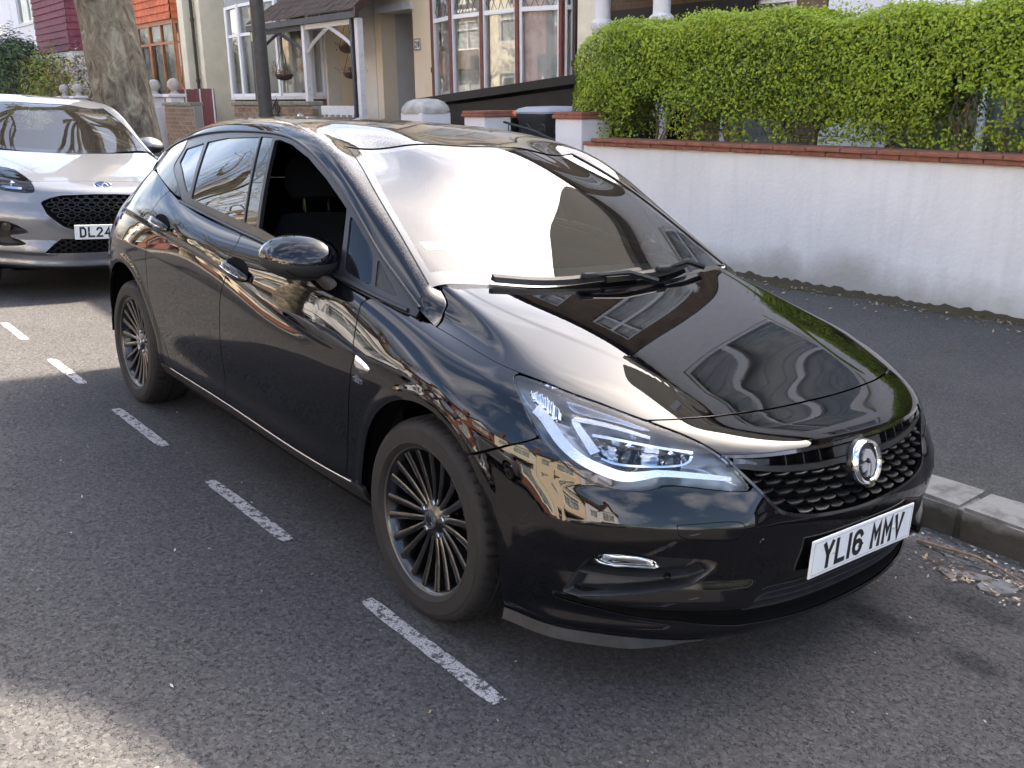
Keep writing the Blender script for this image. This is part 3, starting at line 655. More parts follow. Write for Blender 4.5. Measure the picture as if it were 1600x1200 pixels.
def details_front(car, bump):
    # ---------------- headlamps
    M_LAMPIN = mat('lamp_inner_grey', (.50, .51, .54), rough=.30, metal=.9)
    M_DRL = mat('lamp_light_guide', (.78, .79, .82), rough=.14, metal=.9, bump=.5, bscale=220, dist=.002)
    for side in (-1, 1):
        hl = emit('headlight', *subpatch(HL, -.004, .006, .005, .010), M_GLASSC, car, side)
        # housing: bowl behind the lens
        bowl = emit('lamp_housing', *subpatch([tuple(q) for q in HL], 0, .008, .007, 0, offf=lambda f, X, Y: -.012-.075*np.sqrt(np.clip((f+.002)/.06, 0, 1))), M_LAMPIN, hl, side)
        mb = MB(); ribbon(mb, [(1.055,.765),(1.03,.753),(1.005,.735),(.9506,.679),(.8893,.634),(.8198,.611),(.7776,.602),(.727,.609),(.6757,.6202),(.5637,.611),(.478,.599)], -.040, -.014, lambda q: .019*(1-q)**.8+.004, side)
        mb.build('light_guide', M_DRL, hl, smooth=True)
        mb = MB(); ribbon(mb, [(.855,.668),(.875,.70),(.905,.742),(.918,.766),(.89,.775),(.80,.770),(.74,.757),(.69,.742)], -.050, -.018, lambda q: .016-.010*q, side)
        mb.build('light_guide', M_DRL, hl, smooth=True)
        mb = MB(); ribbon(mb, [(.862,.728),(.80,.728),(.70,.716),(.575,.698)], -.06, -.022, .005, side); mb.build('lamp_bezel', M_CHROME, hl, smooth=True)
        mb = MB(); ribbon(mb, [(.84,.655),(.80,.638),(.70,.638),(.62,.645),(.590,.66),(.578,.69)], -.06, -.03, .004, side); mb.build('lamp_bezel', M_CHROME, hl, smooth=True)
        # reflector and projector
        rp = emit('reflector', *subpatch(chaikin([(.86,.722),(.70,.710),(.585,.692),(.60,.65),(.70,.643),(.80,.643),(.845,.66)], 1), 0, .006, .006, 0, offf=lambda f, X, Y: -.045-.04*np.sqrt(np.clip(f/.03, 0, 1))), mat('lamp_reflector', (.6, .62, .66), rough=.12, metal=1.), hl, side)
        for (u, t, r) in ((.76, .682, .032), (.635, .672, .026)):
            p, n = S(u, t, -.062, side); d = Vector((.93, side*.25, .0)).normalized()
            M = Matrix.Translation(p)@d.to_track_quat('Z', 'Y').to_matrix().to_4x4()
            mb = MB(); mb.lathe([(r*math.cos(a), r*.7*math.sin(a)) for a in np.linspace(0, math.pi/2, 7)], 20, M); mb.build('projector_lens', M_GLOSSB, hl, smooth=True)
            mb = MB(); mb.lathe([(r*1.0, -.01), (r*1.16, -.01), (r*1.16, .012), (r*1.0, .012)], 20, M, True); mb.build('projector_ring', M_CHROME, hl, smooth=True)
        emit('side_reflector', *subpatch(chaikin([(1.11,.83),(1.04,.775),(.975,.735),(.945,.775),(1.0,.845),(1.08,.868)], 1), 0, .004, .006, 0, offf=lambda f, X, Y: -.030-.014*np.clip(f/.03, 0, 1)+.0035*np.sin(X*260)), M_CHROME, hl, side)
        emit('upper_reflector', *subpatch(chaikin([(.885,.80),(.78,.795),(.70,.772),(.66,.775),(.76,.815),(.87,.845),(.95,.855),(.93,.81)], 1), 0, .006, .005, 0, offf=lambda f, X, Y: -.022-.02*np.clip(f/.02, 0, 1)), mat('satin_reflector', (.55, .56, .6), rough=.3, metal=1.), hl, side)
        # black foot of the lamp
        mb = MB(); ribbon(mb, [(.885,.583),(.80,.566),(.71,.568),(.675,.578)], -.012, -.001, .006, side); mb.build('lamp_foot', M_SATIN, car, smooth=True)
    # ---------------- grille
    gr = emit('grille', *subpatch(GR, 0, .008, .006, 0, offf=lambda f, X, Y: -.040-.0*f), M_VOID, car, 0)
    # frame round the opening
    mb = MB(); path = [(.0,.4945),(.0631,.4955),(.2275,.5065),(.3283,.521),(.3595,.532),(.389,.554),(.4683,.621),(.500,.672)]
    for s in (-1, 1): ribbon(mb, path, -.035, .002, .0035, s)
    mb.build('grille_surround', M_GLOSSB, gr, smooth=True)
    # gloss upper bars with slots: top lip, mid bar
    for (pts, o1, w, mm, nm) in (([(.505,.676),(.46,.668),(.36,.664),(.22,.666),(.0,.672)], -.002, .0075, M_GLOSSB, 'upper_bar'), ([(.48,.640),(.42,.627),(.33,.612),(.2,.604),(.10,.606),(.0,.608)], -.004, .0085, M_SATIN, 'middle_bar')):
        mb = MB()
        for s in (-1, 1): ribbon(mb, pts, -.04, o1, w, s)
        mb.build(nm, mm, gr, smooth=True)
    for s in (-1, 1):
        # chrome-grey wing tips of the bar, end fillers, slot dividers
        mb = MB(); ribbon(mb, [(.475,.652),(.44,.648),(.405,.636)], -.03, -.002, lambda q: .010*(1-q)+.002, s); mb.build('bar_tip', M_GLOSSB, gr, smooth=True)
        mb = MB(); ribbon(mb, [(.12,.637),(.0,.640)], -.04, -.006, .020, s); mb.build('slot_filler', M_SATIN, gr, smooth=True); mb = MB(); ribbon(mb, [(.47,.647),(.36,.640)], -.04, -.008, lambda q: .016-.006*q, s); mb.build('slot_filler', M_SATIN, gr, smooth=True)
        for u in (.17, .235, .30):
            mb = MB(); ribbon(mb, [(u, .606), (u, .662)], -.04, -.012, .002, s); mb.build('slot_divider', M_SATIN, gr)
    # fins: shovel-shaped scales in staggered rows
    fin = fin_mesh()
    rows_t = [.588, .569, .550, .531, .513]
    for r, t in enumerate(rows_t):
        for k in range(-7, 8):
            u = k*.064+(.032 if r % 2 else 0)
            dt = .020*(abs(u)/.4)**2
            tt = t+dt
            if abs(u) > .44 or tt-.010 < np.interp(abs(u), [0, .0631, .2275, .3283, .3595, .389, .4683], [.4945, .4955, .5065, .521, .532, .556, .622]): continue
            if abs(u) < .045 and r < 1: continue
            p, n = S(abs(u), tt, -.010, -1 if u <= 0 else 1)
            lat = Vector((0, 1, 0))-n*n.y; lat.normalize(); up = n.cross(lat)
            if up.z < 0: up = -up
            M = Matrix((lat, n, up)).transposed().to_4x4(); M.translation = p
            share('grille_fin', fin, gr, M)
    badge(gr)
    # ---------------- number plate
    plate(car, Matrix.Translation((.9255, 0, .4055))@Matrix.Rotation(R(90), 4, 'Z')@Matrix.Rotation(R(90), 4, 'X'), 'YL16 MMV')
    mb = MB(); mb.bb(.885, .9225, -.11, .11, .370, .440); mb.build('plate_holder', M_SATIN, car)
    # ---------------- fog lamp pockets
    for side in (-1, 1):
        fp = emit('fog_pocket', *subpatch(FOG, 0, .006, .006, 0, offf=lambda f, X, Y: -.004-.050*sstep(0, .03, f)), M_FOGP, car, side)
        mb = MB(); ribbon(mb, [(.885,.345),(.80,.335),(.70,.338),(.60,.352),(.545,.385)], -.04, -.006, .006, side); mb.build('pocket_fin', M_FOGP, fp, smooth=True)
        fl = chaikin([(.845,.425),(.80,.428),(.70,.420),(.665,.395),(.67,.382),(.74,.385),(.80,.378),(.85,.395)], 2)
        q = emit('fog_light', *subpatch(fl, -.012, .005, .005, .012), M_GLASSC, fp, side)
        emit('reflector', *subpatch(fl, 0, .005, .005, 0, offf=lambda f, X, Y: -.016-.022*sstep(0, .02, f)), M_CHROME, fp, side)
        mb = MB(); p, n = S(.645, .355, -.008, side); M = Matrix.Translation(p)@n.to_track_quat('Z', 'Y').to_matrix().to_4x4(); mb.lathe([(.0, .0), (.010, .0), (.010, .004), (.007, .004), (.006, -.006), (0, -.006)], 14, M); mb.build('parking_sensor', M_VOID, fp, smooth=True)
        # tow and sensor covers in the bumper skin
        for (u, t, r) in ((.40, .47, .011),):
            p, n = S(u, t, .0006, side); M = Matrix.Translation(p)@n.to_track_quat('Z', 'Y').to_matrix().to_4x4()
            mb = MB(); mb.lathe([(0, .001), (r*.86, .001), (r, -.001)], 18, M); mb.build('parking_sensor', M_PAINT, car, smooth=True)
        # headlamp washer cover outline
        mb = MB(); cs = [(.64,.515),(.50,.522),(.455,.515),(.462,.488),(.52,.482),(.632,.488),(.64,.515)]
        mb.tube([S(u, t, -.0005, side)[0] for u, t in chaikin(cs, 2, False)], .0014, 4); mb.build('washer_cover_gap', M_VOID, car)
    # ---------------- lower intake
    lg = emit('lower_grille', *subpatch(LOW, 0, .008, .005, 0, offf=lambda f, X, Y: -.004-.034*sstep(0, .012, f)), M_VOID, car, 0)
    for t, ue in ((.165, .40), (.195, .43), (.225, .40), (.255, .37)):
        mb = MB()
        for s in (-1, 1): ribbon(mb, [(ue, t+.004), (ue*.6, t), (.0, t-.002)], -.05, -.008, .0035, s)
        mb.build('intake_slat', M_FOGP, lg, smooth=True)
    # grey lip hanging under the bumper corners
    for side in (-1, 1):
        mb = MB(); rows = []
        for u in np.linspace(1.10, .50, 22):
            p, n = S(u, .085, .0, side); k = sstep(.48, .75, u); h = .030*k+.002
            nn = Vector((n.x, n.y, 0)).normalized()
            a = p+nn*.004; b = a+Vector((0, 0, -h))+nn*.006*k; c = b-nn*.02; d = a-nn*.02
            rows.append([a, b, c, d])
        mb.grid(rows, True); mb.F.append((0, 1, 2, 3)); mb.build('air_deflector', M_GREYPLAST, car, smooth=True)

def fin_mesh():
    V = []; n = 9
    for j, (yy, zz, wf) in enumerate(((-.024, .006, .70), (-.004, .002, 1.0), (.005, -.004, .96), (.004, -.007, .94), (-.006, -.006, .92), (-.024, -.002, .7))):
        for i in range(n):
            a = -1+2*i/(n-1); V.append((a*.027*wf, yy+.004*(1-a*a), zz+.0035*a*a*(1 if j < 6 else 0)))
    m = 6; F = [(j*n+i, j*n+i+1, ((j+1) % m)*n+i+1, ((j+1) % m)*n+i) for j in range(m) for i in range(n-1)]
    F += [tuple(j*n for j in range(m)), tuple(j*n+n-1 for j in range(m))[::-1]]
    me = bpy.data.meshes.new('grille_fin'); me.from_pydata(V, [], F); me.materials.append(M_SATIN)
    me.polygons.foreach_set('use_smooth', [True]*len(F)); me.set_sharp_from_angle(angle=R(40)); me.update(); return me

def badge(gr):
    p = Vector((.8945, 0, .628)); tilt = Matrix.Rotation(R(90), 4, 'Z')@Matrix.Rotation(R(76), 4, 'X')
    M = Matrix.Translation(p)@tilt
    mb = MB(); mb.lathe([(.072, -.06), (.067, -.012), (.060, .004), (0, .004)], 36, M); mb.build('badge_boss', M_SATIN, gr, smooth=True)
    b = None
    mb = MB(); mb.lathe([(.066, -.004), (.066, .006), (.061, .014), (.054, .012), (.050, .004), (.050, -.004)], 48, M, True); b = mb.build('badge', M_CHROME, gr, smooth=True)
    mb = MB(); mb.lathe([(.051, .0055), (0, .0075)], 36, M); mb.build('badge_disc', mat('badge_dark_field', (.05, .05, .055), rough=.2, metal=.8), gr, smooth=True)
    # heraldic beast holding a flag, as raised shapes
    shapes = ([(-.030,.012),(-.020,.030),(-.004,.038),(.012,.034),(.026,.020),(.034,.000),(.030,-.020),(.018,-.036),(.004,-.042),(.010,-.024),(.014,-.006),(.006,.008),(-.006,.014),(-.014,.008),(-.024,.006)], [(-.036,-.004),(-.010,.001),(-.006,-.019),(-.030,-.024)], [(-.003,-.004),(.007,-.004),(.001,-.036),(-.014,-.040),(-.008,-.024)])
    for beast in shapes:
        mb = MB(); mb.prism(beast, .006, .011, M); mb.build('badge_emblem', mat('emblem_silver', (.75, .76, .78), rough=.32, metal=.8), gr)

def plate(car, M, text, w=.52, h=.111):
    mb = MB(); mb.rbox((0, 0, 0), (w, h, .006), .0029); 
    for i, v in enumerate(mb.V): mb.V[i] = tuple(M@Vector(v))
    pl = mb.build('number_plate', M_WHITE, car, smooth=False)
    mb = MB(); t = .0012; y1 = h/2-.009; x1 = w/2-.010
    for a in (-1, 1):
        mb.prism([(-x1, a*y1-t/2), (x1, a*y1-t/2), (x1, a*y1+t/2), (-x1, a*y1+t/2)], .0028, .0034, M); mb.prism([(a*x1-t/2, -y1), (a*x1+t/2, -y1), (a*x1+t/2, y1), (a*x1-t/2, y1)], .0028, .0035, M)
    mb.build('plate_border', mat('faded_grey_print', (.35, .35, .36), rough=.5), pl)
    # UK layout: 50 mm letters, 11 mm gaps, 33 mm group space
    tot = sum({' ': 33-11, '1': 14}.get(c, 50)+11 for c in text)-11; x = -tot/2000
    for c in text:
        cw = {' ': .022, '1': .014}.get(c, .050)
        if c != ' ':
            mb = MB(); glyph(mb, c, x, -.0395, cw, .079, .014, M, .0029, .0040+.0001*(len(c))); mb.build('plate_letter', M_BLACKINK, pl)
        x += cw+.011
    for a in (-1, 1):
        mb = MB(); mb.lathe([(.005, .003), (.004, .0065), (0, .007)], 12, M@Matrix.Translation((a*.155, .0, 0))); mb.build('plate_screw', mat('yellowed_screw_cap', (.6, .58, .45), rough=.5), pl, smooth=True)
    return pl

def wheel(car, x, s):
    W = empty('wheel', (x, s*.774, RWHEEL), 0, car); W.rotation_euler = (R(90) if s < 0 else R(-90), 0, 0)      # local +z points outwards
    # tyre with tread: profile from inner bead over the tread to outer bead
    prof = [(.222,-.092),(.232,-.104),(.262,-.113),(.290,-.110),(.306,-.100),(.3125,-.086),(.3155,-.062),(.317,-.0585),(.309,-.056),(.309,-.049),(.317,-.0465),(.3175,-.008),(.309,-.006),(.309,.002),(.3175,.004),(.317,.0425),(.309,.045),(.309,.052),(.317,.0545),(.3160,.066),(.3135,.082),(.3085,.094),(.300,.1035),(.292,.1085),(.287,.1095),(.284,.1125),(.262,.1135),(.246,.1125),(.2435,.1135),(.240,.1110),(.233,.105),(.228,.098),(.222,.092)]
    n = 216; V = []
    for i, (r, h) in enumerate(prof):
        for k in range(n):
            rr = r
            if k % 4 == 0 and (17 <= i <= 21): rr -= .007 if i < 21 else .004
            if k % 6 == 3 and (5 <= i <= 9): rr -= .005
            if k % 6 == 2 and 10 <= i <= 14: rr -= .002
            a = 2*math.pi*(k+(.6*(i-18) if 17 <= i <= 22 else 0)*.5)/n
            V.append((rr*math.cos(a), rr*math.sin(a), h))
    F = [(i*n+k, i*n+(k+1) % n, (i+1)*n+(k+1) % n, (i+1)*n+k) for i in range(len(prof)-1) for k in range(n)]
    mesh_obj('tyre', V, F, M_RUBBER, W, smooth=True, angle=R(24))
    mb = MB(); mb.lathe([(.205,-.08),(.205,.04),(.213,.075),(.219,.088),(.2245,.0955),(.2295,.0985),(.2310,.0965),(.2290,.090),(.222,.080),(.222,-.08)], 96, None, True); rim = mb.build('rim', M_RIM, W, smooth=True)
    mb = MB(); mb.lathe([(.2235,.0958),(.2300,.0995),(.2316,.0978),(.2305,.0962)], 96, None, True); mb.build('rim_edge', M_RIMEDGE, W, smooth=True)
    # twin spokes
    for k in range(10):
        a0 = 2*math.pi*k/10+.13
        for sg in (-1, 1):
            rows = []
            r0_, t0_, r1_, t1_ = .050, a0+sg*.17, .2175, a0+sg*.142
            for q in np.linspace(0, 1, 5):
                X0, Y0 = r0_*math.cos(t0_), r0_*math.sin(t0_); X1, Y1 = r1_*math.cos(t1_), r1_*math.sin(t1_); px, py = X0+(X1-X0)*q, Y0+(Y1-Y0)*q
                z = .064+.026*q-.004*math.sin(math.pi*q); wd = .0078+.0042*q; dp = .030-.008*q
                dl = math.hypot(X1-X0, Y1-Y0); tx, ty = -(Y1-Y0)/dl, (X1-X0)/dl
                P = lambda o, zz: (px+tx*o, py+ty*o, zz)
                rows.append([P(-wd*1.25, z-dp), P(-wd, z-.003), P(-wd*.5, z), P(wd*.5, z), P(wd, z-.003), P(wd*1.25, z-dp)])
            mb = MB(); mb.grid(rows, True); mb.build('spoke', M_RIM, W, smooth=True)
            if True:
                mb = MB(); mb.tube([((Vector(r_[2])+Vector(r_[1]))/2 if sg < 0 else (Vector(r_[3])+Vector(r_[4]))/2) for r_ in rows[2:]], .0011, 4); mb.build('spoke_edge', M_RIMEDGE, W)
    mb = MB(); mb.lathe([(.072, .02), (.070, .050), (.060, .060), (.046, .066), (.034, .072), (.030, .0745), (0, .075)], 36); mb.build('hub', M_RIM, W, smooth=True)
    mb = MB(); mb.lathe([(.029, .074), (.0275, .079), (.0, .0805)], 28); cap = mb.build('centre_cap', M_DULLCHROME, W, smooth=True)
    mb = MB(); mb.prism([(-.014,.006),(-.006,.016),(.004,.010),(.010,.018),(.016,.004),(.008,-.004),(.014,-.014),(0,-.018),(-.004,-.006),(-.014,-.012)], .079, .0818); mb.build('cap_emblem', M_GLOSSB, W)
    for k in range(5):
        a = 2*math.pi*k/5+.3; M = Matrix.Translation((.0525*math.cos(a), .0525*math.sin(a), .056))
        mb = MB(); mb.lathe([(.0105, -.01), (.0105, .012), (.008, .0155), (0, .0155)], 6, M); mb.build('wheel_bolt', M_DULLCHROME, W)
    mb = MB(); mb.lathe([(.05, .005), (.14, .005), (.14, -.02), (.05, -.02)], 48, None, True); mb.build('brake_disc', M_DISC, W, smooth=True)
    mb = MB(); mb.rbox((-.10 if x == 0 else .10, .04, .0), (.07, .14, .06), .012); mb.build('brake_caliper', M_PLAST, W)
    mb = MB(); mb.lathe([(.204, -.085), (.05, -.085)], 32); mb.build('wheel_back', M_VOID, W)
    return W

def loft(rings, name, m, parent, cap=True, angle=R(40)):
    mb = MB(); mb.grid(rings, True); n = len(rings[0]); k = len(mb.V)
    if cap: mb.F.append(tuple(range(n))[::-1]); mb.F.append(tuple(range(k-n, k)))
    return mb.build(name, m, parent, smooth=True, angle=angle)
def sell(c, a, b, ra, rb, e=2.6, n=28):
    out = []
    for k in range(n):
        t = 2*math.pi*k/n; ct, st = math.cos(t), math.sin(t)
        out.append(c+a*(ra*math.copysign(abs(ct)**(2/e), ct))+b*(rb*math.copysign(abs(st)**(2/e), st)))
    return out

def mirrors(car, pm, off=Vector((0, 0, 0))):
    # door mirrors: shell swept from the glass side (rear) to a rounded nose, longest across the car
    for side in (-1, 1):
        c0 = Vector((-.722, side*.922, 1.018))+off; lat = Vector((-.28, side*.96, .0)).normalized(); up = Vector((.05, 0, 1)).normalized(); fw = Vector((.96, side*.28, 0)).normalized()
        mi = empty('door_mirror', (0, 0, 0), 0, car)
        rings = []
        for q, sc, sh in ((-.075, .93, 0), (-.055, .99, 0), (-.02, 1.0, 0), (.02, .95, -.002), (.055, .82, -.006), (.080, .60, -.010), (.094, .34, -.012), (.0985, .10, -.013), (.099, .002, -.013)):
            cc = c0+fw*q+lat*(-.02*(q+.07)/.17)+up*sh
            ring = []
            for k in range(36):
                t = 2*math.pi*k/36; ct, st = math.cos(t), math.sin(t)
                wv = .129*math.copysign(abs(ct)**(2/2.5), ct); hv = .077*math.copysign(abs(st)**(2/2.4), st)
                hv *= 1-.30*max(0, wv/.129)**1.6 if hv > 0 else 1-.22*max(0, wv/.129)**1.5
                ring.append(cc+lat*wv*sc+up*(hv*sc))
            rings.append(ring)
        # upper painted cap and lower black half, split at a line a little under the middle
        for nm, mm, keep in (('mirror_cap', pm, 1), ('mirror_base', M_PLAST, -1)):
            mb = MB(); half = 18
            idx = [k for k in range(0, 19)] if keep > 0 else [k % 36 for k in range(18, 37)]
            mb.grid([[r[k]+up*(.0 if keep > 0 else -.0006) for k in idx] for r in rings]); mb.build(nm, mm, mi, smooth=True)
        mb = MB(); mb.add([v for v in rings[0]], [tuple(range(36))]); mb.build('mirror_glass', M_CHROME, mi)
        # foot
        f0 = Vector((-.625, side*.845, .925))+off; f1 = Vector((-.685, side*.885, .972))+off
        loft([sell(f0, Vector((.9, 0, -.25)), Vector((0, 0, 1)), .060, .034), sell(f0*.5+f1*.5, Vector((.9, 0, -.2)), Vector((0, 0, 1)), .047, .027), sell(f1, Vector((.9, 0, -.1)), Vector((0, side*.3, .95)), .050, .024)], 'mirror_foot', M_PLAST, mi)
        mb = MB(); lp = [rings[5][k] for k in range(20, 34)]; mb.tube([p+fw*.001 for p in lp], .0012, 4); mb.build('mirror_seam', M_VOID, mi)

def details_misc(car):
    mirrors(car, M_PAINT)
    # wipers
    def ws(u, t, off): p = gh_grid(np.array([u]), np.array([t]))[0, 0]; return p
    def wp(y, z_off, fwd=0.):
        # point near the base of the screen at lateral position y
        t = np.interp(abs(y), [0, .38, .72], [.72, .40, .13]); p = gh_grid(np.array([fwd]), np.array([t]))[0, 0]
        return Vector((p[0], y, p[2]))+Vector((.42, 0, .9))*z_off
    for (y0, y1, f0, f1, yp) in ((-.50, .16, .004, .045, .18), (-.04, .46, .018, .035, .50)):
        wpr = empty('wiper', (0, 0, 0), 0, car)
        mb = MB(); n = 16
        rows = []
        for k in range(n):
            q = k/(n-1); p = wp(y0+(y1-y0)*q, .012, f0+(f1-f0)*q); e = .020*(1 if 0 < k < n-1 else .5)
            rows.append([p+Vector((.012, 0, -.006)), p+Vector((.008, 0, .012)), p+Vector((-.006, 0, .020)), p+Vector((-.014, 0, .0))])
        mb.grid(rows, True); mb.F += [(0, 1, 2, 3), tuple(len(mb.V)-4+k for k in range(4))]; mb.build('wiper_blade', M_SATIN, wpr, smooth=True)
        a = wp(yp, .03, .0); b = wp((y0+y1)/2+.05, .034, (f0+f1)/2)
        mb = MB(); mb.tube([a+Vector((.02, 0, -.015)), a*.6+b*.4+Vector((0, 0, .012)), b], [.012, .010, .007], 6); mb.build('wiper_arm', M_SATIN, wpr, smooth=True)
        mb = MB(); mb.rbox(b, (.03, .06, .022), .006); mb.build('wiper_joint', M_PLAST, wpr)
    # cowl under the screen
    mb = MB(); rows = []
    for y in np.linspace(-.66, .66, 41):
        p = wp(y, 0, 0.); rows.append([(p.x-.03, y, p.z+.004), (p.x+.03, y, p.z-.012), (p.x+.10, y, p.z-.055)])
    mb.grid(rows); mb.build('cowl_panel', M_SATIN, car, smooth=True)
    # shark fin aerial
    rows = []
    for q, w, h in ((0, .002, .004), (.25, .014, .022), (.6, .020, .045), (.9, .014, .056), (1., .004, .02)):
        x = -2.42-.16*q; z0 = 1.455-.02*q
        rows.append([(x, -w, z0), (x, -w*.4, z0+h*.8), (x, 0, z0+h), (x, w*.4, z0+h*.8), (x, w, z0)])
    MB().grid(rows).build('roof_aerial', M_PAINT, car, smooth=True)
    # exhaust-side rear plate
    plate(car, Matrix.Translation((-3.435, 0, .78))@Matrix.Rotation(R(-90), 4, 'Z')@Matrix.Rotation(R(86), 4, 'X'), 'YL16 MMV')
    # "elite"-like script under the insert, as raised curls
    wl_, n = S(1.868, .444, .0012, -1)
    txt = bpy.data.curves.new('script', 'FONT'); txt.body = 'elite'; txt.size = .034; txt.extrude = .0008; txt.shear = .25; txt.offset = .0012
    tmp = bpy.data.objects.new('tmp', txt); COL.objects.link(tmp)
    me = bpy.data.meshes.new_from_object(tmp.evaluated_get(bpy.context.evaluated_depsgraph_get())); bpy.data.objects.remove(tmp)
    me.materials.clear(); me.materials.append(M_CHROME); me.name = 'wing_script'
    x_ = (S(1.80, .436, 0, -1)[0]-S(1.88, .447, 0, -1)[0]).normalized(); z_ = n; y_ = z_.cross(x_).normalized()
    Mx = Matrix((x_, y_, z_)).transposed().to_4x4(); Mx.translation = S(1.882, .438, .0012, -1)[0]
    share('wing_script', me, car, Mx)
    # inspection sticker and papers at the foot of the screen
    p = gh_grid(np.array([.27]), np.array([.25]))[0, 0]; q = gh_grid(np.array([.33]), np.array([.25]))[0, 0]
    up = Vector(q-p).normalized(); lat = Vector((0, 1, 0)); c = Vector((p[0], -p[1], p[2]))+Vector((-.02, .0, -.025))
    mb = MB(); mb.box(c, (.05, .085, .002), Matrix.Rotation(R(26), 3, 'Y')); mb.build('parking_permit', mat('paper_white', (.75, .76, .74), rough=.7), car)

def interior(car):
    for y in (-.37, .37):
        s = empty('front_seat', (0, 0, 0), 0, car)
        ax = Vector((0, 1, 0))
        loft([sell(Vector((-1.00, y, .46)), ax, Vector((0, 0, 1)), .24, .07), sell(Vector((-1.2, y, .50)), ax, Vector((0, 0, 1)), .25, .09), sell(Vector((-1.48, y, .47)), ax, Vector((0, 0, 1)), .24, .09)], 'seat_cushion', M_SEAT, s)
        up = Vector((-.32, 0, .95)); bk = Vector((.95, 0, .32))
        loft([sell(Vector((-1.46, y, .46)), ax, bk, .23, .08), sell(Vector((-1.52, y, .70)), ax, bk, .26, .09), sell(Vector((-1.60, y, .95)), ax, bk, .24, .07), sell(Vector((-1.64, y, 1.06)), ax, bk, .17, .05)], 'backrest', M_SEAT, s)
        loft([sell(Vector((-1.655, y, 1.13)), ax, bk, .11, .04), sell(Vector((-1.67, y, 1.19)), ax, bk, .14, .055), sell(Vector((-1.695, y, 1.27)), ax, bk, .12, .045), sell(Vector((-1.70, y, 1.30)), ax, bk, .08, .02)], 'headrest', M_SEAT, s)
        for d in (-.06, .06):
            mb = MB(); mb.tube([(-1.64, y+d, 1.04), (-1.66, y+d, 1.15)], .007, 8); mb.build('headrest_post', M_CHROME, s, smooth=True)
    r = empty('rear_seat', (0, 0, 0), 0, car)
    mb = MB(); mb.rbox((-2.25, 0, .48), (.5, 1.3, .2), .06); mb.build('seat_cushion', M_SEAT, r, smooth=True)
    mb = MB(); mb.rbox((-2.52, 0, .80), (.18, 1.3, .6), .06, Matrix.Rotation(R(-16), 3, 'Y')); mb.build('backrest', M_SEAT, r, smooth=True)
    mb = MB(); rows = []
    for y in np.linspace(-.70, .70, 15):
        rows.append([(-.30, y, .915), (-.50, y, .955), (-.68, y, .93), (-.74, y, .85), (-.70, y, .55)])
    mb.grid(rows); mb.build('dashboard', mat('dashboard_grey', (.03, .03, .032), rough=.6, bump=.1, bscale=300, dist=.001), car, smooth=True)
    M = Matrix.Translation((-.86, -.37, .86))@Matrix.Rotation(R(-68), 4, 'Y')
    mb = MB(); pts = [M@Vector((.18*math.cos(a), .18*math.sin(a), 0)) for a in np.linspace(0, 2*math.pi, 40)]; mb.tube(pts, .015, 8, False); sw = mb.build('steering_wheel', M_SATIN, car, smooth=True)
    mb = MB(); mb.rbox((0, 0, 0), (.11, .13, .05), .02)
    for i, v in enumerate(mb.V): mb.V[i] = tuple(M@Vector(v))
    for a in (0, 180, 270): mb.tube([M@Vector((.04*math.cos(R(a)), .04*math.sin(R(a)), 0)), M@Vector((.175*math.cos(R(a)), .175*math.sin(R(a)), 0))], .012, 6)
    mb.build('wheel_hub', M_SATIN, sw, smooth=True)
    mb = MB(); mb.bb(-2.9, -.2, -.78, .78, .30, .34); mb.build('cabin_floor', M_VOID, car)
    # lining under the roof
    us2 = np.linspace(1.02, 2.9, 20); ts2 = np.linspace(.01, .72, 14); P = gh_grid(us2, ts2); P[..., 2] -= .03; P[..., 1] *= .97
    full = [[(p[0], -p[1], p[2]) for p in r_]+[tuple(p) for p in r_[::-1]][1:] for r_ in P]
    MB().grid(full).build('roof_lining', M_SEAT, car, smooth=True)
    mb = MB()
    for s in (-1, 1): mb.add([(-.25, s*.80, .35), (-2.9, s*.80, .35), (-2.9, s*.78, .98), (-.25, s*.79, .90)], [(0, 1, 2, 3)])
    mb.build('door_lining', M_VOID, car)
    mb = MB(); mb.rbox((-.97, .0, 1.30), (.03, .22, .06), .012); mb.build('rear_view_mirror', M_SATIN, car, smooth=True)

hatch = build_hatchback()
PZ = [(.10,.18),(.15,.225),(.20,.27),(.28,.35),(.38,.47),(.48,.585),(.555,.675),(.62,.75),(.69,.83),(.73,.878),(.757,.908),(.83,.965),(.905,1.025),(.96,1.072),(1.02,1.11),(1.1,1.17),(1.3,1.35)]
def puma_map(A):
    B = np.array(A, float).copy(); B[..., 2] = np.interp(B[..., 2], [p[0] for p in PZ], [p[1] for p in PZ]); B[..., 0] = np.where(B[..., 0] > 0, B[..., 0]*.93, B[..., 0]*.96); return B
def puma_gh(A):
    B = np.array(A, float).copy(); B[..., 2] = np.interp(B[..., 2], [.88, .96, 1.1, 1.396, 1.483], [1.01, 1.074, 1.20, 1.465, 1.535]); B[..., 0] = B[..., 0]*.97-.07; B[..., 1] *= .98; return B
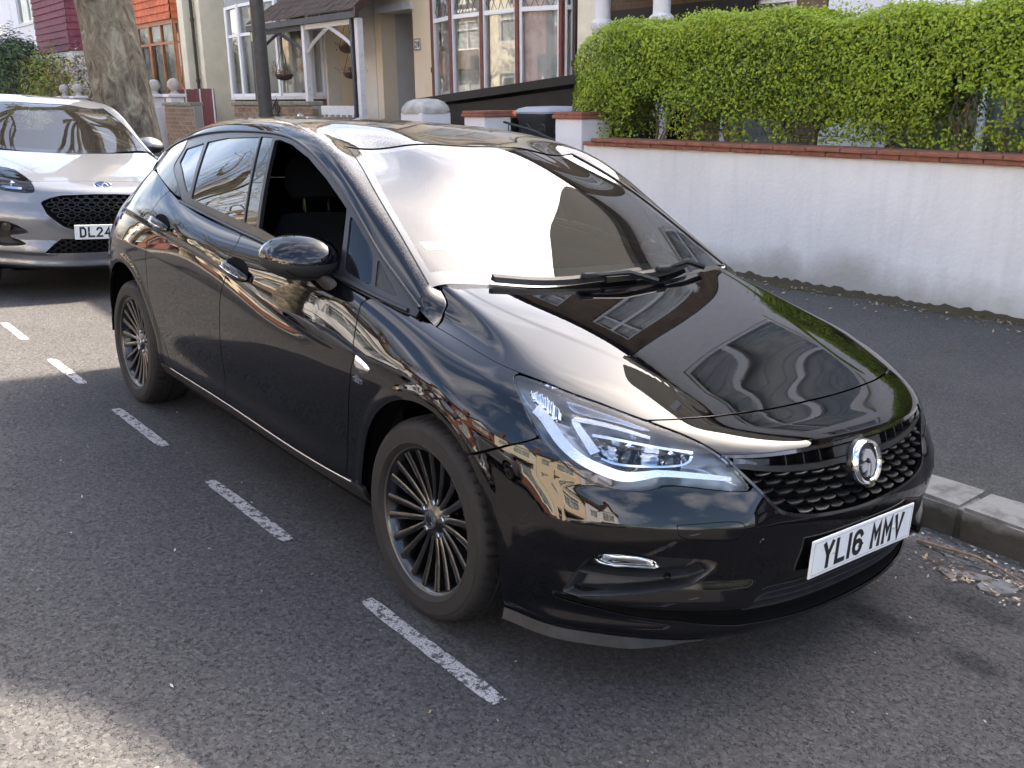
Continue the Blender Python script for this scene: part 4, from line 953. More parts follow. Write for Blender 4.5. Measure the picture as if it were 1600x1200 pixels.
# ================================================================ the silver crossover behind
def build_crossover():
    global BP, BN, NET, ARCHF
    keep = (BP, BN, NET.copy(), ARCHF)
    NET[:] = puma_map(NET); us, ts, P = make_body(450, 190); BP = P; BN = normals(P); BN[0, :, 1] = 0; BN[-1, :, 1] = 0; BN /= np.linalg.norm(BN, axis=-1, keepdims=True)
    AR = []
    for cx, cz, r in ((.012, .335, .378), (-2.548, .345, .378)):
        z = np.maximum(BP[..., 2]-cz, 0.); AR.append(np.where(BP[..., 1] > .5, np.hypot(BP[..., 0]-cx, z)-r, 1.))
    ARCHF = np.minimum(*AR)
    SP = paint_mat('silver_car_paint', (.17, .175, .19), metal=.5, rough=.34, dust_refl=.01)
    HL2 = chaikin([(.497,.674),(.555,.807),(.683,1.0),(.78,1.05),(.86,1.06),(1.0,1.0),(1.12,.89),(1.09,.80),(.95,.71),(.765,.659),(.631,.644),(.511,.6385)], 2)
    GR2 = [(-.2,.645),(.07,.645),(.3185,.628),(.40,.605),(.455,.585),(.462,.572),(.423,.524),(.312,.4586),(.26,.44),(.2243,.436),(-.2,.428)]
    LOW2 = [(-.2,.35),(.3337,.3516),(.455,.212),(.40,.203),(-.2,.21)]
    FOG2 = chaikin([(.83,.487),(.65,.478),(.527,.414),(.60,.395),(.72,.375),(.57,.31),(.585,.274),(.79,.257),(.85,.30)], 1)
    BON2 = [(-.2,.815),(.17,.812),(.40,.79),(.53,.765),(.555,.807),(.683,1.0),(.78,1.05),(.86,1.06),(1.0,1.0),(1.12,.89),(1.42,.842),(1.61,.80),(1.652,.8054),(1.70,.93),(1.71,1.2),(1.62,1.5),(1.56,1.545),(-.2,1.547)]
    BUM2 = [(-.2,.10),(1.35,.10),(1.3,.5),(1.02,.68),(.95,.75),(.6,.75),(.53,.765),(.40,.79),(.17,.812),(-.2,.815)]
    WIN2 = [(1.30,.49),(1.02,.68),(1.0,.8),(1.10,.88),(1.12,.89),(1.42,.842),(1.61,.80),(1.656,.8054),(1.72,.80),(1.80,.775),(1.90,.748),(1.925,.71),(1.916,.6772),(1.8785,.5468),(1.90,.43),(1.9138,.3816),(1.957,.2408),(1.962,.118),(1.3,.118)]
    hl, gr, lo, fo = sd(HL2), sd(GR2), sd(LOW2), sd(FOG2)
    car = empty('silver_crossover', (0, 0, 0)); tag(car, 'pale silver crossover parked behind the black hatchback, cut by the left edge', 'car')
    def panel(name, F, side, m=SP, parent=car, P=None, N=None, flange=.014): return emit(name, *cut_patch(BP if P is None else P, BN if N is None else N, F, flange), m, parent, side)
    Fin = np.minimum.reduce([ARCHF-.002, -hl-.004, -gr-.004, -fo-.004, -lo-.004, sd([(-.3,.01),(6,.01),(6,.80),(1.9,.80),(1.75,1.54),(-.3,1.54)])])
    V, N, F = cut_patch(BP-BN*.02, BN, Fin, 0); emit('inner_shell', V, N, F, M_VOID, car, 0)
    panel('front_bumper', np.minimum.reduce([sd(BUM2)-GAP, -hl-GAP, -gr, -fo, -lo, ARCHF]), 0); panel('bonnet', np.minimum(sd(BON2)-GAP, -hl-GAP), 0)
    panel('front_lip', np.minimum(sd([(-.2,-.02),(1.35,-.02),(1.35,.098),(-.2,.098)]), ARCHF), 0, M_PLAST)
    for s in (-1, 1):
        panel('front_wing', np.minimum.reduce([sd(WIN2)-GAP, -hl-GAP, ARCHF]), s); panel('front_door', sd(FDOOR)-GAP, s); panel('rear_door', np.minimum(sd(RDOOR)-GAP, ARCHF), s); panel('quarter_panel', np.minimum(sd(QUART)-GAP, ARCHF), s); panel('tail_lamp', sd(TAIL)-GAP, s, M_REDLENS); panel('sill', np.minimum(sd(SILLP), ARCHF), s, M_PLAST)
        h = emit('headlight', *subpatch(HL2, -.003, .010, .010, .01), M_GLASSC, car, s)
        emit('lamp_housing', *subpatch(HL2, 0, .012, .012, 0, offf=lambda f, X, Y: -.012-.06*np.sqrt(np.clip((f+.002)/.06, 0, 1))), mat('dark_lamp_housing', (.03, .032, .036), rough=.25, metal=.5), h, s)
        mb = MB(); ribbon(mb, [(.60,.69),(.80,.70),(.95,.76),(1.05,.86)], -.04, -.015, .012, s); mb.build('light_guide', M_CHROME, h, smooth=True)
        for u_, t_ in ((.70, .80), (.88, .87)):
            p, n = S(u_, t_, -.05, s); M = Matrix.Translation(p)@n.to_track_quat('Z', 'Y').to_matrix().to_4x4(); mb = MB(); mb.lathe([(.035, 0), (.03, .02), (.0, .03)], 16, M); mb.build('projector_lens', M_CHROME, h, smooth=True)
        f_ = emit('fog_pocket', *subpatch(FOG2, 0, .010, .010, 0, offf=lambda f, X, Y: -.003-.04*sstep(0, .03, f)), M_PLAST, car, s)
        p, n = S(.72, .45, -.03, s); M = Matrix.Translation(p)@n.to_track_quat('Z', 'Y').to_matrix().to_4x4(); mb = MB(); mb.lathe([(.04, 0), (.035, .012), (0, .018)], 16, M); mb.build('fog_light', M_GLOSSB, f_, smooth=True)
    g = emit('grille', *subpatch(GR2, 0, .010, .008, 0, offf=lambda f, X, Y: -.003-.035*sstep(0, .02, f)), M_VOID, car, 0)
    l = emit('lower_grille', *subpatch(LOW2, 0, .010, .008, 0, offf=lambda f, X, Y: -.003-.03*sstep(0, .02, f)), M_VOID, car, 0)
    hexm = bpy.data.meshes.new('mesh_cell'); V = []; F = []
    for k in range(6):
        a = R(60*k); 
        for rr in (1.0, .80):
            for y in (-.012, .004): V.append((.036*rr*math.cos(a), y, .020*rr*math.sin(a)))
    for k in range(6):
        a, b = 4*k, 4*((k+1) % 6); F += [(a+1, b+1, b+3, a+3), (a+3, b+3, b+2, a+2), (a, b, b+1, a+1)]
    hexm.from_pydata(V, [], F); hexm.materials.append(M_SATIN); hexm.update()
    for par, poly, t0, t1 in ((g, GR2, .44, .64), (l, LOW2, .225, .345)):
        r = 0; t = t0
        while t < t1:
            for k in range(-8, 9):
                u = k*.072+(.036 if r % 2 else 0)
                if poly_sd(poly, np.array([[abs(u)]]), np.array([[t]]))[0, 0] < .012: continue
                p, n = S(abs(u), t, -.016, -1 if u <= 0 else 1); lat = (Vector((0, 1, 0))-n*n.y).normalized(); up = n.cross(lat); up = -up if up.z < 0 else up
                M = Matrix((lat, n, up)).transposed().to_4x4(); M.translation = p; share('mesh_cell', hexm, par, M)
            t += .026; r += 1
    panel('tailgate', sd(TAILGATE)-GAP, 0); panel('rear_bumper', np.minimum(sd(RBUMP)-GAP, ARCHF), 0)
    gu = np.unique(np.concatenate([np.linspace(0, 2.93, 120), [1.0]])); gt = np.unique(np.concatenate([np.linspace(0, .72, 50), [.13]]))
    GP = puma_gh(gh_grid(gu, gt)); GP[:, -1, 1] = 0; GN = normals(GP); GN[:, -1, 1] = 0; GN /= np.linalg.norm(GN, axis=-1, keepdims=True); GU, GTm = np.meshgrid(gu, gt, indexing='ij')
    rf = np.minimum(np.maximum(GU-1.004, np.minimum(.128-GTm, GU-.015)), np.minimum(GTm-.004, 2.925-GU)); panel('roof', rf, 0, P=GP, N=GN)
    wsf = np.minimum.reduce([GTm-.1315, .9985-GU, GU]); frit = np.minimum.reduce([GTm-.16, .97-GU, GU-.06])
    panel('windscreen_border', np.minimum(wsf, -frit), 0, M_GLOSSB, P=GP-GN*.004, N=GN, flange=0); panel('windscreen', frit, 0, M_GLASS, P=GP-GN*.004, N=GN, flange=0)
    gx = np.linspace(-.12, -3.0, 160); gz = np.linspace(.86, 1.44, 50); X, Z = np.meshgrid(gx, gz, indexing='ij'); SPt = puma_gh(np.stack([X, side_w(X, Z), Z], -1)); SN = normals(SPt)
    GUT = [(-2.736,1.272),(-2.584,1.315),(-2.278,1.368),(-1.955,1.396),(-1.575,1.407),(-1.337,1.405),(-1.179,1.386),(-1.019,1.341),(-.854,1.272),(-.698,1.190),(-.60,1.132),(-.459,1.049),(-.32,.983),(-.20,.926)]
    full = GUT+[(-.195,.905),(-.42,.925),(-1.19,.995),(-2.0,1.07),(-2.4,1.10),(-2.66,1.15),(-2.92,1.14),(-2.95,1.2)]; f = poly_sd(full, X, Z)
    for s in (-1, 1):
        gl = np.minimum(f-.035, X+2.35); panel('side_window', gl, s, M_TINT, P=SPt-SN*.004, N=SN, flange=0); panel('window_frame', np.minimum(f, -gl), s, SP, P=SPt, N=SN)
    mirrors(car, SP, Vector((-.10, -0.0, .115)))
    for x in (0, -2.556):
        for s in (-1, 1): wheel(car, x, s)
    for cx, cz, r in ((.012, .335, .39), (-2.548, .345, .39)):
        for s in (-1, 1): MB().grid([[(cx+r*math.cos(a), s*w, cz+r*math.sin(a)) for a in np.linspace(R(-20), R(200), 24)] for w in (.58, .72, .868)]).build('arch_liner', M_VOID, car, smooth=True)
    mb = MB(); mb.bb(-3.1, .5, -.62, .62, .20, .45); mb.build('underbody', M_VOID, car)
    mb = MB(); mb.rbox((-.55, 0, .98), (.5, 1.35, .12), .04); mb.build('dashboard', M_SATIN, car, smooth=True)
    for y in (-.37, .37): mb = MB(); mb.rbox((-1.5, y, .95), (.18, .45, .7), .07, Matrix.Rotation(R(-16), 3, 'Y')); st = mb.build('front_seat', M_SEAT, car, smooth=True); mb = MB(); mb.rbox((-1.6, y, 1.36), (.09, .25, .16), .04); mb.build('headrest', M_SEAT, st, smooth=True)
    plate(car, Matrix.Translation((.866, 0, .530))@Matrix.Rotation(R(90), 4, 'Z')@Matrix.Rotation(R(88), 4, 'X'), 'DL24 KNX')
    p, n = S(0, .745, .004, -1); M = Matrix.Translation(p)@Matrix.Rotation(R(90), 4, 'Z')@Matrix.Rotation(R(62), 4, 'X')@Matrix.Diagonal((1, .42, 1, 1))
    mb = MB(); mb.lathe([(.072, -.004), (.072, .004), (.066, .007), (.061, .005)], 32, M); b = mb.build('badge', M_CHROME, car, smooth=True); mb = MB(); mb.lathe([(.062, .004), (0, .006)], 32, M); b2 = mb.build('badge_field', mat('badge_blue', (.02, .04, .10), rough=.2, coat=1.), b, smooth=True)
    mb = MB(); mb.tube([M@Vector((x, .035*math.sin(x*90), .008)) for x in np.linspace(-.04, .04, 24)], .0035, 5); mb.build('badge_script', M_CHROME, b, smooth=True)
    BP, BN, ARCHF = keep[0], keep[1], keep[3]; NET[:] = keep[2]
    return car
crossover = build_crossover()
# ================================================================ ground
rng = random.Random(7); nrng = np.random.default_rng(5)
def tex_nodes(m): return m.node_tree, m.node_tree.nodes['Principled BSDF']
def asphalt(name, c0, c1, scale, bump, dist, stain, warm=None):
    m = bpy.data.materials.new(name); m.use_nodes = True; nt, b = tex_nodes(m)
    t = nd(nt, 'ShaderNodeTexCoord')
    v = nd(nt, 'ShaderNodeTexVoronoi', Scale=scale); v.inputs['Randomness'].default_value = 1.
    v2 = nd(nt, 'ShaderNodeTexVoronoi', Scale=scale, feature='DISTANCE_TO_EDGE')
    dn = nd(nt, 'ShaderNodeTexNoise', Scale=scale*.8, Detail=3.); ad = nd(nt, 'ShaderNodeMixRGB', blend_type='ADD'); ad.inputs[0].default_value = .02
    nt.links.new(t.outputs['Object'], dn.inputs['Vector']); nt.links.new(t.outputs['Object'], ad.inputs[1]); nt.links.new(dn.outputs['Color'], ad.inputs[2])
    nt.links.new(ad.outputs[0], v.inputs['Vector']); nt.links.new(ad.outputs[0], v2.inputs['Vector'])
    sp = nd(nt, 'ShaderNodeSeparateColor'); nt.links.new(v.outputs['Color'], sp.inputs[0])
    mx = nd(nt, 'ShaderNodeMixRGB'); mx.inputs[1].default_value = rgba(c0); mx.inputs[2].default_value = rgba(c1)
    pw = nd(nt, 'ShaderNodeMath', operation='POWER'); pw.inputs[1].default_value = 2.2; nt.links.new(sp.outputs[0], pw.inputs[0]); nt.links.new(pw.outputs[0], mx.inputs[0])
    # dark bitumen gaps
    gp = nd(nt, 'ShaderNodeMapRange'); gp.inputs['From Max'].default_value = .10; nt.links.new(v2.outputs['Distance'], gp.inputs['Value'])
    n3 = nd(nt, 'ShaderNodeTexNoise', Scale=scale*.5, Detail=2.); nt.links.new(t.outputs['Object'], n3.inputs['Vector'])
    g2 = nd(nt, 'ShaderNodeMapRange'); g2.inputs['From Min'].default_value = .33; g2.inputs['From Max'].default_value = .50; nt.links.new(n3.outputs['Fac'], g2.inputs['Value'])
    gm = nd(nt, 'ShaderNodeMath', operation='MAXIMUM'); nt.links.new(gp.outputs[0], gm.inputs[0]); nt.links.new(g2.outputs[0], gm.inputs[1])
    mk = nd(nt, 'ShaderNodeMixRGB', blend_type='MULTIPLY'); mk.inputs[0].default_value = .9; nt.links.new(mx.outputs[0], mk.inputs[1]); nt.links.new(gm.outputs[0], mk.inputs[2])
    # broad stains
    n = nd(nt, 'ShaderNodeTexNoise', Scale=.9, Detail=7., Roughness=.65); nt.links.new(t.outputs['Object'], n.inputs['Vector'])
    r = nd(nt, 'ShaderNodeMapRange'); r.inputs['From Min'].default_value = .32; r.inputs['From Max'].default_value = .68; r.inputs['To Min'].default_value = 1-stain; r.inputs['To Max'].default_value = 1+stain*.5; nt.links.new(n.outputs['Fac'], r.inputs['Value'])
    ms = nd(nt, 'ShaderNodeMixRGB', blend_type='MULTIPLY'); ms.inputs[0].default_value = 1; nt.links.new(mk.outputs[0], ms.inputs[1]); nt.links.new(r.outputs[0], ms.inputs[2])
    last = ms.outputs[0]
    if warm:
        n4 = nd(nt, 'ShaderNodeTexNoise', Scale=2.3, Detail=6., Roughness=.7); nt.links.new(t.outputs['Object'], n4.inputs['Vector'])
        r4 = nd(nt, 'ShaderNodeMapRange'); r4.inputs['From Min'].default_value = .52; r4.inputs['From Max'].default_value = .75; r4.inputs['To Max'].default_value = .55; nt.links.new(n4.outputs['Fac'], r4.inputs['Value'])
        mw = nd(nt, 'ShaderNodeMixRGB'); mw.inputs[2].default_value = rgba(warm); nt.links.new(r4.outputs[0], mw.inputs[0]); nt.links.new(last, mw.inputs[1]); last = mw.outputs[0]
    nt.links.new(last, b.inputs['Base Color'])
    b.inputs['Roughness'].default_value = .82; b.inputs['Specular IOR Level'].default_value = .35
    h1 = nd(nt, 'ShaderNodeMath', operation='MULTIPLY'); nt.links.new(gm.outputs[0], h1.inputs[0]); h1.inputs[1].default_value = .7
    h2 = nd(nt, 'ShaderNodeMath', operation='ADD'); nt.links.new(h1.outputs[0], h2.inputs[0]); nt.links.new(sp.outputs[1], h2.inputs[1])
    bp = nd(nt, 'ShaderNodeBump', Strength=bump, Distance=dist); nt.links.new(h2.outputs[0], bp.inputs['Height']); nt.links.new(bp.outputs[0], b.inputs['Normal'])
    MATS[name] = m; return m
M_ASPH = asphalt('road_asphalt', (.060, .057, .057), (.110, .103, .097), 120., .9, .006, .22)
M_PAVE = asphalt('pavement_asphalt', (.058, .054, .052), (.118, .110, .102), 150., .5, .004, .25, warm=(.085, .083, .062))
M_GUTTER = asphalt('gutter_concrete', (.085, .083, .08), (.175, .168, .158), 95., .8, .005, .45)
def zy(y):
    if y > -2.0: return -.0702*y
    if y > -3.6: u = (-2.0-y)/1.6; return .1404+.0702*1.6*(u-u*u/2)
    zc = .1404+.0702*.8; return zc-.030*min(4.6, -3.6-y)
def zx(x): return -.0140*max(-9, min(5, x))
def zr(x, y): return zx(x)+zy(y)
KERB_Y, KERB_B, KERB_H, OPP = 1.215, 1.455, .138, -8.2
xs = [-120, -80, -50, -35, -25, -18, -14]+list(np.arange(-12, 6.01, .5))+[8, 12, 20, 35, 60, 90]
ys = [OPP, -7, -6, -5, -4.4, -4, -3.6, -3.2, -2.8, -2.4, -2.0, -1.0, 0, KERB_Y+.01]
MB().grid([[(x, y, zr(x, y)) for x in xs] for y in ys]).build('road', M_ASPH, smooth=True)['kind'] = 'structure'
MB().add([(-1500, -1500, -.45), (1500, -1500, -.45), (1500, 1500, -.45), (-1500, 1500, -.45)], [(0, 1, 2, 3)]).build('ground', mat('far_ground', (.09, .09, .08), rough=.9, var=.3, vscale=.2))['kind'] = 'structure'
def kz(x): return zr(x, KERB_Y)+KERB_H
def pz(x, y): return kz(x)+(max(.12, kz(x)+.03)+.02-kz(x))*(y-KERB_B)/(4.1-KERB_B) if y < 4.1 else max(.12, kz(x)+.03)+.02
MB().grid([[(x, y, pz(x, y)-(.014 if y < KERB_B else 0)) for x in xs] for y in (KERB_B-.08, KERB_B+.006, 2.4, 3.2, 4.0, 4.8)]).build('pavement', M_PAVE, smooth=True)['kind'] = 'structure'
MB().grid([[(x, y, pz(x, 4.2)-.01) for x in xs] for y in (4.25, 6, 8.5)]).build('front_gardens', mat('garden_paving', (.16, .15, .135), rough=.85, var=.35, vscale=3, bump=.3, bscale=40), smooth=True)['kind'] = 'structure'
MB().grid([[(x, y, zr(x, OPP)+.13) for x in xs] for y in (OPP-5, OPP-2.3, OPP-.24)]).build('far_pavement', M_PAVE, smooth=True)['kind'] = 'structure'
# gutter strip (sheet 4 mm above the road)
gx = list(np.arange(-45, -8, .5))+list(np.arange(-8, 6.01, .06)); 
MB().grid([[(x, y+(.05*math.sin(x*1.9)+.04*math.sin(x*4.3+1)+rng.uniform(-.03, .03) if y < 1.05 else 0), zr(x, y)+(.0008 if y < 1.05 else .004)) for x in gx] for y in (KERB_Y-.22, KERB_Y-.09, KERB_Y+.004)]).build('gutter', M_GUTTER, smooth=True)['kind'] = 'structure'
# kerb stones, each one a stone
M_KERB = mat('granite_kerb', (.27, .255, .225), rough=.75, var=.35, vscale=9, col2=(.13, .12, .105), bump=.7, bscale=45, dist=.008, mask=(.44, .64))
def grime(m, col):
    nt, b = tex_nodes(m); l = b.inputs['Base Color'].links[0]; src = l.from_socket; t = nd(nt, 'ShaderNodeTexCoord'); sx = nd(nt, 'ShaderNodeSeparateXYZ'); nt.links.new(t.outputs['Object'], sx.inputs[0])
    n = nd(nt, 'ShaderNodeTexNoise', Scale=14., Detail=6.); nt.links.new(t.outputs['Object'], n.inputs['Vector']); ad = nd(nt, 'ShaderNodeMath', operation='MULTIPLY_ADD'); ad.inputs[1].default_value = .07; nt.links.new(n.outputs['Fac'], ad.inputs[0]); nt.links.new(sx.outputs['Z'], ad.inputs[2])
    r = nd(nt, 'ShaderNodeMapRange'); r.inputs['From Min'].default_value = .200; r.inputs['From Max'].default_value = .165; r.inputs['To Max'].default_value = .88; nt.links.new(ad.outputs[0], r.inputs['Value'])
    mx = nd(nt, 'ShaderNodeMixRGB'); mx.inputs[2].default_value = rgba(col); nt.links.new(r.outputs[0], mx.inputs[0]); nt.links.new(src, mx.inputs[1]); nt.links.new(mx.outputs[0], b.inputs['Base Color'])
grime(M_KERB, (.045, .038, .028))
def kerb_line(name, y0, y1, x_from, x_to, L, seed):
    k = empty(name, (0, 0, 0)); k['kind'] = 'structure'; r = random.Random(seed); x = x_from; i = 0
    while x < x_to:
        l = L*r.uniform(.92, 1.08); bm = bmesh.new(); bmesh.ops.create_cube(bm, size=1)
        zt = kz(x+l/2) if y0 > 0 else zr(x+l/2, OPP)+.13
        for v in bm.verts: v.co = Vector((v.co.x*(l-.002), v.co.y*abs(y1-y0), v.co.z*.36))
        bmesh.ops.bevel(bm, geom=list(bm.edges), offset=.012, segments=2, affect='EDGES')
        bmesh.ops.subdivide_edges(bm, edges=[e for e in bm.edges if e.calc_length() > .3], cuts=5)
        for v in bm.verts: v.co += Vector((0, r.uniform(-1, 1)*.005, r.uniform(-1, 1)*.003))
        me = bpy.data.meshes.new('kerb_stone'); bm.to_mesh(me); bm.free(); me.materials.append(M_KERB); me.polygons.foreach_set('use_smooth', [True]*len(me.polygons)); me.set_sharp_from_angle(angle=R(40))
        o = share('kerb_stone', me, k); o.location = (x+l/2, (y0+y1)/2+r.uniform(-.003, .003), zt-.18); o.rotation_euler = (r.uniform(-.004, .004), math.atan(.014), 0)
        x += l; i += 1
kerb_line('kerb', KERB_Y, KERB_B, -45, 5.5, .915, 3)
mb = MB(); mb.grid([[(x, y, zr(x, OPP)+z) for x in (-60, -20, 0, 20, 50)] for y, z in ((OPP+.01, -.05), (OPP+.01, .13), (OPP-.25, .135))]); mb.build('far_kerb', M_KERB)['kind'] = 'structure'
# ---- painted bay dashes, worn
def worn_paint():
    m = bpy.data.materials.new('worn_road_paint'); m.use_nodes = True; nt, b = tex_nodes(m)
    t = nd(nt, 'ShaderNodeTexCoord'); v = nd(nt, 'ShaderNodeTexVoronoi', Scale=95., feature='DISTANCE_TO_EDGE'); n = nd(nt, 'ShaderNodeTexNoise', Scale=38., Detail=5., Roughness=.7)
    nt.links.new(t.outputs['Object'], v.inputs['Vector']); nt.links.new(t.outputs['Object'], n.inputs['Vector'])
    b.inputs['Base Color'].default_value = (.50, .48, .46, 1); b.inputs['Roughness'].default_value = .7
    r1 = nd(nt, 'ShaderNodeMapRange'); r1.inputs['From Min'].default_value = .0; r1.inputs['From Max'].default_value = .06; nt.links.new(v.outputs['Distance'], r1.inputs['Value'])
    r2 = nd(nt, 'ShaderNodeMapRange'); r2.inputs['From Min'].default_value = .38; r2.inputs['From Max'].default_value = .50; nt.links.new(n.outputs['Fac'], r2.inputs['Value'])
    ml = nd(nt, 'ShaderNodeMath', operation='MULTIPLY'); nt.links.new(r1.outputs[0], ml.inputs[0]); nt.links.new(r2.outputs[0], ml.inputs[1])
    ml2 = nd(nt, 'ShaderNodeMapRange'); ml2.inputs['To Min'].default_value = .06; ml2.inputs['To Max'].default_value = .88; nt.links.new(ml.outputs[0], ml2.inputs['Value'])
    nt.links.new(ml2.outputs[0], b.inputs['Alpha'])
    bp = nd(nt, 'ShaderNodeBump', Strength=.5, Distance=.003); nt.links.new(ml.outputs[0], bp.inputs['Height']); nt.links.new(bp.outputs[0], b.inputs['Normal'])
    return m
M_LINE = worn_paint()
for (a, b) in ((-6.07, -5.45), (-4.907, -4.326), (-3.748, -3.119), (-2.577, -1.911), (-1.404, -.708), (-.176, .502), (1.05, 1.72), (2.28, 2.95)):
    pts = []
    n = 15
    ya = lambda x: -.958+.0172*(x-.3)
    top = []; bot = []
    for k in range(n):
        x = a+(b-a)*k/(n-1); w = .027 if 0 < k < n-1 else .021
        for L_, s_ in ((top, 1), (bot, -1)):
            q = TILT@Vector((x, ya(x)+s_*w+rng.uniform(-.0022, .0022), .004)); L_.append(q)
    MB().grid([bot, top]).build('road_marking', M_LINE, smooth=True)['kind'] = 'structure'
# ---- dark oil spot and patch repairs in the gutter
M_OIL = bpy.data.materials.new('oil_stain'); M_OIL.use_nodes = True
_nt, _b = tex_nodes(M_OIL); _t = nd(_nt, 'ShaderNodeTexCoord'); _n = nd(_nt, 'ShaderNodeTexNoise', Scale=4.5, Detail=7., Roughness=.7); _nt.links.new(_t.outputs['Object'], _n.inputs['Vector'])
_g = nd(_nt, 'ShaderNodeTexGradient', gradient_type='SPHERICAL'); _mp = nd(_nt, 'ShaderNodeMapping'); _nt.links.new(_t.outputs['Object'], _mp.inputs[0]); _nt.links.new(_mp.outputs[0], _g.inputs[0])
_m = nd(_nt, 'ShaderNodeMath', operation='MULTIPLY'); _nt.links.new(_n.outputs['Fac'], _m.inputs[0]); _nt.links.new(_g.outputs['Fac'], _m.inputs[1])
_r = nd(_nt, 'ShaderNodeMapRange'); _r.inputs['From Min'].default_value = .14; _r.inputs['From Max'].default_value = .34; _r.inputs['To Max'].default_value = .42; _nt.links.new(_m.outputs[0], _r.inputs['Value']); _nt.links.new(_r.outputs[0], _b.inputs['Alpha'])
_b.inputs['Base Color'].default_value = (.022, .022, .025, 1); _b.inputs['Roughness'].default_value = .85
for (x, y, sx, sy) in ((.98, .72, .30, .16), (.85, .35, .22, .12), (1.15, .35, .16, .10)):
    o = MB().add([(-1, -1, 0), (1, -1, 0), (1, 1, 0), (-1, 1, 0)], [(0, 1, 2, 3)]).build('oil_stain', M_OIL); o['kind'] = 'structure'
    o.matrix_world = TILT@Matrix.Translation((x, y, .006))@Matrix.Diagonal((sx, sy, 1, 1))
# ---- stuff lying about
def leaf_cloud(name, pts, size, mats, up=True, parent=None, seed=1, flat=.25):
    r = np.random.default_rng(seed); n = len(pts); P = np.array(pts)
    a = r.uniform(0, 2*np.pi, n); s = size*r.uniform(.5, 1.3, n); tl = r.normal(0, flat, (n, 2))
    d = np.stack([np.cos(a), np.sin(a), tl[:, 0]], 1); e = np.stack([-np.sin(a), np.cos(a), tl[:, 1]], 1)
    V = np.stack([P-d*s[:, None], P+e*s[:, None]*.45, P+d*s[:, None], P-e*s[:, None]*.45], 1).reshape(-1, 3)
    F = [(4*i, 4*i+1, 4*i+2, 4*i+3) for i in range(n)]
    me = bpy.data.meshes.new(name); me.from_pydata(V.tolist(), [], F)
    for m in mats: me.materials.append(m)
    me.polygons.foreach_set('material_index', r.integers(0, len(mats), n).tolist()); me.update()
    o = bpy.data.objects.new(name, me); COL.objects.link(o); o.parent = parent; return o
M_DRY = [mat('dry_leaf_tan', (.34, .24, .14), rough=.8), mat('dry_leaf_brown', (.14, .085, .045), rough=.8), mat('dry_leaf_pale', (.46, .40, .30), rough=.8), mat('moss_green', (.06, .075, .025), rough=.9)]
pts = []
for _ in range(1500):
    x = rng.uniform(-8, 4); y = 4.08-abs(rng.gauss(0, .16)); pts.append((x, y, pz(x, y)+.008))
for _ in range(160):
    x = rng.uniform(-6, 4); y = rng.uniform(1.5, 4.0); pts.append((x, y, pz(x, y)+.006))
tag(leaf_cloud('leaf_litter', pts, .016, M_DRY), 'dry leaves and moss gathered along the foot of the white wall', 'leaf litter', kind='stuff')
mb = MB(); rows = []; wv = .12
for x in np.arange(-8, 4.6, .035):
    wv = .11+.03*math.sin(x*2.3)+.025*math.sin(x*5.9+1)+.012*math.sin(x*13.7)+.008*math.sin(x*31)+rng.uniform(-.006, .006); rows.append([(x, 4.095-max(.03, wv), pz(x, 4.0)+.001), (x, 4.09-max(.03, wv)*.5, pz(x, 4.05)+.003+rng.uniform(0, .004)), (x, 4.098, pz(x, 4.1)+.02+rng.uniform(0, .03))])
mb.grid(rows); tag(mb.build('moss_strip', mat('mossy_soil', (.055, .05, .025), rough=.95, var=.5, vscale=25, col2=(.075, .048, .026), bump=1., bscale=120, dist=.01), smooth=True), 'mossy brown soil strip at the foot of the white wall', 'soil', kind='stuff')
pts = []
for _ in range(420):
    x = rng.uniform(.4, 3.2) if rng.random() < .8 else rng.uniform(-8, 3); y = KERB_Y-.02-abs(rng.gauss(0, .10)); pts.append((x, y, zr(x, y)+.012))
for cx, cy, n in ((.98, 1.02, 60), (.82, .88, 60), (1.05, .86, 40)):
    for _ in range(n): x = cx+rng.gauss(0, .07); y = cy+rng.gauss(0, .04); pts.append((x, y, zr(x, y)+.012))
tag(leaf_cloud('gutter_debris', pts, .011, M_DRY[:3], seed=4), 'scraps of dry leaf and grit lying in the gutter', 'debris', kind='stuff')
pts = []
for _ in range(520):
    q = TILT@Vector((rng.uniform(-5, 1.6), rng.uniform(-2.4, 1.0), .006)); pts.append(q)
tag(leaf_cloud('road_grit', pts, .006, [mat('pale_grit', (.42, .40, .37), rough=.8), mat('tan_grit', (.35, .24, .14), rough=.8), mat('grey_grit', (.2, .2, .2), rough=.8)], seed=9, flat=.4), 'tiny pale stones and leaf specks scattered on the road', 'grit', kind='stuff')
tw = [TILT@Vector(p) for p in ((.585, 1.045, .012), (.70, 1.06, .018), (.80, 1.075, .022), (.90, 1.06, .018), (1.00, 1.02, .014))]
mb = MB(); mb.tube(tw, [.006, .0055, .005, .004, .003], 6); tag(mb.build('fallen_twig', mat('twig_brown', (.24, .15, .09), rough=.8, var=.3, vscale=30), smooth=True), 'thin brown twig lying in the gutter by the kerb', 'twig')
for i, (x, y, sx, sy, rz) in enumerate(((.86, .93, .10, .035, .5), (.955, .93, .055, .10, -.25), (.80, .87, .06, .02, -.6))):
    mb = MB(); pl = [(sx*math.cos(a)*rng.uniform(.75, 1.1), sy*math.sin(a)*rng.uniform(.75, 1.1)) for a in np.linspace(0, 2*math.pi, 9)[:-1]]
    mb.prism(pl, .0, .009); o = mb.build('stone_chip', mat('pale_stone_chip', (.15, .145, .14), rough=.8, var=.3, vscale=15, bump=.4, bscale=60)); o.matrix_world = TILT@Matrix.Translation((x, y, 0))@Matrix.Rotation(rz, 4, 'Z')
    tag(o, ('pale flat slab chip bedded in the gutter under the twig', 'pale upright-cornered slab chip right of the other in the gutter', 'smallest narrow stone chip in the gutter')[i], 'stone', 'stone chips in the gutter')

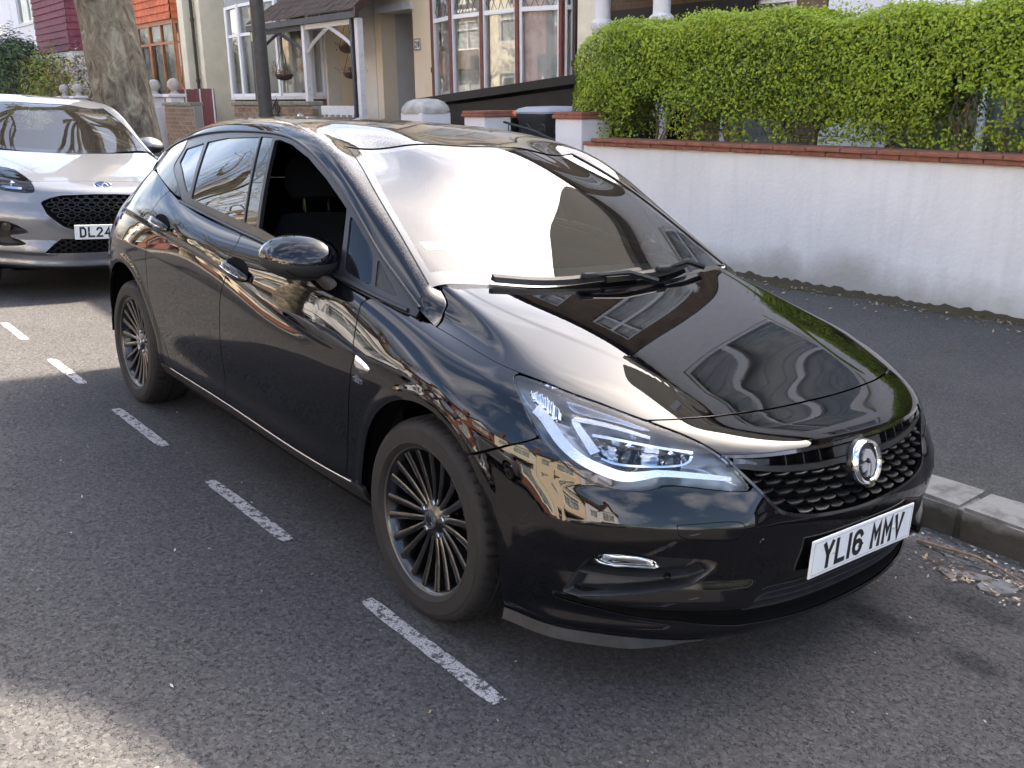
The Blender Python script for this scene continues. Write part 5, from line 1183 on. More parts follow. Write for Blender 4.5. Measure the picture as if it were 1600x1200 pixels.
# ================================================================ white garden wall, piers, gate, bins
M_WHITEW = mat('white_render', (.74, .73, .75), rough=.85, var=.10, vscale=2.2, col2=(.64, .63, .64), bump=.35, bscale=28, dist=.006, mask=(.45, .75))
def weathered(name, col, streak, dirt, zmax):
    m = bpy.data.materials.new(name); m.use_nodes = True; nt, b = tex_nodes(m); t = nd(nt, 'ShaderNodeTexCoord'); L = nt.links.new
    n1 = nd(nt, 'ShaderNodeTexNoise', Scale=1.6, Detail=8., Roughness=.62); L(t.outputs['Object'], n1.inputs['Vector'])
    mp = nd(nt, 'ShaderNodeMapping'); mp.inputs['Scale'].default_value = (7, 7, .55); L(t.outputs['Object'], mp.inputs[0]); n2 = nd(nt, 'ShaderNodeTexNoise', Scale=1.3, Detail=6., Roughness=.65); L(mp.outputs[0], n2.inputs['Vector'])
    r1 = nd(nt, 'ShaderNodeMapRange'); r1.inputs['From Min'].default_value = .42; r1.inputs['From Max'].default_value = .72; r1.inputs['To Max'].default_value = .5; L(n1.outputs['Fac'], r1.inputs['Value'])
    r2 = nd(nt, 'ShaderNodeMapRange'); r2.inputs['From Min'].default_value = .50; r2.inputs['From Max'].default_value = .78; r2.inputs['To Max'].default_value = .55; L(n2.outputs['Fac'], r2.inputs['Value'])
    a = nd(nt, 'ShaderNodeMixRGB'); a.inputs[1].default_value = rgba(col); a.inputs[2].default_value = rgba(tuple(c*.80 for c in col)); L(r1.outputs[0], a.inputs[0])
    c = nd(nt, 'ShaderNodeMixRGB'); c.inputs[2].default_value = rgba(streak); L(r2.outputs[0], c.inputs[0]); L(a.outputs[0], c.inputs[1])
    sx = nd(nt, 'ShaderNodeSeparateXYZ'); L(t.outputs['Object'], sx.inputs[0]); ad = nd(nt, 'ShaderNodeMath', operation='MULTIPLY_ADD'); ad.inputs[1].default_value = -.55; L(n1.outputs['Fac'], ad.inputs[0]); L(sx.outputs['Z'], ad.inputs[2])
    r3 = nd(nt, 'ShaderNodeMapRange'); r3.inputs['From Min'].default_value = zmax-.28; r3.inputs['From Max'].default_value = zmax-.52; r3.inputs['To Max'].default_value = .75; L(ad.outputs[0], r3.inputs['Value'])
    e = nd(nt, 'ShaderNodeMixRGB'); e.inputs[2].default_value = rgba(dirt); L(r3.outputs[0], e.inputs[0]); L(c.outputs[0], e.inputs[1]); L(e.outputs[0], b.inputs['Base Color']); b.inputs['Roughness'].default_value = .88
    n3 = nd(nt, 'ShaderNodeTexNoise', Scale=30., Detail=5.); L(t.outputs['Object'], n3.inputs['Vector']); bp = nd(nt, 'ShaderNodeBump', Strength=.45, Distance=.007); L(n3.outputs['Fac'], bp.inputs['Height']); L(bp.outputs[0], b.inputs['Normal'])
    MATS[name] = m; return m
M_WALLW = weathered('weathered_white_render', (.80, .785, .765), (.60, .58, .57), (.36, .33, .28), .44)
M_COPE = mat('red_coping_tile', (.30, .105, .062), rough=.8, var=.4, vscale=7, col2=(.16, .075, .05), bump=.4, bscale=60, dist=.004)
def rb_mesh(name, size, r, m, seed=0, jit=0.):
    mb = MB(); mb.rbox((0, 0, 0), size, r); rr = random.Random(seed)
    V = [tuple(c+rr.uniform(-jit, jit) for c in v) for v in mb.V]
    me = bpy.data.meshes.new(name); me.from_pydata(V, [], mb.F); me.materials.append(m); me.update(); return me
WX0, WX1, WY0, WY1, WZ = -4.62, 4.6, 4.10, 4.33, 1.135
wall = empty('garden_wall', ((WX0+WX1)/2, 4.2, 0)); tag(wall, 'long white rendered garden wall with red tile coping along the pavement', 'wall')
def rel(o, p): 
    return o
mb = MB(); nx = 60
rows = []
for z in np.linspace(-.05, WZ, 9): rows.append([(x-wall.location.x, WY0-4.2+.006*math.sin(x*2.1+z*3)+.004*math.sin(x*5.3-z*7), z) for x in np.linspace(WX0, WX1, nx)])
rows.append([(x-wall.location.x, WY1-4.2, WZ) for x in np.linspace(WX0, WX1, nx)]); rows.append([(x-wall.location.x, WY1-4.2, -.05) for x in np.linspace(WX0, WX1, nx)])
mb.grid(rows); k = len(mb.V)
mb.add([(WX0-wall.location.x, -.1, -.05), (WX0-wall.location.x, .13, -.05), (WX0-wall.location.x, .13, WZ), (WX0-wall.location.x, -.1, WZ)], [(0, 1, 2, 3)]); mb.build('render', M_WALLW, wall, smooth=True)
cop = [rb_mesh('coping_tile', (.288, .30, .034), .006, M_COPE, s, .0012) for s in range(3)]; cop2 = [rb_mesh('coping_tile', (.288, .335, .030), .006, M_COPE, s+5, .0012) for s in range(3)]
x = WX0+.02; i = 0
while x < WX1:
    o = share('coping_tile', cop[i % 3], wall); o.location = (x+.145-wall.location.x, .012, WZ+.019+rng.uniform(-.001, .001)); o.rotation_euler = (rng.uniform(-.006, .006), rng.uniform(-.004, .004), 0)
    o = share('coping_tile', cop2[(i+1) % 3], wall); o.location = (x+.145-wall.location.x+.13, .012, WZ+.052+rng.uniform(-.001, .001)); o.rotation_euler = (rng.uniform(-.006, .006), rng.uniform(-.004, .004), 0)
    x += .294; i += 1
def pier(name, label, x0, x1, y0, y1, zt, capm, group=None):
    p = empty(name, ((x0+x1)/2, (y0+y1)/2, 0)); tag(p, label, 'pier', group); w, d = x1-x0, y1-y0
    mb = MB(); mb.rbox((0, 0, zt/2-.05), (w, d, zt+.1), .012); mb.build('shaft', M_WHITEW, p)
    for j, (o_, z, h) in enumerate(((.05, zt+.016, .032), (.03, zt+.048, .030))):
        for a in (-.25, .25):
            q = share('cap_tile', rb_mesh('cap_tile', ((w+o_)/2-.004, d+o_, h), .006, capm, j, .001), p); q.location = (a*(w+o_), 0, z)
pier('gate_pier', 'white rendered gate pier with red tiled cap farther from the hedge', -6.57, -6.20, 4.10, 4.47, 1.375, M_COPE, 'tile capped gate piers')
pier('gate_pier', 'white rendered gate pier with red tiled cap adjoining the hedged wall', -5.02, -4.64, 4.08, 4.46, 1.375, M_COPE, 'tile capped gate piers')
rp = empty('stone_pier', (-7.66, 4.32, 0)); tag(rp, 'off-white square pier with rounded pyramid cap behind the car roof', 'pier')
mb = MB(); mb.rbox((0, 0, .70), (.44, .44, 1.42), .02); mb.build('shaft', M_WHITEW, rp)
loft([sell(Vector((0, 0, z)), Vector((1, 0, 0)), Vector((0, 1, 0)), r, r, 5, 28) for z, r in ((1.40, .235), (1.44, .24), (1.48, .225), (1.53, .185), (1.56, .12), (1.57, .03))], 'cap', mat('weathered_stone', (.42, .41, .38), rough=.85, var=.3, vscale=9, bump=.4, bscale=60), rp)
# iron gate
M_IRON = mat('black_iron', (.012, .012, .013), rough=.45)
ig = empty('iron_gate', (-5.61, 4.30, 0)); tag(ig, 'black wrought iron gate between the two red capped piers', 'gate')
for nm, pth in (('gate_rail', [(-.56, 0, 1.16), (.56, 0, 1.16)]), ('gate_rail', [(-.56, 0, .25), (.56, 0, .25)]), ('gate_stile', [(-.56, 0, .15), (-.56, 0, 1.24)]), ('gate_stile', [(.56, 0, .15), (.56, 0, 1.24)]), ('gate_brace', [(-.5, 0, 1.32), (.0, 0, 1.24), (.5, 0, 1.10)])):
    mb = MB(); mb.tube(pth, .013, 6); mb.build(nm, M_IRON, ig, smooth=True)
for k in range(9):
    mb = MB(); mb.tube([(-.45+k*.1125, 0, .25), (-.45+k*.1125, 0, 1.16)], .007, 6); mb.build('gate_bar', M_IRON, ig, smooth=True)
for k in range(4):
    cx = -.38+k*.25; mb = MB(); mb.tube([(cx+.07*(1-a/9)*math.cos(a), 0, 1.25+.07*(1-a/9)*math.sin(a)) for a in np.linspace(0, 7, 26)], .006, 5); mb.build('gate_scroll', M_IRON, ig, smooth=True)
def wheelie(loc, rz, label, body, lid):
    b = empty('wheelie_bin', loc, rz); tag(b, label, 'bin', 'wheelie bins behind the gate')
    loft([sell(Vector((0, 0, z)), Vector((1, 0, 0)), Vector((0, 1, 0)), w, d, 7, 24) for z, w, d in ((.10, .20, .24), (.14, .215, .26), (.95, .265, .31), (.99, .285, .33), (1.02, .285, .33))], 'bin_body', body, b)
    loft([sell(Vector((0, .0, z)), Vector((1, 0, 0)), Vector((0, 1, 0)), w, d, 6, 24) for z, w, d in ((1.022, .292, .345), (1.045, .295, .35), (1.075, .27, .31), (1.095, .20, .24), (1.10, .05, .06))], 'bin_lid', lid, b)
    mb = MB(); mb.tube([(-.2, .36, .98), (-.2, .40, 1.03), (.2, .40, 1.03), (.2, .36, .98)], .016, 8); mb.build('bin_handle', body, b, smooth=True)
    for s in (-1, 1): mb = MB(); mb.lathe([(0, -.03), (.1, -.03), (.1, .03), (0, .03)], 16, Matrix.Translation((s*.22, .25, .1))@Matrix.Rotation(R(90), 4, 'Y')); mb.build('bin_wheel', M_PLAST, b, smooth=True)
zg = pz(-6, 4.2)
wheelie((-6.78, 4.95, zg+.14), .1, 'wheelie bin with bright orange lid behind the iron gate', mat('dark_green_bin', (.02, .035, .025), rough=.5), mat('orange_lid', (.75, .12, .03), rough=.45))
wheelie((-6.12, 4.98, zg+.19), -.05, 'wheelie bin with pale grey lid behind the iron gate', mat('dark_grey_bin', (.03, .032, .035), rough=.5), mat('grey_lid', (.36, .38, .42), rough=.45))
# black bicycle store with a sloping lid
bs = empty('garden_store', (-7.6, 6.0, 0)); tag(bs, 'long black timber garden store with sloping lid under the bay window', 'store')
M_BLKW = mat('black_painted_boards', (.007, .007, .008), rough=.5, bump=.3, bscale=30, dist=.004, spec=.3)
def zs(x): return 1.60+.077*(x+8.9)
for j, (z0, z1) in enumerate(((0.1, .5), (.5, .9), (.9, 1.25), (1.25, 1.95))):
    mb = MB()
    xa, xb = -9.4, -5.55
    def cut(x, z): return min(z, zs(x)-.14)
    mb.add([(x+7.6, -.6+.006*j, cut(x, z)) for x, z in ((xa, z0+.006), (xb, z0+.006), (xb, z1), (xa, z1))]+[(x+7.6, -.57, cut(x, z)) for x, z in ((xa, z0+.006), (xb, z0+.006), (xb, z1), (xa, z1))], [(0, 1, 2, 3), (0, 4, 5, 1), (3, 2, 6, 7), (0, 3, 7, 4), (1, 5, 6, 2)]); mb.build('front_board', M_BLKW, bs)
mb = MB(); mb.add([(x+7.6, y-6.0, zs(x)+dz) for dz in (-.10, 0) for x, y in ((-9.5, 5.33), (-5.45, 5.33), (-5.45, 6.3), (-9.5, 6.3))], [(3, 2, 1, 0), (4, 5, 6, 7), (0, 1, 5, 4), (1, 2, 6, 5), (2, 3, 7, 6), (3, 0, 4, 7)]); mb.build('lid', M_BLKW, bs)
mb = MB(); mb.bb(-1.8, 2.05, -.55, .25, .05, 1.35); mb.build('carcass', M_BLKW, bs)

# ================================================================ hedge
def leaf_mat(name, c, c2):
    m = bpy.data.materials.new(name); m.use_nodes = True; nt, b = tex_nodes(m); oi = nd(nt, 'ShaderNodeTexCoord'); n = nd(nt, 'ShaderNodeTexNoise', Scale=6., Detail=3.)
    nt.links.new(oi.outputs['Object'], n.inputs['Vector']); mx = nd(nt, 'ShaderNodeMixRGB'); mx.inputs[1].default_value = rgba(c); mx.inputs[2].default_value = rgba(c2); nt.links.new(n.outputs['Fac'], mx.inputs[0])
    nt.links.new(mx.outputs[0], b.inputs['Base Color']); b.inputs['Roughness'].default_value = .45; b.inputs['Specular IOR Level'].default_value = .4
    tr = nd(nt, 'ShaderNodeBsdfTranslucent'); nt.links.new(mx.outputs[0], tr.inputs[0]); ms = nd(nt, 'ShaderNodeMixShader'); ms.inputs[0].default_value = .35
    o = nt.nodes['Material Output']; nt.links.new(b.outputs[0], ms.inputs[1]); nt.links.new(tr.outputs[0], ms.inputs[2]); nt.links.new(ms.outputs[0], o.inputs[0]); MATS[name] = m; return m
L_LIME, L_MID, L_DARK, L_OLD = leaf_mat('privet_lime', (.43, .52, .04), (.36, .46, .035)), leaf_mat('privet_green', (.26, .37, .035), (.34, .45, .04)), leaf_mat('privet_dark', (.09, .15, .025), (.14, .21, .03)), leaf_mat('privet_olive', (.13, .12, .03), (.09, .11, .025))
def leaves(name, P, N, size, mats, mi, parent, seed=0, elong=.5):
    """folded leaves: two triangles pairs; P positions, N facing"""
    r = np.random.default_rng(seed); n = len(P)
    N = N+r.normal(0, .55, (n, 3)); N /= np.linalg.norm(N, axis=1, keepdims=True)
    d = r.normal(0, 1, (n, 3))+np.array((0, 0, .5)); d -= N*(d*N).sum(1, keepdims=True); d /= np.linalg.norm(d, axis=1, keepdims=True); e = np.cross(N, d)
    s = (size*r.uniform(.6, 1.3, n))[:, None]
    V = np.stack([P, P+d*s*.55+e*s*elong*.5+N*s*.12, P+d*s*1.1, P+d*s*.55-e*s*elong*.5+N*s*.12], 1).reshape(-1, 3)
    idx = np.arange(n)*4; F = np.stack([idx, idx+1, idx+2, idx, idx+2, idx+3], 1).reshape(-1, 3)
    me = bpy.data.meshes.new(name); me.vertices.add(len(V)); me.vertices.foreach_set('co', V.ravel().astype(np.float32))
    me.loops.add(F.size); me.loops.foreach_set('vertex_index', F.ravel().astype(np.int32)); me.polygons.add(len(F))
    me.polygons.foreach_set('loop_start', (np.arange(len(F))*3).astype(np.int32)); me.polygons.foreach_set('loop_total', np.full(len(F), 3, np.int32))
    for m in mats: me.materials.append(m)
    me.polygons.foreach_set('material_index', np.repeat(mi, 2).astype(np.int32)); me.update(calc_edges=True); me.validate()
    o = bpy.data.objects.new(name, me); COL.objects.link(o); o.parent = parent; o['kind'] = 'stuff'; return o
def vnoise(x, y, z, s=1.): return (np.sin(x*s*1.7+1.3*np.sin(y*s*2.3+z*s))+np.sin(z*s*2.9+1.7*np.sin(x*s*2.1))+np.sin(y*s*3.1+x*s*1.1))/3
def make_hedge():
    h = empty('privet_hedge', (-1.2, 4.62, 1.2)); tag(h, 'clipped bright green privet hedge growing behind the white wall', 'hedge')
    r = np.random.default_rng(3); n = 170000
    x = r.uniform(-5.12, 4.2, n); v = r.uniform(0, 1, n); u = r.uniform(-1, 1, n)
    zt = 2.17+.04*np.sin(x*1.3)+.03*np.sin(x*3.7)+.035*np.sin(x*7.1+1)
    end = np.clip((x+5.12)/.55, 0, 1); zt = zt-.42*(1-np.sqrt(1-(1-end)**2))
    z0 = 1.20
    z = z0+(zt-z0)*v; half = .40*(1-.25*np.clip((v-.8)/.2, 0, 1)**2)*(.45+.55*np.sqrt(1-(1-end)**2))*(.80+.2*np.clip(v/.3, 0, 1))
    half = half+.045*vnoise(x, z, z*2, 2.2)+.02*vnoise(x*3, z, z*5, 2)
    # crowd the surface
    k = np.sign(u)*(1-(1-np.abs(u))**2.2*r.uniform(.3, 1, n)); y = 4.64+k*half
    lift = r.uniform(0, 1, n) < .17; z = np.where(lift, zt-r.exponential(.035, n)+.02, z); y = np.where(lift, 4.64+u*half*.9, y)
    # gaps: thin bottom, two open windows where stems show
    hole = np.zeros(n)
    for cx, cz, ax, az in ((-4.02, 1.36, .30, .26), (-3.2, 1.30, .18, .14), (-2.35, 1.28, .16, .10), (-1.05, 1.45, .26, .19), (-.55, 1.40, .20, .15), (-2.75, 1.27, .12, .09)):
        hole = np.maximum(hole, 1.15-np.hypot((x-cx+.05*np.sin(z*20))/ax, (z-cz+.03*np.sin(x*23))/az))
    thin = np.clip((1.42-z)/.22, 0, 1)*.62+.25*(vnoise(x, y, z, 5.) > .35)*np.clip((1.75-z)/.5, 0, 1)
    keep = (r.uniform(0, 1, n) > np.clip(hole*2.2, 0, .985)) & (r.uniform(0, 1, n) > thin)
    x, y, z, v, u, k, zt = [a[keep] for a in (x, y, z, v, u, k, zt)]; n = len(x)
    N = np.stack([np.zeros(n), np.sign(k)*np.clip(np.abs(k), .2, 1), .35+np.clip((z-zt+.12)/.12, 0, 1)*1.2], 1); N[:, 0] -= np.clip((-4.85-x)/.2, 0, 1)*1.5
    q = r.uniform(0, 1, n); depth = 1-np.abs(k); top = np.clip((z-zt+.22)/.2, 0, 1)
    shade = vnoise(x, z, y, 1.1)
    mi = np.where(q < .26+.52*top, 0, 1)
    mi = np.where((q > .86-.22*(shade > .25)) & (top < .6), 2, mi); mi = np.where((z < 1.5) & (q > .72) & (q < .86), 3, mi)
    P = np.stack([x+1.2, y-4.62, z-1.2], 1)
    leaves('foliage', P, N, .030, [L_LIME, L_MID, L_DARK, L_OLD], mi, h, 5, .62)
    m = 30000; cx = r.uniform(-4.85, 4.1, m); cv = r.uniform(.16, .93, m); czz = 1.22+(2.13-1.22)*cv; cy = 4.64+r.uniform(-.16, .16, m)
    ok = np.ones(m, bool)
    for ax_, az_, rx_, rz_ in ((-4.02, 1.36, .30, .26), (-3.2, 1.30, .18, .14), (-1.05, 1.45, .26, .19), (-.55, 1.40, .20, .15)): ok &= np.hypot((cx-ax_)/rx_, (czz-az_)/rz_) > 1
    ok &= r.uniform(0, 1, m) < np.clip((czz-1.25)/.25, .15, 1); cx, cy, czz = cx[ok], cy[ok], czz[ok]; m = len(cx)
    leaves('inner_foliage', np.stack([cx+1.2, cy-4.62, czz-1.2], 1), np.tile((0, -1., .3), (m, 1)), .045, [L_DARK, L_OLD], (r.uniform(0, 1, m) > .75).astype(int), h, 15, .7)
    # young shoots standing above the top
    m = 700; sx = r.uniform(-4.9, 4.0, m); ii = []
    px = np.repeat(sx, 6); pzz = 2.17+.04*np.sin(px*1.3)+np.tile(np.arange(6)*.016, m)*np.repeat(r.uniform(.2, 1.25, m), 6); py = np.repeat(4.64+r.uniform(-.3, .3, m), 6)
    pzz -= .42*(1-np.sqrt(1-(1-np.clip((px+5.12)/.55, 0, 1))**2))
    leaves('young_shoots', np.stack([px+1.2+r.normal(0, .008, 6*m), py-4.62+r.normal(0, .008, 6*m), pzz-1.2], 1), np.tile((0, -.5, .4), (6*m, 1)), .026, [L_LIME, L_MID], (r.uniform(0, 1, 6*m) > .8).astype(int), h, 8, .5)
    M_STEM = mat('hedge_stem_bark', (.17, .125, .085), rough=.85, var=.4, vscale=25, bump=.4, bscale=80)
    rr = random.Random(12); xx = -4.7
    while xx < 4.0:
        p = Vector((xx+1.2, rr.uniform(-.08, .08), -.15)); n = rr.choice((3, 4, 5))
        for j in range(n):
            q = p.copy(); d = Vector((rr.uniform(-.5, .5), rr.uniform(-.3, .2), 1)).normalized(); pts = [q.copy()]; rad = [rr.uniform(.010, .022)]
            for s in range(7): q = q+d*.11; d = (d+Vector((rr.uniform(-.45, .45), rr.uniform(-.3, .3), rr.uniform(-.1, .35)))).normalized(); pts.append(q.copy()); rad.append(rad[-1]*.82)
            mb = MB(); mb.tube(pts, rad, 5); mb.build('stem', M_STEM, h, smooth=True)
        xx += rr.uniform(.30, .62)
make_hedge()
# ================================================================ houses
M_CREAM = mat('cream_render', (.86, .72, .53), rough=.85, var=.08, vscale=1.5, col2=(.79, .66, .49), bump=.3, bscale=60, dist=.004)
M_CREAM2 = mat('pale_cream_paint', (.80, .74, .57), rough=.8, var=.1, vscale=2, bump=.2, bscale=60)
M_UPVC = mat('white_window_frame', (.78, .78, .80), rough=.35, var=.04, vscale=4)
M_PAINTW = mat('white_painted_timber', (.72, .70, .70), rough=.6, var=.15, vscale=12, col2=(.55, .50, .46), mask=(.55, .75))
M_TERRAF = mat('orange_brown_frame', (.42, .16, .06), rough=.45, var=.2, vscale=5)
M_TERRA = mat('orange_tile', (.62, .15, .06), rough=.75, var=.3, vscale=5, bump=.3, bscale=40)
M_MAROON = mat('maroon_tile', (.16, .028, .05), rough=.7, var=.3, vscale=5, bump=.3, bscale=40)
M_ROOFT = mat('brown_roof_tile', (.085, .050, .035), rough=.85, var=.5, vscale=4, col2=(.05, .04, .034), bump=.5, bscale=30, dist=.01)
M_SLATE = mat('grey_slate', (.09, .09, .10), rough=.7, var=.35, vscale=5, bump=.4, bscale=25, dist=.01)
M_REDMULL = mat('dark_red_mullion', (.16, .045, .035), rough=.6, var=.2, vscale=9)
M_CURTAIN = mat('net_curtain', (.80, .81, .80), rough=.9, var=.3, vscale=2.2, col2=(.50, .53, .55), mask=(.42, .6))
M_ROOM = mat('dark_room', (.03, .03, .032), rough=.9)
M_LEAD = mat('window_lead', (.09, .09, .10), rough=.4, metal=.6)
M_PIPE = mat('dark_brown_pipe', (.035, .024, .020), rough=.5, var=.4, vscale=8)
M_DOORG = mat('dark_door_glass', (.02, .024, .022), rough=.12, coat=1.)
M_RED = mat('dark_red_paint', (.10, .012, .015), rough=.6, var=.3, vscale=4)
M_PANE = glass_mat('window_pane', (.88, .90, .90), refl=1.7)
def brick_mat(name, a, b, mortar, scale=4.4):
    m = bpy.data.materials.new(name); m.use_nodes = True; nt, p = tex_nodes(m); t = nd(nt, 'ShaderNodeTexCoord'); mp = nd(nt, 'ShaderNodeMapping'); mp.inputs['Rotation'].default_value = (R(90), 0, 0)
    k = nd(nt, 'ShaderNodeTexBrick', Scale=scale); k.inputs['Color1'].default_value = rgba(a); k.inputs['Color2'].default_value = rgba(b); k.inputs['Mortar'].default_value = rgba(mortar); k.inputs['Mortar Size'].default_value = .012; k.inputs['Brick Width'].default_value = 1.0; k.inputs['Row Height'].default_value = .33
    nt.links.new(t.outputs['Object'], mp.inputs[0]); nt.links.new(mp.outputs[0], k.inputs['Vector']); n = nd(nt, 'ShaderNodeTexNoise', Scale=3., Detail=6.); nt.links.new(t.outputs['Object'], n.inputs['Vector'])
    mx = nd(nt, 'ShaderNodeMixRGB', blend_type='MULTIPLY'); mx.inputs[0].default_value = .6; nt.links.new(k.outputs['Color'], mx.inputs[1]); nt.links.new(n.outputs['Fac'], mx.inputs[2]); nt.links.new(mx.outputs[0], p.inputs['Base Color'])
    p.inputs['Roughness'].default_value = .85; bp = nd(nt, 'ShaderNodeBump', Strength=.5, Distance=.008); nt.links.new(k.outputs['Fac'], bp.inputs['Height']); bp.invert = True; nt.links.new(bp.outputs[0], p.inputs['Normal']); MATS[name] = m; return m
M_BRICK = brick_mat('brown_stock_brick', (.22, .15, .09), (.15, .10, .065), (.25, .23, .20))
M_REDBR = brick_mat('red_brick', (.32, .11, .07), (.25, .09, .06), (.35, .32, .28))
def cells(mb, x0, x1, z0, z1, y0, y1, ops):
    xs_ = sorted({x0, x1} | {min(max(q, x0), x1) for o in ops for q in o[:2]}); zs_ = sorted({z0, z1} | {min(max(q, z0), z1) for o in ops for q in o[2:]})
    for a, b in zip(xs_, xs_[1:]):
        run = None
        for c, d in zip(zs_, zs_[1:]):
            mx_, mz_ = (a+b)/2, (c+d)/2
            if any(o[0] < mx_ < o[1] and o[2] < mz_ < o[3] for o in ops): continue
            mb.bb(a, b, y0, y1, c, d)
def window(parent, p0, p1, z0, z1, fm=M_UPVC, fw=.055, transom=None, mull=0, fy=.05, lead=False, curtain=M_CURTAIN, name='window'):
    """framed window standing on the plan segment p0 > p1; outside is to the right of the direction p0 > p1 seen from above (-y for +x)"""
    p0 = Vector((p0[0], p0[1], 0)); p1 = Vector((p1[0], p1[1], 0)); d = (p1-p0); L = d.length; d.normalize(); n = Vector((d.y, -d.x, 0))
    M = Matrix((d, -n, Vector((0, 0, 1)))).transposed().to_4x4(); M.translation = p0
    w = empty(name, (0, 0, 0), 0, parent); w.matrix_local = M; H = z1-z0
    mb = MB(); mb.bb(0, fw, -.03, fy, z0, z1); mb.bb(L-fw, L, -.03, fy, z0, z1); mb.bb(fw, L-fw, -.029, fy, z0, z0+fw); mb.bb(fw, L-fw, -.029, fy, z1-fw, z1)
    xs2 = [fw]
    for k in range(mull): x = L*(k+1)/(mull+1); mb.bb(x-fw*.5, x+fw*.5, -.028, fy, z0+fw, z1-fw); xs2.append(x)
    xs2.append(L-fw)
    zz = [z0+fw, z1-fw]
    if transom: mb.bb(fw, L-fw, -.0265, fy, transom-fw*.5, transom+fw*.5); zz = [z0+fw, transom, z1-fw]
    mb.build('frame', fm, w)
    for a, b in zip(xs2, xs2[1:]):
        for c, e in zip(zz, zz[1:]): MB().add([(a, .012, c), (b, .012, c), (b, .012, e), (a, .012, e)], [(0, 1, 2, 3)]).build('pane', M_PANE, w)
    if lead and transom:
        mb = MB(); s = .16; k = int(L/s)+6; ml = None
        for q in range(-8, k+8):
            for sg in (-1, 1):
                x_a = q*s; pts = []
                for tt in np.linspace(0, 1, 12):
                    zz_ = transom+.03+(z1-fw-transom-.03)*tt; xx_ = x_a+sg*(zz_-transom)*.6
                    if fw < xx_ < L-fw: pts.append((xx_, .009, zz_))
                if len(pts) > 1: mb.tube([pts[0], pts[-1]], .004, 4, False)
        o = mb.build('leading', M_LEAD, w); o['kind'] = 'stuff'
    # gathered net curtain and the dark room behind
    cz = z0+.02; rows = [[], []]
    for x in np.linspace(0, L, max(8, int(L*28))):
        for j, z in enumerate((cz, z1-.03)): rows[j].append((x, .10+.018*math.sin(x*38+2*j)+.01*math.sin(x*91), z))
    if curtain: MB().grid(rows).build('curtain', curtain, w, smooth=True)
    MB().add([(0, .35, z0), (L, .35, z0), (L, .35, z1), (0, .35, z1)], [(0, 1, 2, 3)]).build('room', M_ROOM, w)
    return w
def pitched(parent, x0, x1, ye, yr, ze, zr_, m, over=.25, rows=14):
    """front roof slope built from overlapping courses"""
    mb = MB()
    for k in range(rows):
        a, b = k/rows, (k+1.12)/rows
        ya, yb = ye-over+(yr-ye+over)*a, ye-over+(yr-ye+over)*min(b, 1); za, zb = ze+(zr_-ze)*a, ze+(zr_-ze)*min(b, 1)
        mb.add([(x0, ya, za+.045), (x1, ya, za+.045), (x1, yb, zb+.012), (x0, yb, zb+.012), (x0, ya, za), (x1, ya, za)], [(0, 1, 2, 3), (4, 5, 1, 0)])
    mb.add([(x0, yr, zr_), (x1, yr, zr_), (x1, yr+(yr-ye), ze), (x0, yr+(yr-ye), ze)], [(0, 1, 2, 3)])
    return mb.build('roof', m, parent)
def gable(parent, x0, x1, yf, z0, za, wm, rm, depth=4., barge=M_PIPE, win=True):
    xm = (x0+x1)/2; mb = MB(); mb.add([(x0, yf, z0), (x1, yf, z0), (xm, yf, za), (x0, yf+.25, z0), (x1, yf+.25, z0), (xm, yf+.25, za)], [(0, 1, 2), (5, 4, 3), (0, 3, 4, 1)]); mb.build('gable', wm, parent)
    mb = MB(); e = .25
    for s in (-1, 1):
        xo = xm+s*((x1-x0)/2+e); zo = z0-e*(za-z0)/((x1-x0)/2)
        mb.add([(xm, yf-.22, za+.10), (xo, yf-.22, zo+.10), (xo, yf+depth, zo+.10), (xm, yf+depth, za+.10), (xm, yf-.22, za), (xo, yf-.22, zo), (xo, yf+depth, zo), (xm, yf+depth, za)], [(0, 1, 2, 3), (7, 6, 5, 4), (0, 4, 5, 1), (1, 5, 6, 2)])
    rf = mb.build('gable_roof', rm, parent)
    mb = MB()
    for s in (-1, 1):
        xo = xm+s*((x1-x0)/2+e); zo = z0-e*(za-z0)/((x1-x0)/2)
        mb.add([(xm, yf-.245, za+.10), (xo, yf-.245, zo+.10), (xo, yf-.245, zo-.12), (xm, yf-.245, za-.14), (xm, yf-.222, za+.10), (xo, yf-.222, zo+.10), (xo, yf-.222, zo-.12), (xm, yf-.222, za-.14)], [(0, 1, 2, 3), (3, 2, 6, 7), (4, 5, 1, 0)])
    mb.build('barge_board', barge, parent)
    if win: window(parent, (xm-.3, yf-.01), (xm+.3, yf-.01), z0+.35, z0+1.0, fy=.0)
def chimney(parent, x, y, z, m):
    mb = MB(); mb.bb(x-.35, x+.35, y-.3, y+.3, z-1.2, z+.9); mb.bb(x-.42, x+.42, y-.37, y+.37, z+.9, z+1.02); c = mb.build('chimney', m, parent)
    for k in (-.18, .18): mb = MB(); mb.lathe([(.10, 0), (.11, .1), (.09, .35), (.10, .38), (.07, .38)], 12, Matrix.Translation((x+k, y, z+1.02))); mb.build('chimney_pot', M_TERRA, c, smooth=True)
def pipe(parent, x, y, z0, z1, m=M_PIPE, r=.04):
    mb = MB(); mb.tube([(x, y, z0), (x, y, z1)], r, 8); p = mb.build('downpipe', m, parent, smooth=True)
    for z in np.arange(z0+.6, z1, 1.4): mb = MB(); mb.tube([(x, y, z-.04), (x, y, z+.04)], r*1.35, 8); mb.build('pipe_collar', m, p, smooth=True)
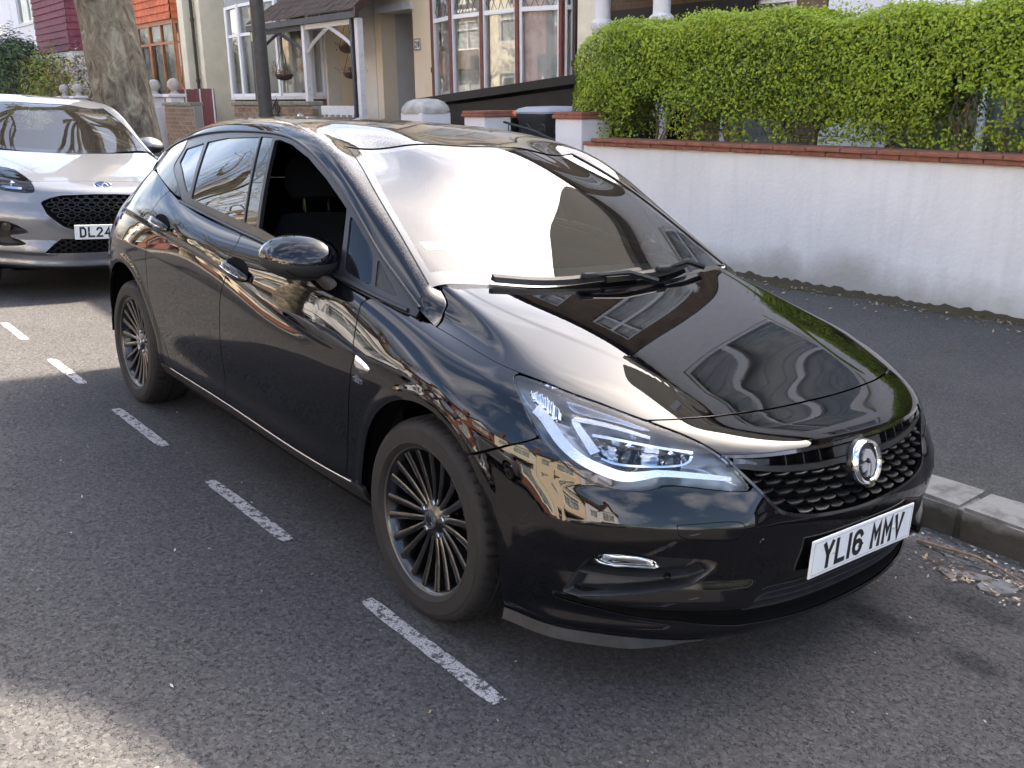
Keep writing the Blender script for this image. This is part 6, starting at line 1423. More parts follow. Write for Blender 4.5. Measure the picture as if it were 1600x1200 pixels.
def bay(parent, pts, z0, z1, base_m, fm=M_UPVC, transom=None, base_z=0., head=.25, head_m=None, mulls=None, post=.07, post_m=None, lead=False, curtain=M_CURTAIN):
    for (a, b), mu in zip(zip(pts, pts[1:]), mulls or [0]*9): window(parent, a, b, z0, z1, fm, .06, transom, mu, lead=lead, curtain=curtain)
    P = [Vector((p[0], p[1])) for p in pts]
    def ring(off): return [(p[0], p[1]-off) for p in pts]
    back = [(pts[-1][0], 7.05), (pts[0][0], 7.05)]
    mb = MB(); mb.prism(ring(-.01)+back, base_z, z0-.06); mb.build('bay_base', base_m, parent)
    mb = MB(); mb.prism(ring(.07)+back, z0-.062, z0-.002); mb.build('bay_sill', M_PAINTW if fm is not M_TERRAF else M_CREAM2, parent)
    mb = MB(); mb.prism(ring(.03)+back, z1+.002, z1+head); mb.build('bay_head', head_m or fm, parent)
    if post_m:
        for p in pts: mb = MB(); mb.bb(p[0]-post/2, p[0]+post/2, p[1]-.045, p[1]+.03, z0, z1); mb.build('bay_post', post_m, parent)
def facade(parent, x0, x1, ops, z1=5.9, m=M_CREAM, y=7.0, z0=-.2):
    mb = MB(); cells(mb, x0, x1, z0, z1, y, y+.3, ops); mb.build('front_wall', m, parent)
    for xs_ in (x0, x1-.12): mb = MB(); mb.bb(xs_, xs_+.12, y+.3, y+8, z0, z1); mb.build('side_wall', m, parent)
    mb = MB(); mb.bb(x0+.15, x1-.15, y-.10, y-.001, z1-.12, z1-.02); mb.build('gutter', M_PIPE, parent)
def door(parent, x0, x1, y, z0, z1, fm=M_UPVC, pm=M_DOORG, low=M_RED):
    d = empty('door', (x0, y, z0), 0, parent); w, h = x1-x0, z1-z0
    mb = MB(); mb.bb(0, .09, -.04, .06, 0, h); mb.bb(w-.09, w, -.04, .06, 0, h); mb.bb(.09, w-.09, -.039, .06, h-.08, h); mb.bb(.09, w-.09, -.038, .06, h*.76, h*.76+.07); mb.bb(.09, w-.09, -.037, .06, h*.28, h*.28+.09); mb.build('frame', fm, d)
    MB().bb(.09, w-.09, 0, .03, h*.28+.09, h*.76).build('pane', pm, d); MB().bb(.09, w-.09, 0, .03, h*.76+.07, h-.08).build('pane', pm, d); MB().bb(.09, w-.09, 0, .035, 0, h*.28).build('panel', low, d)
    mb = MB(); mb.tube([(w-.15, -.04, h*.45), (w-.15, -.06, h*.45), (w-.15, -.06, h*.52), (w-.15, -.04, h*.52)], .01, 6); mb.build('handle', M_CHROME, d)
def upper_window(parent, x0, x1, z0, z1, y=7.0, fm=M_UPVC, sill=M_PAINTW, mull=1): 
    w = window(parent, (x0, y+.08), (x1, y+.08), z0, z1, fm, .06, z0+(z1-z0)*.68, mull); mb = MB(); mb.bb(x0-.1, x1+.1, y-.06, y+.1, z0-.09, z0-.005); mb.build('window_sill', sill, parent)

# ---- number 28, cream rendered, shallow bay
h = empty('terraced_house', (0, 0, 0)); tag(h, 'cream rendered house with wide white bay window and house number 28', 'house', 'terraced houses on the near side')
facade(h, -13.20, -7.78, [(-13.0, -11.97, -.1, 2.98), (-11.05, -8.0, 1.0, 3.2), (-10.6, -8.5, 3.9, 5.3), (-12.9, -12.0, 3.9, 5.3)])
bay(h, [(-11.10, 6.99), (-11.02, 6.78), (-10.16, 6.52), (-9.36, 6.50), (-8.57, 6.52), (-7.98, 6.80), (-7.93, 6.99)], 1.15, 3.25, M_CREAM, transom=2.72, post_m=M_REDMULL, lead=True, head=.35, head_m=M_UPVC)
upper_window(h, -10.6, -8.5, 3.9, 5.3); upper_window(h, -12.9, -12.0, 3.9, 5.3, mull=0)
mb = MB(); mb.bb(-13.0, -11.97, 8.02, 8.2, -.1, 3.1); mb.bb(-13.12, -13.0, 7.3, 8.2, -.1, 3.1); mb.bb(-11.97, -11.85, 7.3, 8.2, -.1, 3.1); mb.bb(-13.0, -11.97, 7.3, 8.2, 2.985, 3.1); mb.build('porch_recess', mat('grey_white_render', (.55, .53, .52), rough=.85, var=.1, vscale=2), h)
door(h, -12.86, -12.05, 7.95, .35, 2.75, M_UPVC)
mb = MB(); mb.bb(-12.95, -12.0, 7.1, 7.9, 0, .36); mb.bb(-12.95, -12.0, 6.8, 7.1, 0, .2); mb.build('door_step', mat('red_tile_step', (.18, .09, .07), rough=.8, var=.4, vscale=8), h)
mb = MB(); mb.bb(-13.05, -11.92, 6.93, 6.999, 2.98, 3.10); mb.build('porch_lintel', M_PAINTW, h)
pl = MB().bb(-11.90, -11.73, 6.975, 6.999, 2.335, 2.505).build('number_plaque', M_WHITE, h)
Mn = Matrix.Translation((-11.815, 6.974, 2.42))@Matrix.Rotation(R(90), 4, 'X')
for c, dx in (('2', -.062), ('8', .008)): mb = MB(); glyph(mb, c, dx, -.05, .052, .10, .014, Mn, 0, .004); mb.build('plaque_number', M_BLACKINK, pl)
mb = MB(); mb.bb(-11.905, -11.725, 6.972, 6.976, 2.33, 2.342); mb.bb(-11.905, -11.725, 6.972, 6.976, 2.498, 2.51); mb.bb(-11.905, -11.893, 6.9715, 6.9755, 2.342, 2.498); mb.bb(-11.737, -11.725, 6.9715, 6.9755, 2.342, 2.498); mb.build('plaque_border', M_BLACKINK, pl)
pipe(h, -11.28, 6.93, 0, 5.8); pipe(h, -7.86, 6.93, 0, 5.8)
pitched(h, -13.2, -7.78, 7.0, 10.8, 5.85, 8.3, M_SLATE); gable(h, -11.3, -7.9, 6.85, 5.55, 7.4, M_CREAM, M_SLATE); chimney(h, -13.1, 9.6, 8.2, M_BRICK)
# ---- number 26 with the timber porch
h = empty('terraced_house', (0, 0, 0)); tag(h, 'house with white bay windows and brown tiled timber porch left of the cream house', 'house', 'terraced houses on the near side')
facade(h, -19.15, -13.22, [(-18.9, -15.2, 1.0, 3.5), (-15.05, -13.9, -.1, 2.9), (-18.4, -16.0, 4.0, 5.3), (-14.6, -13.6, 4.0, 5.3)], m=mat('warm_white_render', (.74, .68, .58), rough=.85, var=.1, vscale=2))
bay(h, [(-19.02, 6.85), (-18.55, 6.55), (-17.72, 6.45), (-16.95, 6.45), (-15.95, 6.45), (-15.2, 6.75), (-15.15, 6.99)], 1.62, 3.45, M_BRICK, transom=2.85, head=.28, post=.09, post_m=M_UPVC, head_m=mat('lead_grey', (.28, .29, .31), rough=.5), curtain=mat('patterned_curtain', (.55, .56, .53), rough=.9, var=.2, vscale=2.6, col2=(.30, .16, .12), mask=(.52, .6)))
upper_window(h, -18.4, -16.0, 4.0, 5.3); upper_window(h, -14.6, -13.6, 4.0, 5.3, mull=0)
mb = MB(); mb.bb(-15.05, -13.9, 8.02, 8.2, -.1, 3); mb.bb(-15.17, -15.05, 7.3, 8.2, -.1, 3.); mb.bb(-13.9, -13.78, 7.3, 8.2, -.1, 3.); mb.build('porch_recess', M_CREAM, h)
door(h, -14.80, -14.0, 7.95, .35, 2.65)
pitched(h, -19.15, -13.22, 7.0, 10.8, 5.85, 8.3, M_ROOFT); gable(h, -19.0, -15.2, 6.85, 5.55, 7.5, M_PAINTW, M_ROOFT); chimney(h, -19.1, 9.6, 8.2, M_BRICK)
pc = empty('porch', (-13.9, 6.3, 0), 0, h)
rows = 9
for k in range(rows):      # tile courses of the porch roof
    ya, za = 5.82+.14*k, 2.93+.105*k
    mb = MB(); n = 26; x0, x1 = -15.95+.10*k, -11.78
    for j in range(n):
        xa = x0+(x1-x0)*j/n+.004; xb = x0+(x1-x0)*(j+1)/n-.004; dz = rng.uniform(-.006, .006)
        mb.add([(xa+13.9, ya-6.3, za+dz), (xb+13.9, ya-6.3, za+dz), (xb+13.9, ya-6.3+.16, za+.115+dz), (xa+13.9, ya-6.3+.16, za+.115+dz), (xa+13.9, ya-6.3, za+.022+dz), (xb+13.9, ya-6.3, za+.022+dz), (xb+13.9, ya-6.3+.16, za+.132+dz), (xa+13.9, ya-6.3+.16, za+.132+dz)], [(4, 5, 6, 7), (0, 1, 5, 4), (0, 4, 7, 3), (1, 2, 6, 5)])
    mb.build('tile_course', M_ROOFT, pc)
M_DKT = mat('dark_grey_timber', (.055, .055, .065), rough=.6, var=.3, vscale=10)
mb = MB(); mb.bb(-2.05, 2.1, -.50, -.42, 2.80, 2.90); mb.build('porch_gutter', M_DKT, pc)
mb = MB(); mb.add([(x, y, z) for x in (2.10, 2.16) for y, z in ((-.52, 2.82), (-.52, 2.98), (.75, 3.95), (.75, 3.78))], [(0, 1, 2, 3), (7, 6, 5, 4), (0, 4, 5, 1), (1, 5, 6, 2), (3, 2, 6, 7)]); mb.build('porch_barge', mat('dark_red_barge', (.06, .025, .02), rough=.6), pc)
for x, m_ in ((-1.95, M_DKT), (.12, M_PAINTW), (1.86, M_DKT), (1.98, M_PAINTW)):
    mb = MB(); w_ = .10 if m_ is M_PAINTW else .06; mb.bb(x-w_/2, x+w_/2, -.42 if m_ is M_PAINTW else -.45, -.32, .05, 2.80); mb.build('porch_post', m_, pc)
for xa, xb, m_ in ((-1.90, .06, M_DKT), (.19, 1.80, M_PAINTW)):
    for sg in (0, 1):
        mb = MB(); pts = []
        for q in np.linspace(0, 1, 9):
            a = q*math.pi/2; xx = (xa+.5*(xb-xa)*math.sin(a)) if sg == 0 else (xb-.5*(xb-xa)*math.sin(a)); pts.append((xx, -.38, 2.36+.36*(1-math.cos(math.pi/2-(math.pi/2-a)))**.0*math.sin(a)**.8))
        mb.tube(pts, .035, 4); mb.build('arch_brace', m_, pc)
    mb = MB(); mb.bb(xa, xb, -.41, -.34, 2.72, 2.80); mb.build('porch_beam', m_, pc)
mb = MB(); mb.bb(.17, 1.82, -.40, -.34, 1.30, 1.45); mb.build('rail', M_PAINTW, pc)
for k in range(8): mb = MB(); mb.bb(.25+k*.2, .31+k*.2, -.395, -.345, .3, 1.30); mb.build('baluster', M_PAINTW, pc)
mb = MB(); mb.bb(.17, 1.82, -.40, -.34, .2, .3); mb.build('rail', M_PAINTW, pc)
def basket(p, label):
    b = empty('hanging_basket', p); tag(b, label, 'basket', 'hanging baskets in the timber porch')
    loft([sell(Vector((0, 0, z)), Vector((1, 0, 0)), Vector((0, 1, 0)), r, r, 2, 14) for z, r in ((-.09, .06), (-.06, .13), (0, .17), (.02, .16))], 'basket', mat('coir_basket', (.10, .06, .04), rough=.95, bump=1., bscale=60, dist=.02), b)
    for a in range(3): mb = MB(); mb.tube([(.15*math.cos(a*2.1), .15*math.sin(a*2.1), .02), (0, 0, .5)], .005, 4); mb.build('chain', M_IRON, b)
    P = nrng.normal(0, 1, (160, 3))*np.array((.09, .09, .03))+np.array((0, 0, .04)); leaves('dry_plant', P, P+np.array((0, 0, .3)), .05, [M_DRY[1], M_DRY[0]], nrng.integers(0, 2, 160), b, 3, .3)
basket((-14.35, 5.75, 1.98), 'brown hanging basket in front of the bay under the porch arch'); basket((-12.30, 6.0, 1.97), 'brown hanging basket at the right end of the porch'); basket((-13.3, 6.5, 2.42), 'highest hanging basket deep inside the porch')
# ---- alley, gate
al = empty('alley_wall', (-20.2, 8.0, 0)); tag(al, 'brown brick passage wall with dark arched doorway between two houses', 'wall')
mb = MB(); cells(mb, -1.05, 1.05, 2.45, 5.8, 0, .3, []); mb.build('brick_wall', M_BRICK, al)
mb = MB(); mb.bb(-1.05, 1.05, -.05, .3, 2.36, 2.45); mb.build('lintel', M_PIPE, al)
mb = MB(); mb.bb(-.95, -.1, .05, .12, -.1, 2.3); mb.build('white_door', M_PAINTW, al); mb = MB(); mb.bb(.0, .95, .05, .12, -.1, 2.36); mb.build('dark_door', mat('dark_door_brown', (.03, .025, .025), rough=.6), al)
rg = empty('red_gate', (-20.4, 6.4, 0)); tag(rg, 'dark red boarded side gate with white edges beside the bay', 'gate')
for k in range(8): mb = MB(); mb.bb(-1.15+k*.28, -.885+k*.28, -.02, .02, .1, 1.80+rng.uniform(-.01, .01)); mb.build('gate_board', M_RED, rg)
for x in (-.55, .35, 1.12): mb = MB(); mb.bb(x-.02, x+.02, -.045, -.021, .1, 1.80); mb.build('gate_strip', M_PAINTW, rg)
# ---- number 24, orange tile-hung bay
def tile_hung(parent, pts, z0, z1, m, step=.17):
    n = int((z1-z0)/step)
    for k in range(n):
        z = z0+k*step; mb = MB()
        for (a, b) in zip(pts, pts[1:]):
            a = Vector((a[0], a[1], 0)); b = Vector((b[0], b[1], 0)); d = (b-a).normalized(); nn = Vector((d.y, -d.x, 0))
            mb.add([a+nn*.05+Vector((0, 0, z)), b+nn*.05+Vector((0, 0, z)), b+nn*.015+Vector((0, 0, z+step*1.05)), a+nn*.015+Vector((0, 0, z+step*1.05)), a+Vector((0, 0, z)), b+Vector((0, 0, z))], [(0, 1, 2, 3), (4, 5, 1, 0)])
        mb.build('tile_course', m, parent)
h = empty('terraced_house', (0, 0, 0)); tag(h, 'house with orange tile-hung bay and orange-brown window frames', 'house', 'terraced houses on the near side')
facade(h, -27.6, -21.2, [(-26.3, -22.9, 1.0, 3.4), (-26.3, -22.9, 4.3, 5.5)], m=M_CREAM2)
bay(h, [(-26.5, 7.0), (-26.2, 6.86), (-24.4, 6.86), (-22.62, 6.86), (-22.55, 7.0)], 1.5, 3.45, M_CREAM2, fm=M_TERRAF, transom=2.95, head=.05, head_m=M_TERRAF, mulls=[0, 1, 1, 0])
tile_hung(h, [(-26.6, 7.0), (-26.25, 6.82), (-22.58, 6.82), (-22.50, 7.0)], 3.50, 4.6, M_TERRA)
bay(h, [(-26.5, 7.0), (-26.2, 6.86), (-24.4, 6.86), (-22.62, 6.86), (-22.55, 7.0)], 4.7, 5.9, M_CREAM2, fm=M_TERRAF, head=.3, mulls=[0, 1, 1], base_z=4.55)
pipe(h, -21.5, 6.92, 0, 5.8); mb = MB(); mb.bb(-21.95, -21.62, 6.75, 7.0, 0, 5.8); mb.build('pilaster', M_CREAM2, h)
pitched(h, -27.6, -21.2, 7.0, 10.8, 5.85, 8.3, M_ROOFT); gable(h, -26.8, -22.6, 6.4, 6.2, 8.0, M_CREAM2, M_ROOFT); chimney(h, -21.3, 9.6, 8.2, M_BRICK)
# ---- number 22, maroon tiles
h = empty('terraced_house', (0, 0, 0)); tag(h, 'white house with maroon tile-hung bay behind the shrubs at far left', 'house', 'terraced houses on the near side')
facade(h, -40.0, -27.65, [(-39.0, -36.2, 4.3, 5.9)], m=mat('bright_white_render', (.78, .78, .80), rough=.8, var=.05))
bay(h, [(-34.6, 7.0), (-34.0, 6.45), (-30.3, 6.45), (-29.5, 7.0)], 1.3, 2.95, M_PAINTW, transom=2.5, head=.08, mulls=[0, 2, 0]); tile_hung(h, [(-34.75, 7.0), (-34.1, 6.40), (-30.2, 6.40), (-29.4, 7.0)], 3.05, 5.4, M_MAROON, .2)
upper_window(h, -39.0, -36.2, 4.3, 5.9); mb = MB(); mb.bb(-34.98, -34.78, 6.6, 7.0, 0, 5.8); mb.bb(-29.3, -29.1, 6.5, 7.0, 2.8, 5.8); mb.build('white_pilaster', M_PAINTW, h)
pitched(h, -40, -27.65, 7.0, 10.8, 5.85, 8.3, M_ROOFT); gable(h, -34.9, -29.2, 6.3, 5.5, 7.9, M_PAINTW, M_ROOFT)
h = empty('terraced_house', (0, 0, 0)); tag(h, 'white house beyond the maroon bay at the left corner', 'house', 'terraced houses on the near side')
facade(h, -62.0, -40.05, [(-46, -42, 1.2, 3.0), (-46, -42, 4.0, 5.6)], m=MATS['bright_white_render']); window(h, (-46, 7.08), (-42, 7.08), 1.2, 3.0, mull=2, transom=2.4); upper_window(h, -46, -42, 4.0, 5.6); pitched(h, -62, -40.05, 7.0, 10.8, 5.85, 8.3, M_ROOFT)
# ---- number 30 and on, behind the hedge
h = empty('terraced_house', (0, 0, 0)); tag(h, 'brick house with white porch columns showing above the hedge', 'house', 'terraced houses on the near side')
facade(h, -7.76, -4.02, [(-7.0, -5.9, -.1, 2.4), (-5.4, -4.4, .9, 2.6), (-7.2, -6.2, 4.0, 5.4), (-5.4, -4.4, 4.0, 5.4)], m=M_BRICK)
mb = MB(); mb.bb(-7.74, -7.30, 6.86, 6.999, 0, 5.8); mb.build('cream_pilaster', M_CREAM2, h)
window(h, (-5.4, 7.08), (-4.4, 7.08), .9, 2.6, M_UPVC); upper_window(h, -7.2, -6.2, 4., 5.4); upper_window(h, -5.4, -4.4, 4., 5.4)
door(h, -6.95, -5.95, 7.5, .3, 2.4)
for x in (-6.58, -5.62):
    col_ = MB(); col_.lathe([(.13, .1), (.13, .2), (.10, .24), (.095, 2.30), (.12, 2.33), (.145, 2.38), (.145, 2.42), (.10, 2.46), (.10, 2.9)], 20, Matrix.Translation((x, 6.2, 0))); col_.build('porch_column', M_PAINTW, h, smooth=True)
mb = MB(); mb.bb(-6.85, -5.35, 6.05, 7.0, 2.9, 3.2); mb.build('porch_roof', M_PAINTW, h)
mb = MB(); mb.bb(-7.2, -4.9, 6.9, 6.999, 2.42, 2.62); mb.build('dark_awning', M_BLKW, h)
pitched(h, -7.76, -4.02, 7.0, 10.8, 5.85, 7.9, M_SLATE); chimney(h, -4.1, 9.8, 8.0, M_BRICK)
h = empty('terraced_house', (0, 0, 0)); tag(h, 'white painted house with broad front gable shaped to shade the road behind the right half of the hedge', 'house', 'terraced houses on the near side')
M_WH2 = mat('white_painted_wall', (.75, .75, .78), rough=.7, var=.06)
facade(h, -4.0, 1.25, [(-3.2, -.6, .8, 2.6), (-.1, .9, -.1, 2.4), (-3.0, -.9, 3.7, 5.2), (-.1, .9, 3.8, 5.2)], m=M_WH2)
bay(h, [(-3.3, 6.95), (-2.9, 6.4), (-1.0, 6.4), (-.6, 6.95)], .95, 2.35, M_WH2, transom=1.95, mulls=[0, 1, 0], head=.3); upper_window(h, -3., -.9, 3.7, 5.2); upper_window(h, -.1, .9, 3.8, 5.2, mull=0)
door(h, -.05, .85, 7.3, .3, 2.4)
pitched(h, -4.0, 1.25, 7.0, 10.8, 5.85, 7.9, M_SLATE); gp_ = chaikin([(-4.0, 5.86), (-4.0, 6.2), (-3.95, 6.32), (-3.72, 6.85), (-3.45, 7.28), (-3.0, 7.36), (-1.25, 7.32), (-1.08, 7.16), (-.55, 6.98), (1.2, 6.3), (1.2, 5.86)], 2)
mb = MB(); mb.prism([(x, z) for x, z in gp_], -7.0, -6.74, Matrix(((1, 0, 0, 0), (0, 0, -1, 0), (0, 1, 0, 0), (0, 0, 0, 1)))); mb.build('shaped_gable', mat('cream_gable', (.6, .52, .4), rough=.8), h)  # unseen gable, its outline shaped so the shadow edge lands on the road
window(h, (-2.6, 6.73), (-1.4, 6.73), 6.1, 6.9, fy=0.)
h = empty('terraced_house', (0, 0, 0)); tag(h, 'brown brick house beyond the right edge of the hedge', 'house', 'terraced houses on the near side')
facade(h, 1.28, 7.0, [(2.0, 4.6, .8, 2.6), (2.2, 4.2, 3.7, 5.2)], m=M_BRICK); window(h, (2.0, 7.08), (4.6, 7.08), .8, 2.6, mull=2, transom=2.1); upper_window(h, 2.2, 4.2, 3.7, 5.2)
pitched(h, 1.28, 7.0, 7.0, 10.8, 5.85, 7.9, M_SLATE)
for i, (a, b, m_) in enumerate(((7.05, 12.5, M_CREAM), (12.55, 18, M_BRICK))):
    h = empty('terraced_house', (0, 0, 0)); tag(h, ('cream house farthest but one to the right along the row', 'last brown brick house to the right along the row')[i], 'house', 'terraced houses on the near side')
    facade(h, a, b, [(a+.7, a+3.2, .8, 2.6), (a+.8, a+3, 3.7, 5.2)], m=m_); window(h, (a+.7, 7.08), (a+3.2, 7.08), .8, 2.6, mull=2, transom=2.1); upper_window(h, a+.8, a+3, 3.7, 5.2); pitched(h, a, b, 7.0, 10.8, 5.85, 7.9, M_SLATE)

# ================================================================ the opposite side (seen in the car's reflections)
def far_house(x0, x1, wm, rm, label, gb=True, fm=M_UPVC):
    h = empty('terraced_house', (x1, -13.4, 0), math.pi); tag(h, label, 'house', 'terraced houses across the street'); L = x1-x0
    mb = MB(); cells(mb, 0, L, -.3, 5.9, 0, .3, [(L-1.6, L-.6, 0, 2.5), (.6, 3.2, .9, 2.8), (.8, 3.0, 3.8, 5.2), (L-1.7, L-.6, 3.8, 5.2)]); mb.build('front_wall', wm, h)
    for (a, b, c, d) in ((.6, 3.2, .9, 2.8), (.8, 3.0, 3.8, 5.2), (L-1.7, L-.6, 3.8, 5.2)): window(h, (a, .08), (b, .08), c, d, fm, .07, c+(d-c)*.7, 1 if b-a > 1.5 else 0)
    door(h, L-1.6, L-.6, .2, 0, 2.4); pitched(h, 0, L, 0., 3.8, 5.85, 8.2, rm)
    mb = MB(); mb.bb(.4, 3.4, -.75, 0, -.3, .85); mb.bb(.4, 3.4, -.75, 0, 2.85, 3.5); mb.build('bay_block', wm, h)
    if gb: gable(h, .3, 3.6, -.1, 5.6, 7.4, M_PAINTW, rm, win=False)
    chimney(h, .1, 2.8, 8.1, M_REDBR)
    mb = MB(); mb.bb(0, L-1.7, -2.9, -2.7, -.3, .75); mb.build('front_garden_wall', M_REDBR if wm is not M_REDBR else M_WHITEW, h)
fc = [(M_CREAM, M_ROOFT, 'cream'), (M_REDBR, M_SLATE, 'red brick'), (M_WH2, M_ROOFT, 'white'), (M_CREAM2, M_SLATE, 'pale yellow'), (M_BRICK, M_ROOFT, 'brown brick')]
order = ['first', 'second', 'third', 'fourth', 'fifth', 'sixth', 'seventh', 'eighth', 'ninth', 'tenth', 'eleventh', 'twelfth']
for i in range(12):
    wm, rm, nm = fc[(i*2) % 5]; far_house(-55+i*5.6, -55+(i+1)*5.6-.03, wm, rm, '%s house across the street, %s from the far left end of its row' % (nm, order[i]))

# ================================================================ low garden walls to the left, finials, lamp post, trees, shrubs
M_BRK = [mat('garden_brick_a', (.24, .155, .10), rough=.85, var=.3, vscale=20), mat('garden_brick_b', (.19, .13, .09), rough=.85, var=.3, vscale=20), mat('garden_brick_c', (.28, .19, .13), rough=.85, var=.3, vscale=20)]
bks = [rb_mesh('brick', (.215, .102, .065), .006, m_, 3, .001) for m_ in M_BRK]; hbk = [rb_mesh('brick', (.10, .102, .065), .006, m_, 3, .001) for m_ in M_BRK]
M_MORT = mat('lime_mortar', (.30, .28, .25), rough=.95, bump=.4, bscale=80); M_STONEC = mat('lichen_coping', (.26, .25, .20), rough=.9, var=.4, vscale=8, col2=(.16, .15, .11), bump=.5, bscale=50)
def brick_wall(label, x0, x1, y, z0, z1, from_z):
    w = empty('low_brick_wall', (x0, y, 0)); tag(w, label, 'wall', 'low brick walls left of the car'); L = x1-x0
    mb = MB(); mb.bb(.004, L-.004, -.045, .10, z0, z1); mb.build('mortar_core', M_MORT, w)
    z = from_z; c = 0
    while z+.065 < z1+.01:
        x = 0 if c % 2 else -.1125
        while x < L-.02:
            a, b = max(x, 0), min(x+.215, L)
            if b-a > .15: o = share('brick', rng.choice(bks), w); o.location = ((a+b)/2, .0, z+.033); 
            elif b-a > .05: o = share('brick', rng.choice(hbk), w); o.location = ((a+b)/2, 0, z+.033)
            x += .225
        z += .075; c += 1
    n = max(1, int(L/.45))
    for k in range(n): o = share('coping_stone', rb_mesh('coping_stone', (L/n-.006, .24, .06), .012, M_STONEC, k, .002), w); o.location = ((k+.5)*L/n, .02, z1+.032)
brick_wall('low brown brick wall with stone coping right of the lamp post', -11.42, -10.45, 4.30, 0, 1.48, .70)
brick_wall('low brown brick wall with stone coping just left of the lamp post', -13.2, -12.0, 4.30, 0, 1.48, .70)
brick_wall('low brown brick wall below the ball finial beside the red gate', -16.45, -14.95, 4.30, 0, 1.47, .75)
def ball_pier(x, y, zt, label, m=M_PAINTW, w=.26):
    p = empty('ball_pier', (x, y, 0)); tag(p, label, 'pier', 'piers with ball finials')
    mb = MB(); mb.rbox((0, 0, zt/2), (w, w, zt), .012); mb.build('shaft', m, p); mb = MB(); mb.rbox((0, 0, zt+.03), (w+.08, w+.08, .06), .012); mb.build('cap', m, p)
    mb = MB(); mb.lathe([(.10, .06), (.06, .09), (.055, .12)]+[(.115*math.cos(a), .225+.115*math.sin(a)) for a in np.linspace(R(-62), R(90), 12)], 20, Matrix.Translation((0, 0, zt))); mb.build('ball_finial', mat('stone_finial', (.46, .43, .38), rough=.9, var=.2, vscale=9), p, smooth=True)
ball_pier(-16.25, 4.4, 1.62, 'stone ball finial pier in front of the orange bay'); ball_pier(-17.3, 4.4, 1.62, 'stone ball finial pier half hidden by the tree trunk')
ball_pier(-23.85, 4.4, 1.62, 'white ball finial pier just above the silver car roof, left one'); ball_pier(-22.65, 4.4, 1.62, 'white ball finial pier just above the silver car roof, right one')
wp_ = empty('white_gate_post', (-16.75, 4.2, 0)); tag(wp_, 'slim white concrete gate post right of the tree trunk', 'post'); mb = MB(); mb.rbox((0, 0, .72), (.14, .14, 1.46), .012); mb.build('post', M_PAINTW, wp_); mb = MB(); mb.rbox((-.6, 0, .72), (.10, .10, 1.46), .012); mb.build('brace', M_PAINTW, wp_)
fp = empty('wooden_fence', (-17.1, 4.6, 0)); tag(fp, 'short reddish timber fence panel behind the white gate posts', 'fence')
for k in range(8): mb = MB(); mb.bb(-.45, .5, -.012, .012, .3+k*.145, .437+k*.145); mb.build('fence_board', mat('orange_timber', (.36, .17, .09), rough=.8, var=.3, vscale=9), fp)
gt = empty('iron_gate', (-11.75, 4.34, 0)); tag(gt, 'small black iron gate with trident top right beside the lamp post', 'gate')
for k in range(6): mb = MB(); mb.tube([(-.25+k*.1, 0, .2), (-.25+k*.1, 0, 1.35)], .010, 6); mb.build('gate_bar', M_IRON, gt)
for pth in ([(-.3, 0, 1.32), (0, 0, 1.58), (.3, 0, 1.32)], [(-.3, 0, 1.30), (.3, 0, 1.30)], [(-.06, 0, 1.50), (-.06, 0, 1.40), (0, 0, 1.36), (.06, 0, 1.40), (.06, 0, 1.50)], [(0, 0, 1.3), (0, 0, 1.52)]): mb = MB(); mb.tube(pth, .010, 6); mb.build('gate_rail', M_IRON, gt)
# lamp post
lp = empty('lamp_post', (-8.02, 2.43, pz(-8, 2.4))); tag(lp, 'dark steel lamp post rising behind the hatchback roof', 'lamp post')
M_POST = mat('dark_post_paint', (.028, .024, .021), rough=.5, var=.4, vscale=12, bump=.15, bscale=60)
mb = MB(); mb.lathe([(.10, 0), (.10, 1.15), (.095, 1.2), (.078, 1.26), (.070, 3.5), (.05, 6.2), (.0, 6.2)], 20); mb.build('shaft', M_POST, lp, smooth=True)
mb = MB(); mb.tube([(0, 0, 6.1), (.05, -.2, 6.35), (.1, -.8, 6.5)], .03, 8); mb.build('arm', M_POST, lp, smooth=True); mb = MB(); mb.rbox((.12, -1.1, 6.48), (.2, .6, .1), .03); mb.build('lantern', M_PLAST, lp, smooth=True)
for z in (2.05, 2.30): mb = MB(); mb.rbox((-.06, -.05, z), (.04, .03, .09), .006); mb.build('clip', mat('yellow_tag', (.6, .5, .2), rough=.6), lp)
# ---- trees
def bark_mat(name, cols, sc=3.2):
    m = bpy.data.materials.new(name); m.use_nodes = True; nt, b = tex_nodes(m); t = nd(nt, 'ShaderNodeTexCoord'); mp = nd(nt, 'ShaderNodeMapping'); mp.inputs['Scale'].default_value = (1, 1, .55); nt.links.new(t.outputs['Object'], mp.inputs[0])
    n = nd(nt, 'ShaderNodeTexNoise', Scale=sc*2.2, Detail=8., Roughness=.68, Distortion=.8); nt.links.new(mp.outputs[0], n.inputs['Vector']); c = nd(nt, 'ShaderNodeValToRGB'); e = c.color_ramp.elements; e[0].position = .36; e[0].color = rgba(cols[0]); e[1].position = .62; e[1].color = rgba(cols[-1])
    for i, cc in enumerate(cols[1:-1]): q = e.new(.45+.08*i); q.color = rgba(cc)
    nt.links.new(n.outputs['Fac'], c.inputs[0]); nt.links.new(c.outputs[0], b.inputs['Base Color']); b.inputs['Roughness'].default_value = .9
    n2 = nd(nt, 'ShaderNodeTexNoise', Scale=sc*9, Detail=6., Roughness=.7); nt.links.new(mp.outputs[0], n2.inputs['Vector']); bp = nd(nt, 'ShaderNodeBump', Strength=.9, Distance=.03); nt.links.new(n2.outputs['Fac'], bp.inputs['Height']); nt.links.new(bp.outputs[0], b.inputs['Normal']); return m
M_BARK = bark_mat('plane_bark', [(.075, .06, .045), (.15, .125, .09), (.22, .19, .135), (.34, .31, .23)])
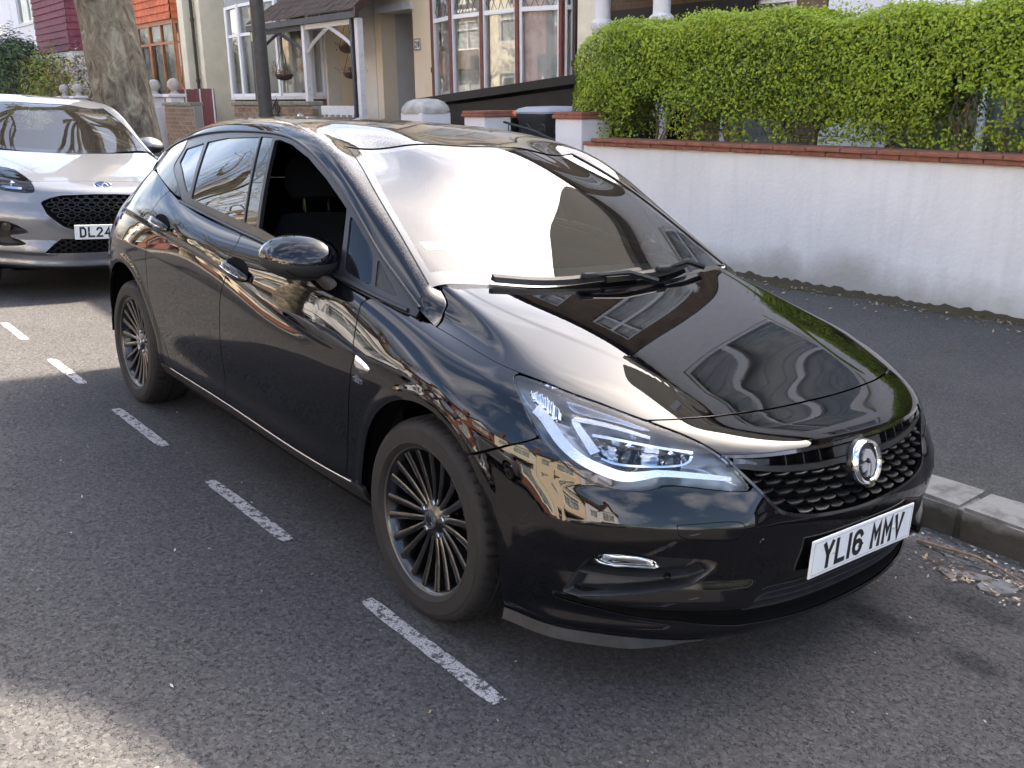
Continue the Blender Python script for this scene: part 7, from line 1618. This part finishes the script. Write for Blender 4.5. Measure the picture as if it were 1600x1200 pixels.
def grow(mb, p, d, r, L, depth, rr, knob=False):
    n = 6; pts = [p.copy()]; rad = [r]; q = p.copy()
    for k in range(n): d = (d+Vector((rr.uniform(-1, 1), rr.uniform(-1, 1), rr.uniform(-.4, .7)))*.16).normalized(); q = q+d*(L/n); pts.append(q.copy()); rad.append(r*(1-.45*(k+1)/n))
    mb.tube(pts, rad, 7 if r > .05 else 4)
    if depth == 0: return
    kids = rr.choice((3, 4)) if depth > 1 else rr.choice((4, 5, 6))
    for j in range(kids):
        t = rr.uniform(.45, 1); i = min(n, int(t*n)); a = rr.uniform(0, 6.28); _, s1, s2 = frame(d); dd = (d*rr.uniform(.35, .9)+(s1*math.cos(a)+s2*math.sin(a))*rr.uniform(.5, .9)).normalized()
        grow(mb, pts[i], dd, rad[i]*.58, L*rr.uniform(.5, .75), depth-1, rr)
def street_tree(loc, label, seed, lean=(0, 0), r0=.30, h=3.4, depth=4, detail=False):
    t = empty('plane_tree', loc); tag(t, label, 'tree', 'street plane trees'); rr = random.Random(seed)
    n = 40; rings = []; zs2 = np.linspace(-.1, h, 46)
    for z in zs2:
        cx, cy = lean[0]*z, lean[1]*z; ring = []
        fl = 1+.45*math.exp(-max(z, 0)/.22)-.10*z/h
        for k in range(n):
            a = 2*math.pi*k/n; b = .04*math.sin(3*a+z*1.3)+.025*math.sin(7*a-z*2.2)
            for (bz, ba, bs, bh) in ((1.55, 4.9, .11, .16), (2.05, 5.3, .13, .14), (1.9, 4.2, .06, .2), (2.6, 5.0, .10, .2)):
                da = (a-ba+math.pi) % (2*math.pi)-math.pi; b += bs*math.exp(-(da/.5)**2-((z-bz)/bh)**2)*(1 if detail else .6)
            ring.append((cx+r0*fl*(1+b)*math.cos(a), cy+r0*fl*(1+b)*math.sin(a), z))
        rings.append(ring)
    mb = MB(); mb.grid(rings, True); mb.build('trunk', M_BARK, t, smooth=True, angle=R(60))
    mb = MB(); top = Vector((lean[0]*h, lean[1]*h, h-.15))
    for j in range(5):
        a = 2*math.pi*j/5+rr.uniform(-.4, .4); grow(mb, top, Vector((math.cos(a)*.7, math.sin(a)*.7, .75)).normalized(), r0*.55, 2.3, depth, rr)
    o = mb.build('crown', M_BARK, t, smooth=True); o['kind'] = 'stuff'; return t
street_tree((-9.40, 1.50, pz(-9.2, 1.7)-.05), 'thick mottled plane tree trunk leaning left behind the silver car', 5, (-.115, -.065), .325, 3.6, 3, True)
t0 = street_tree((-14.0, -9.0, .1), 'bare plane tree across the street, nearest to the camera', 11, (.02, .03), .24, 2.9, 4); t0.scale = (1.4, 1.4, 1.45)
for i, (x, rz) in enumerate(((-21.0, 1.1), (-28.5, 2.7), (-36.0, 4.2))):
    t = copy_tree(t0); t.location = (x, -9.0+.1*i, .1); t.rotation_euler = (0, 0, rz); t.scale = (1.5, 1.5, 1.55); t['label'] = ('bare plane tree across the street, second from the camera', 'bare plane tree across the street, third from the camera', 'bare plane tree across the street, farthest from the camera')[i]
# ---- shrubs at far left
def shrub(name, label, loc, rad, n, size, mats, w, seed, elong=.4, stems=True, cat='shrub'):
    s = empty(name, loc); tag(s, label, cat); r = np.random.default_rng(seed); P = r.normal(0, 1, (n, 3)); P /= np.linalg.norm(P, axis=1, keepdims=True); P = P*(r.uniform(0, 1, (n, 1))**.45)
    P = P*(1+.25*vnoise(P[:, 0]*3, P[:, 1]*3, P[:, 2]*3, 1.5))[:, None]*np.array(rad)+np.array((0, 0, rad[2]*.95))
    leaves('foliage', P, P-np.array((0, 0, rad[2]*.5)), size, mats, r.choice(len(mats), n, p=w), s, seed, elong)
    if stems:
        rr = random.Random(seed); mb = MB()
        for k in range(7): grow(mb, Vector((rr.uniform(-.15, .15), rr.uniform(-.15, .15), 0)), Vector((rr.uniform(-.6, .6), rr.uniform(-.6, .6), 1)).normalized(), .028, rad[2]*1.1, 2, rr)
        o = mb.build('branches', mat('shrub_branch', (.16, .12, .09), rough=.9), s, smooth=True); o['kind'] = 'stuff'
    return s
L_PINK = mat('pale_blossom', (.50, .40, .36), rough=.7); L_BUD = mat('bronze_leaf', (.25, .19, .06), rough=.6)
shrub('flowering_shrub', 'shrub with pale blossom and bare twigs left of the tree trunk', (-24.3, 5.0, .2), (2.0, .8, 1.4), 4200, .085, [L_PINK, L_BUD, L_MID], [.5, .35, .15], 21)
shrub('bronze_shrub', 'bronze-leaved shrub between conifer and blossom at far left', (-27.6, 5.0, .2), (1.6, .8, 1.45), 9000, .10, [L_BUD, L_MID, L_DARK], [.45, .25, .3], 22)
shrub('conifer', 'dark evergreen bush at the far left edge above the silver car', (-31.6, 4.9, .2), (2.3, 1.1, 1.75), 30000, .12, [L_DARK, mat('deep_green', (.015, .03, .018), rough=.7)], [.4, .6], 23, .5, False)
# ================================================================ place the cars on the tilted carriageway
hatch.matrix_world = TILT
crossover.matrix_world = TILT@Matrix.Translation((-6.40, -.13, 0))
for i, (x, y, rz) in enumerate(((-9.4, -7.0, math.pi), (-3.6, -7.05, math.pi), (3.4, -6.95, math.pi))):
    c = copy_tree(crossover); c['label'] = ('silver car across the street mirrored in the rear door', 'silver car across the street mirrored in the front door', 'silver car across the street mirrored in the bumper corner')[i]; c['group'] = 'cars parked across the street'
    c.matrix_world = Matrix.Translation((x, y, zr(x, y)))@Matrix.Rotation(rz, 4, 'Z')
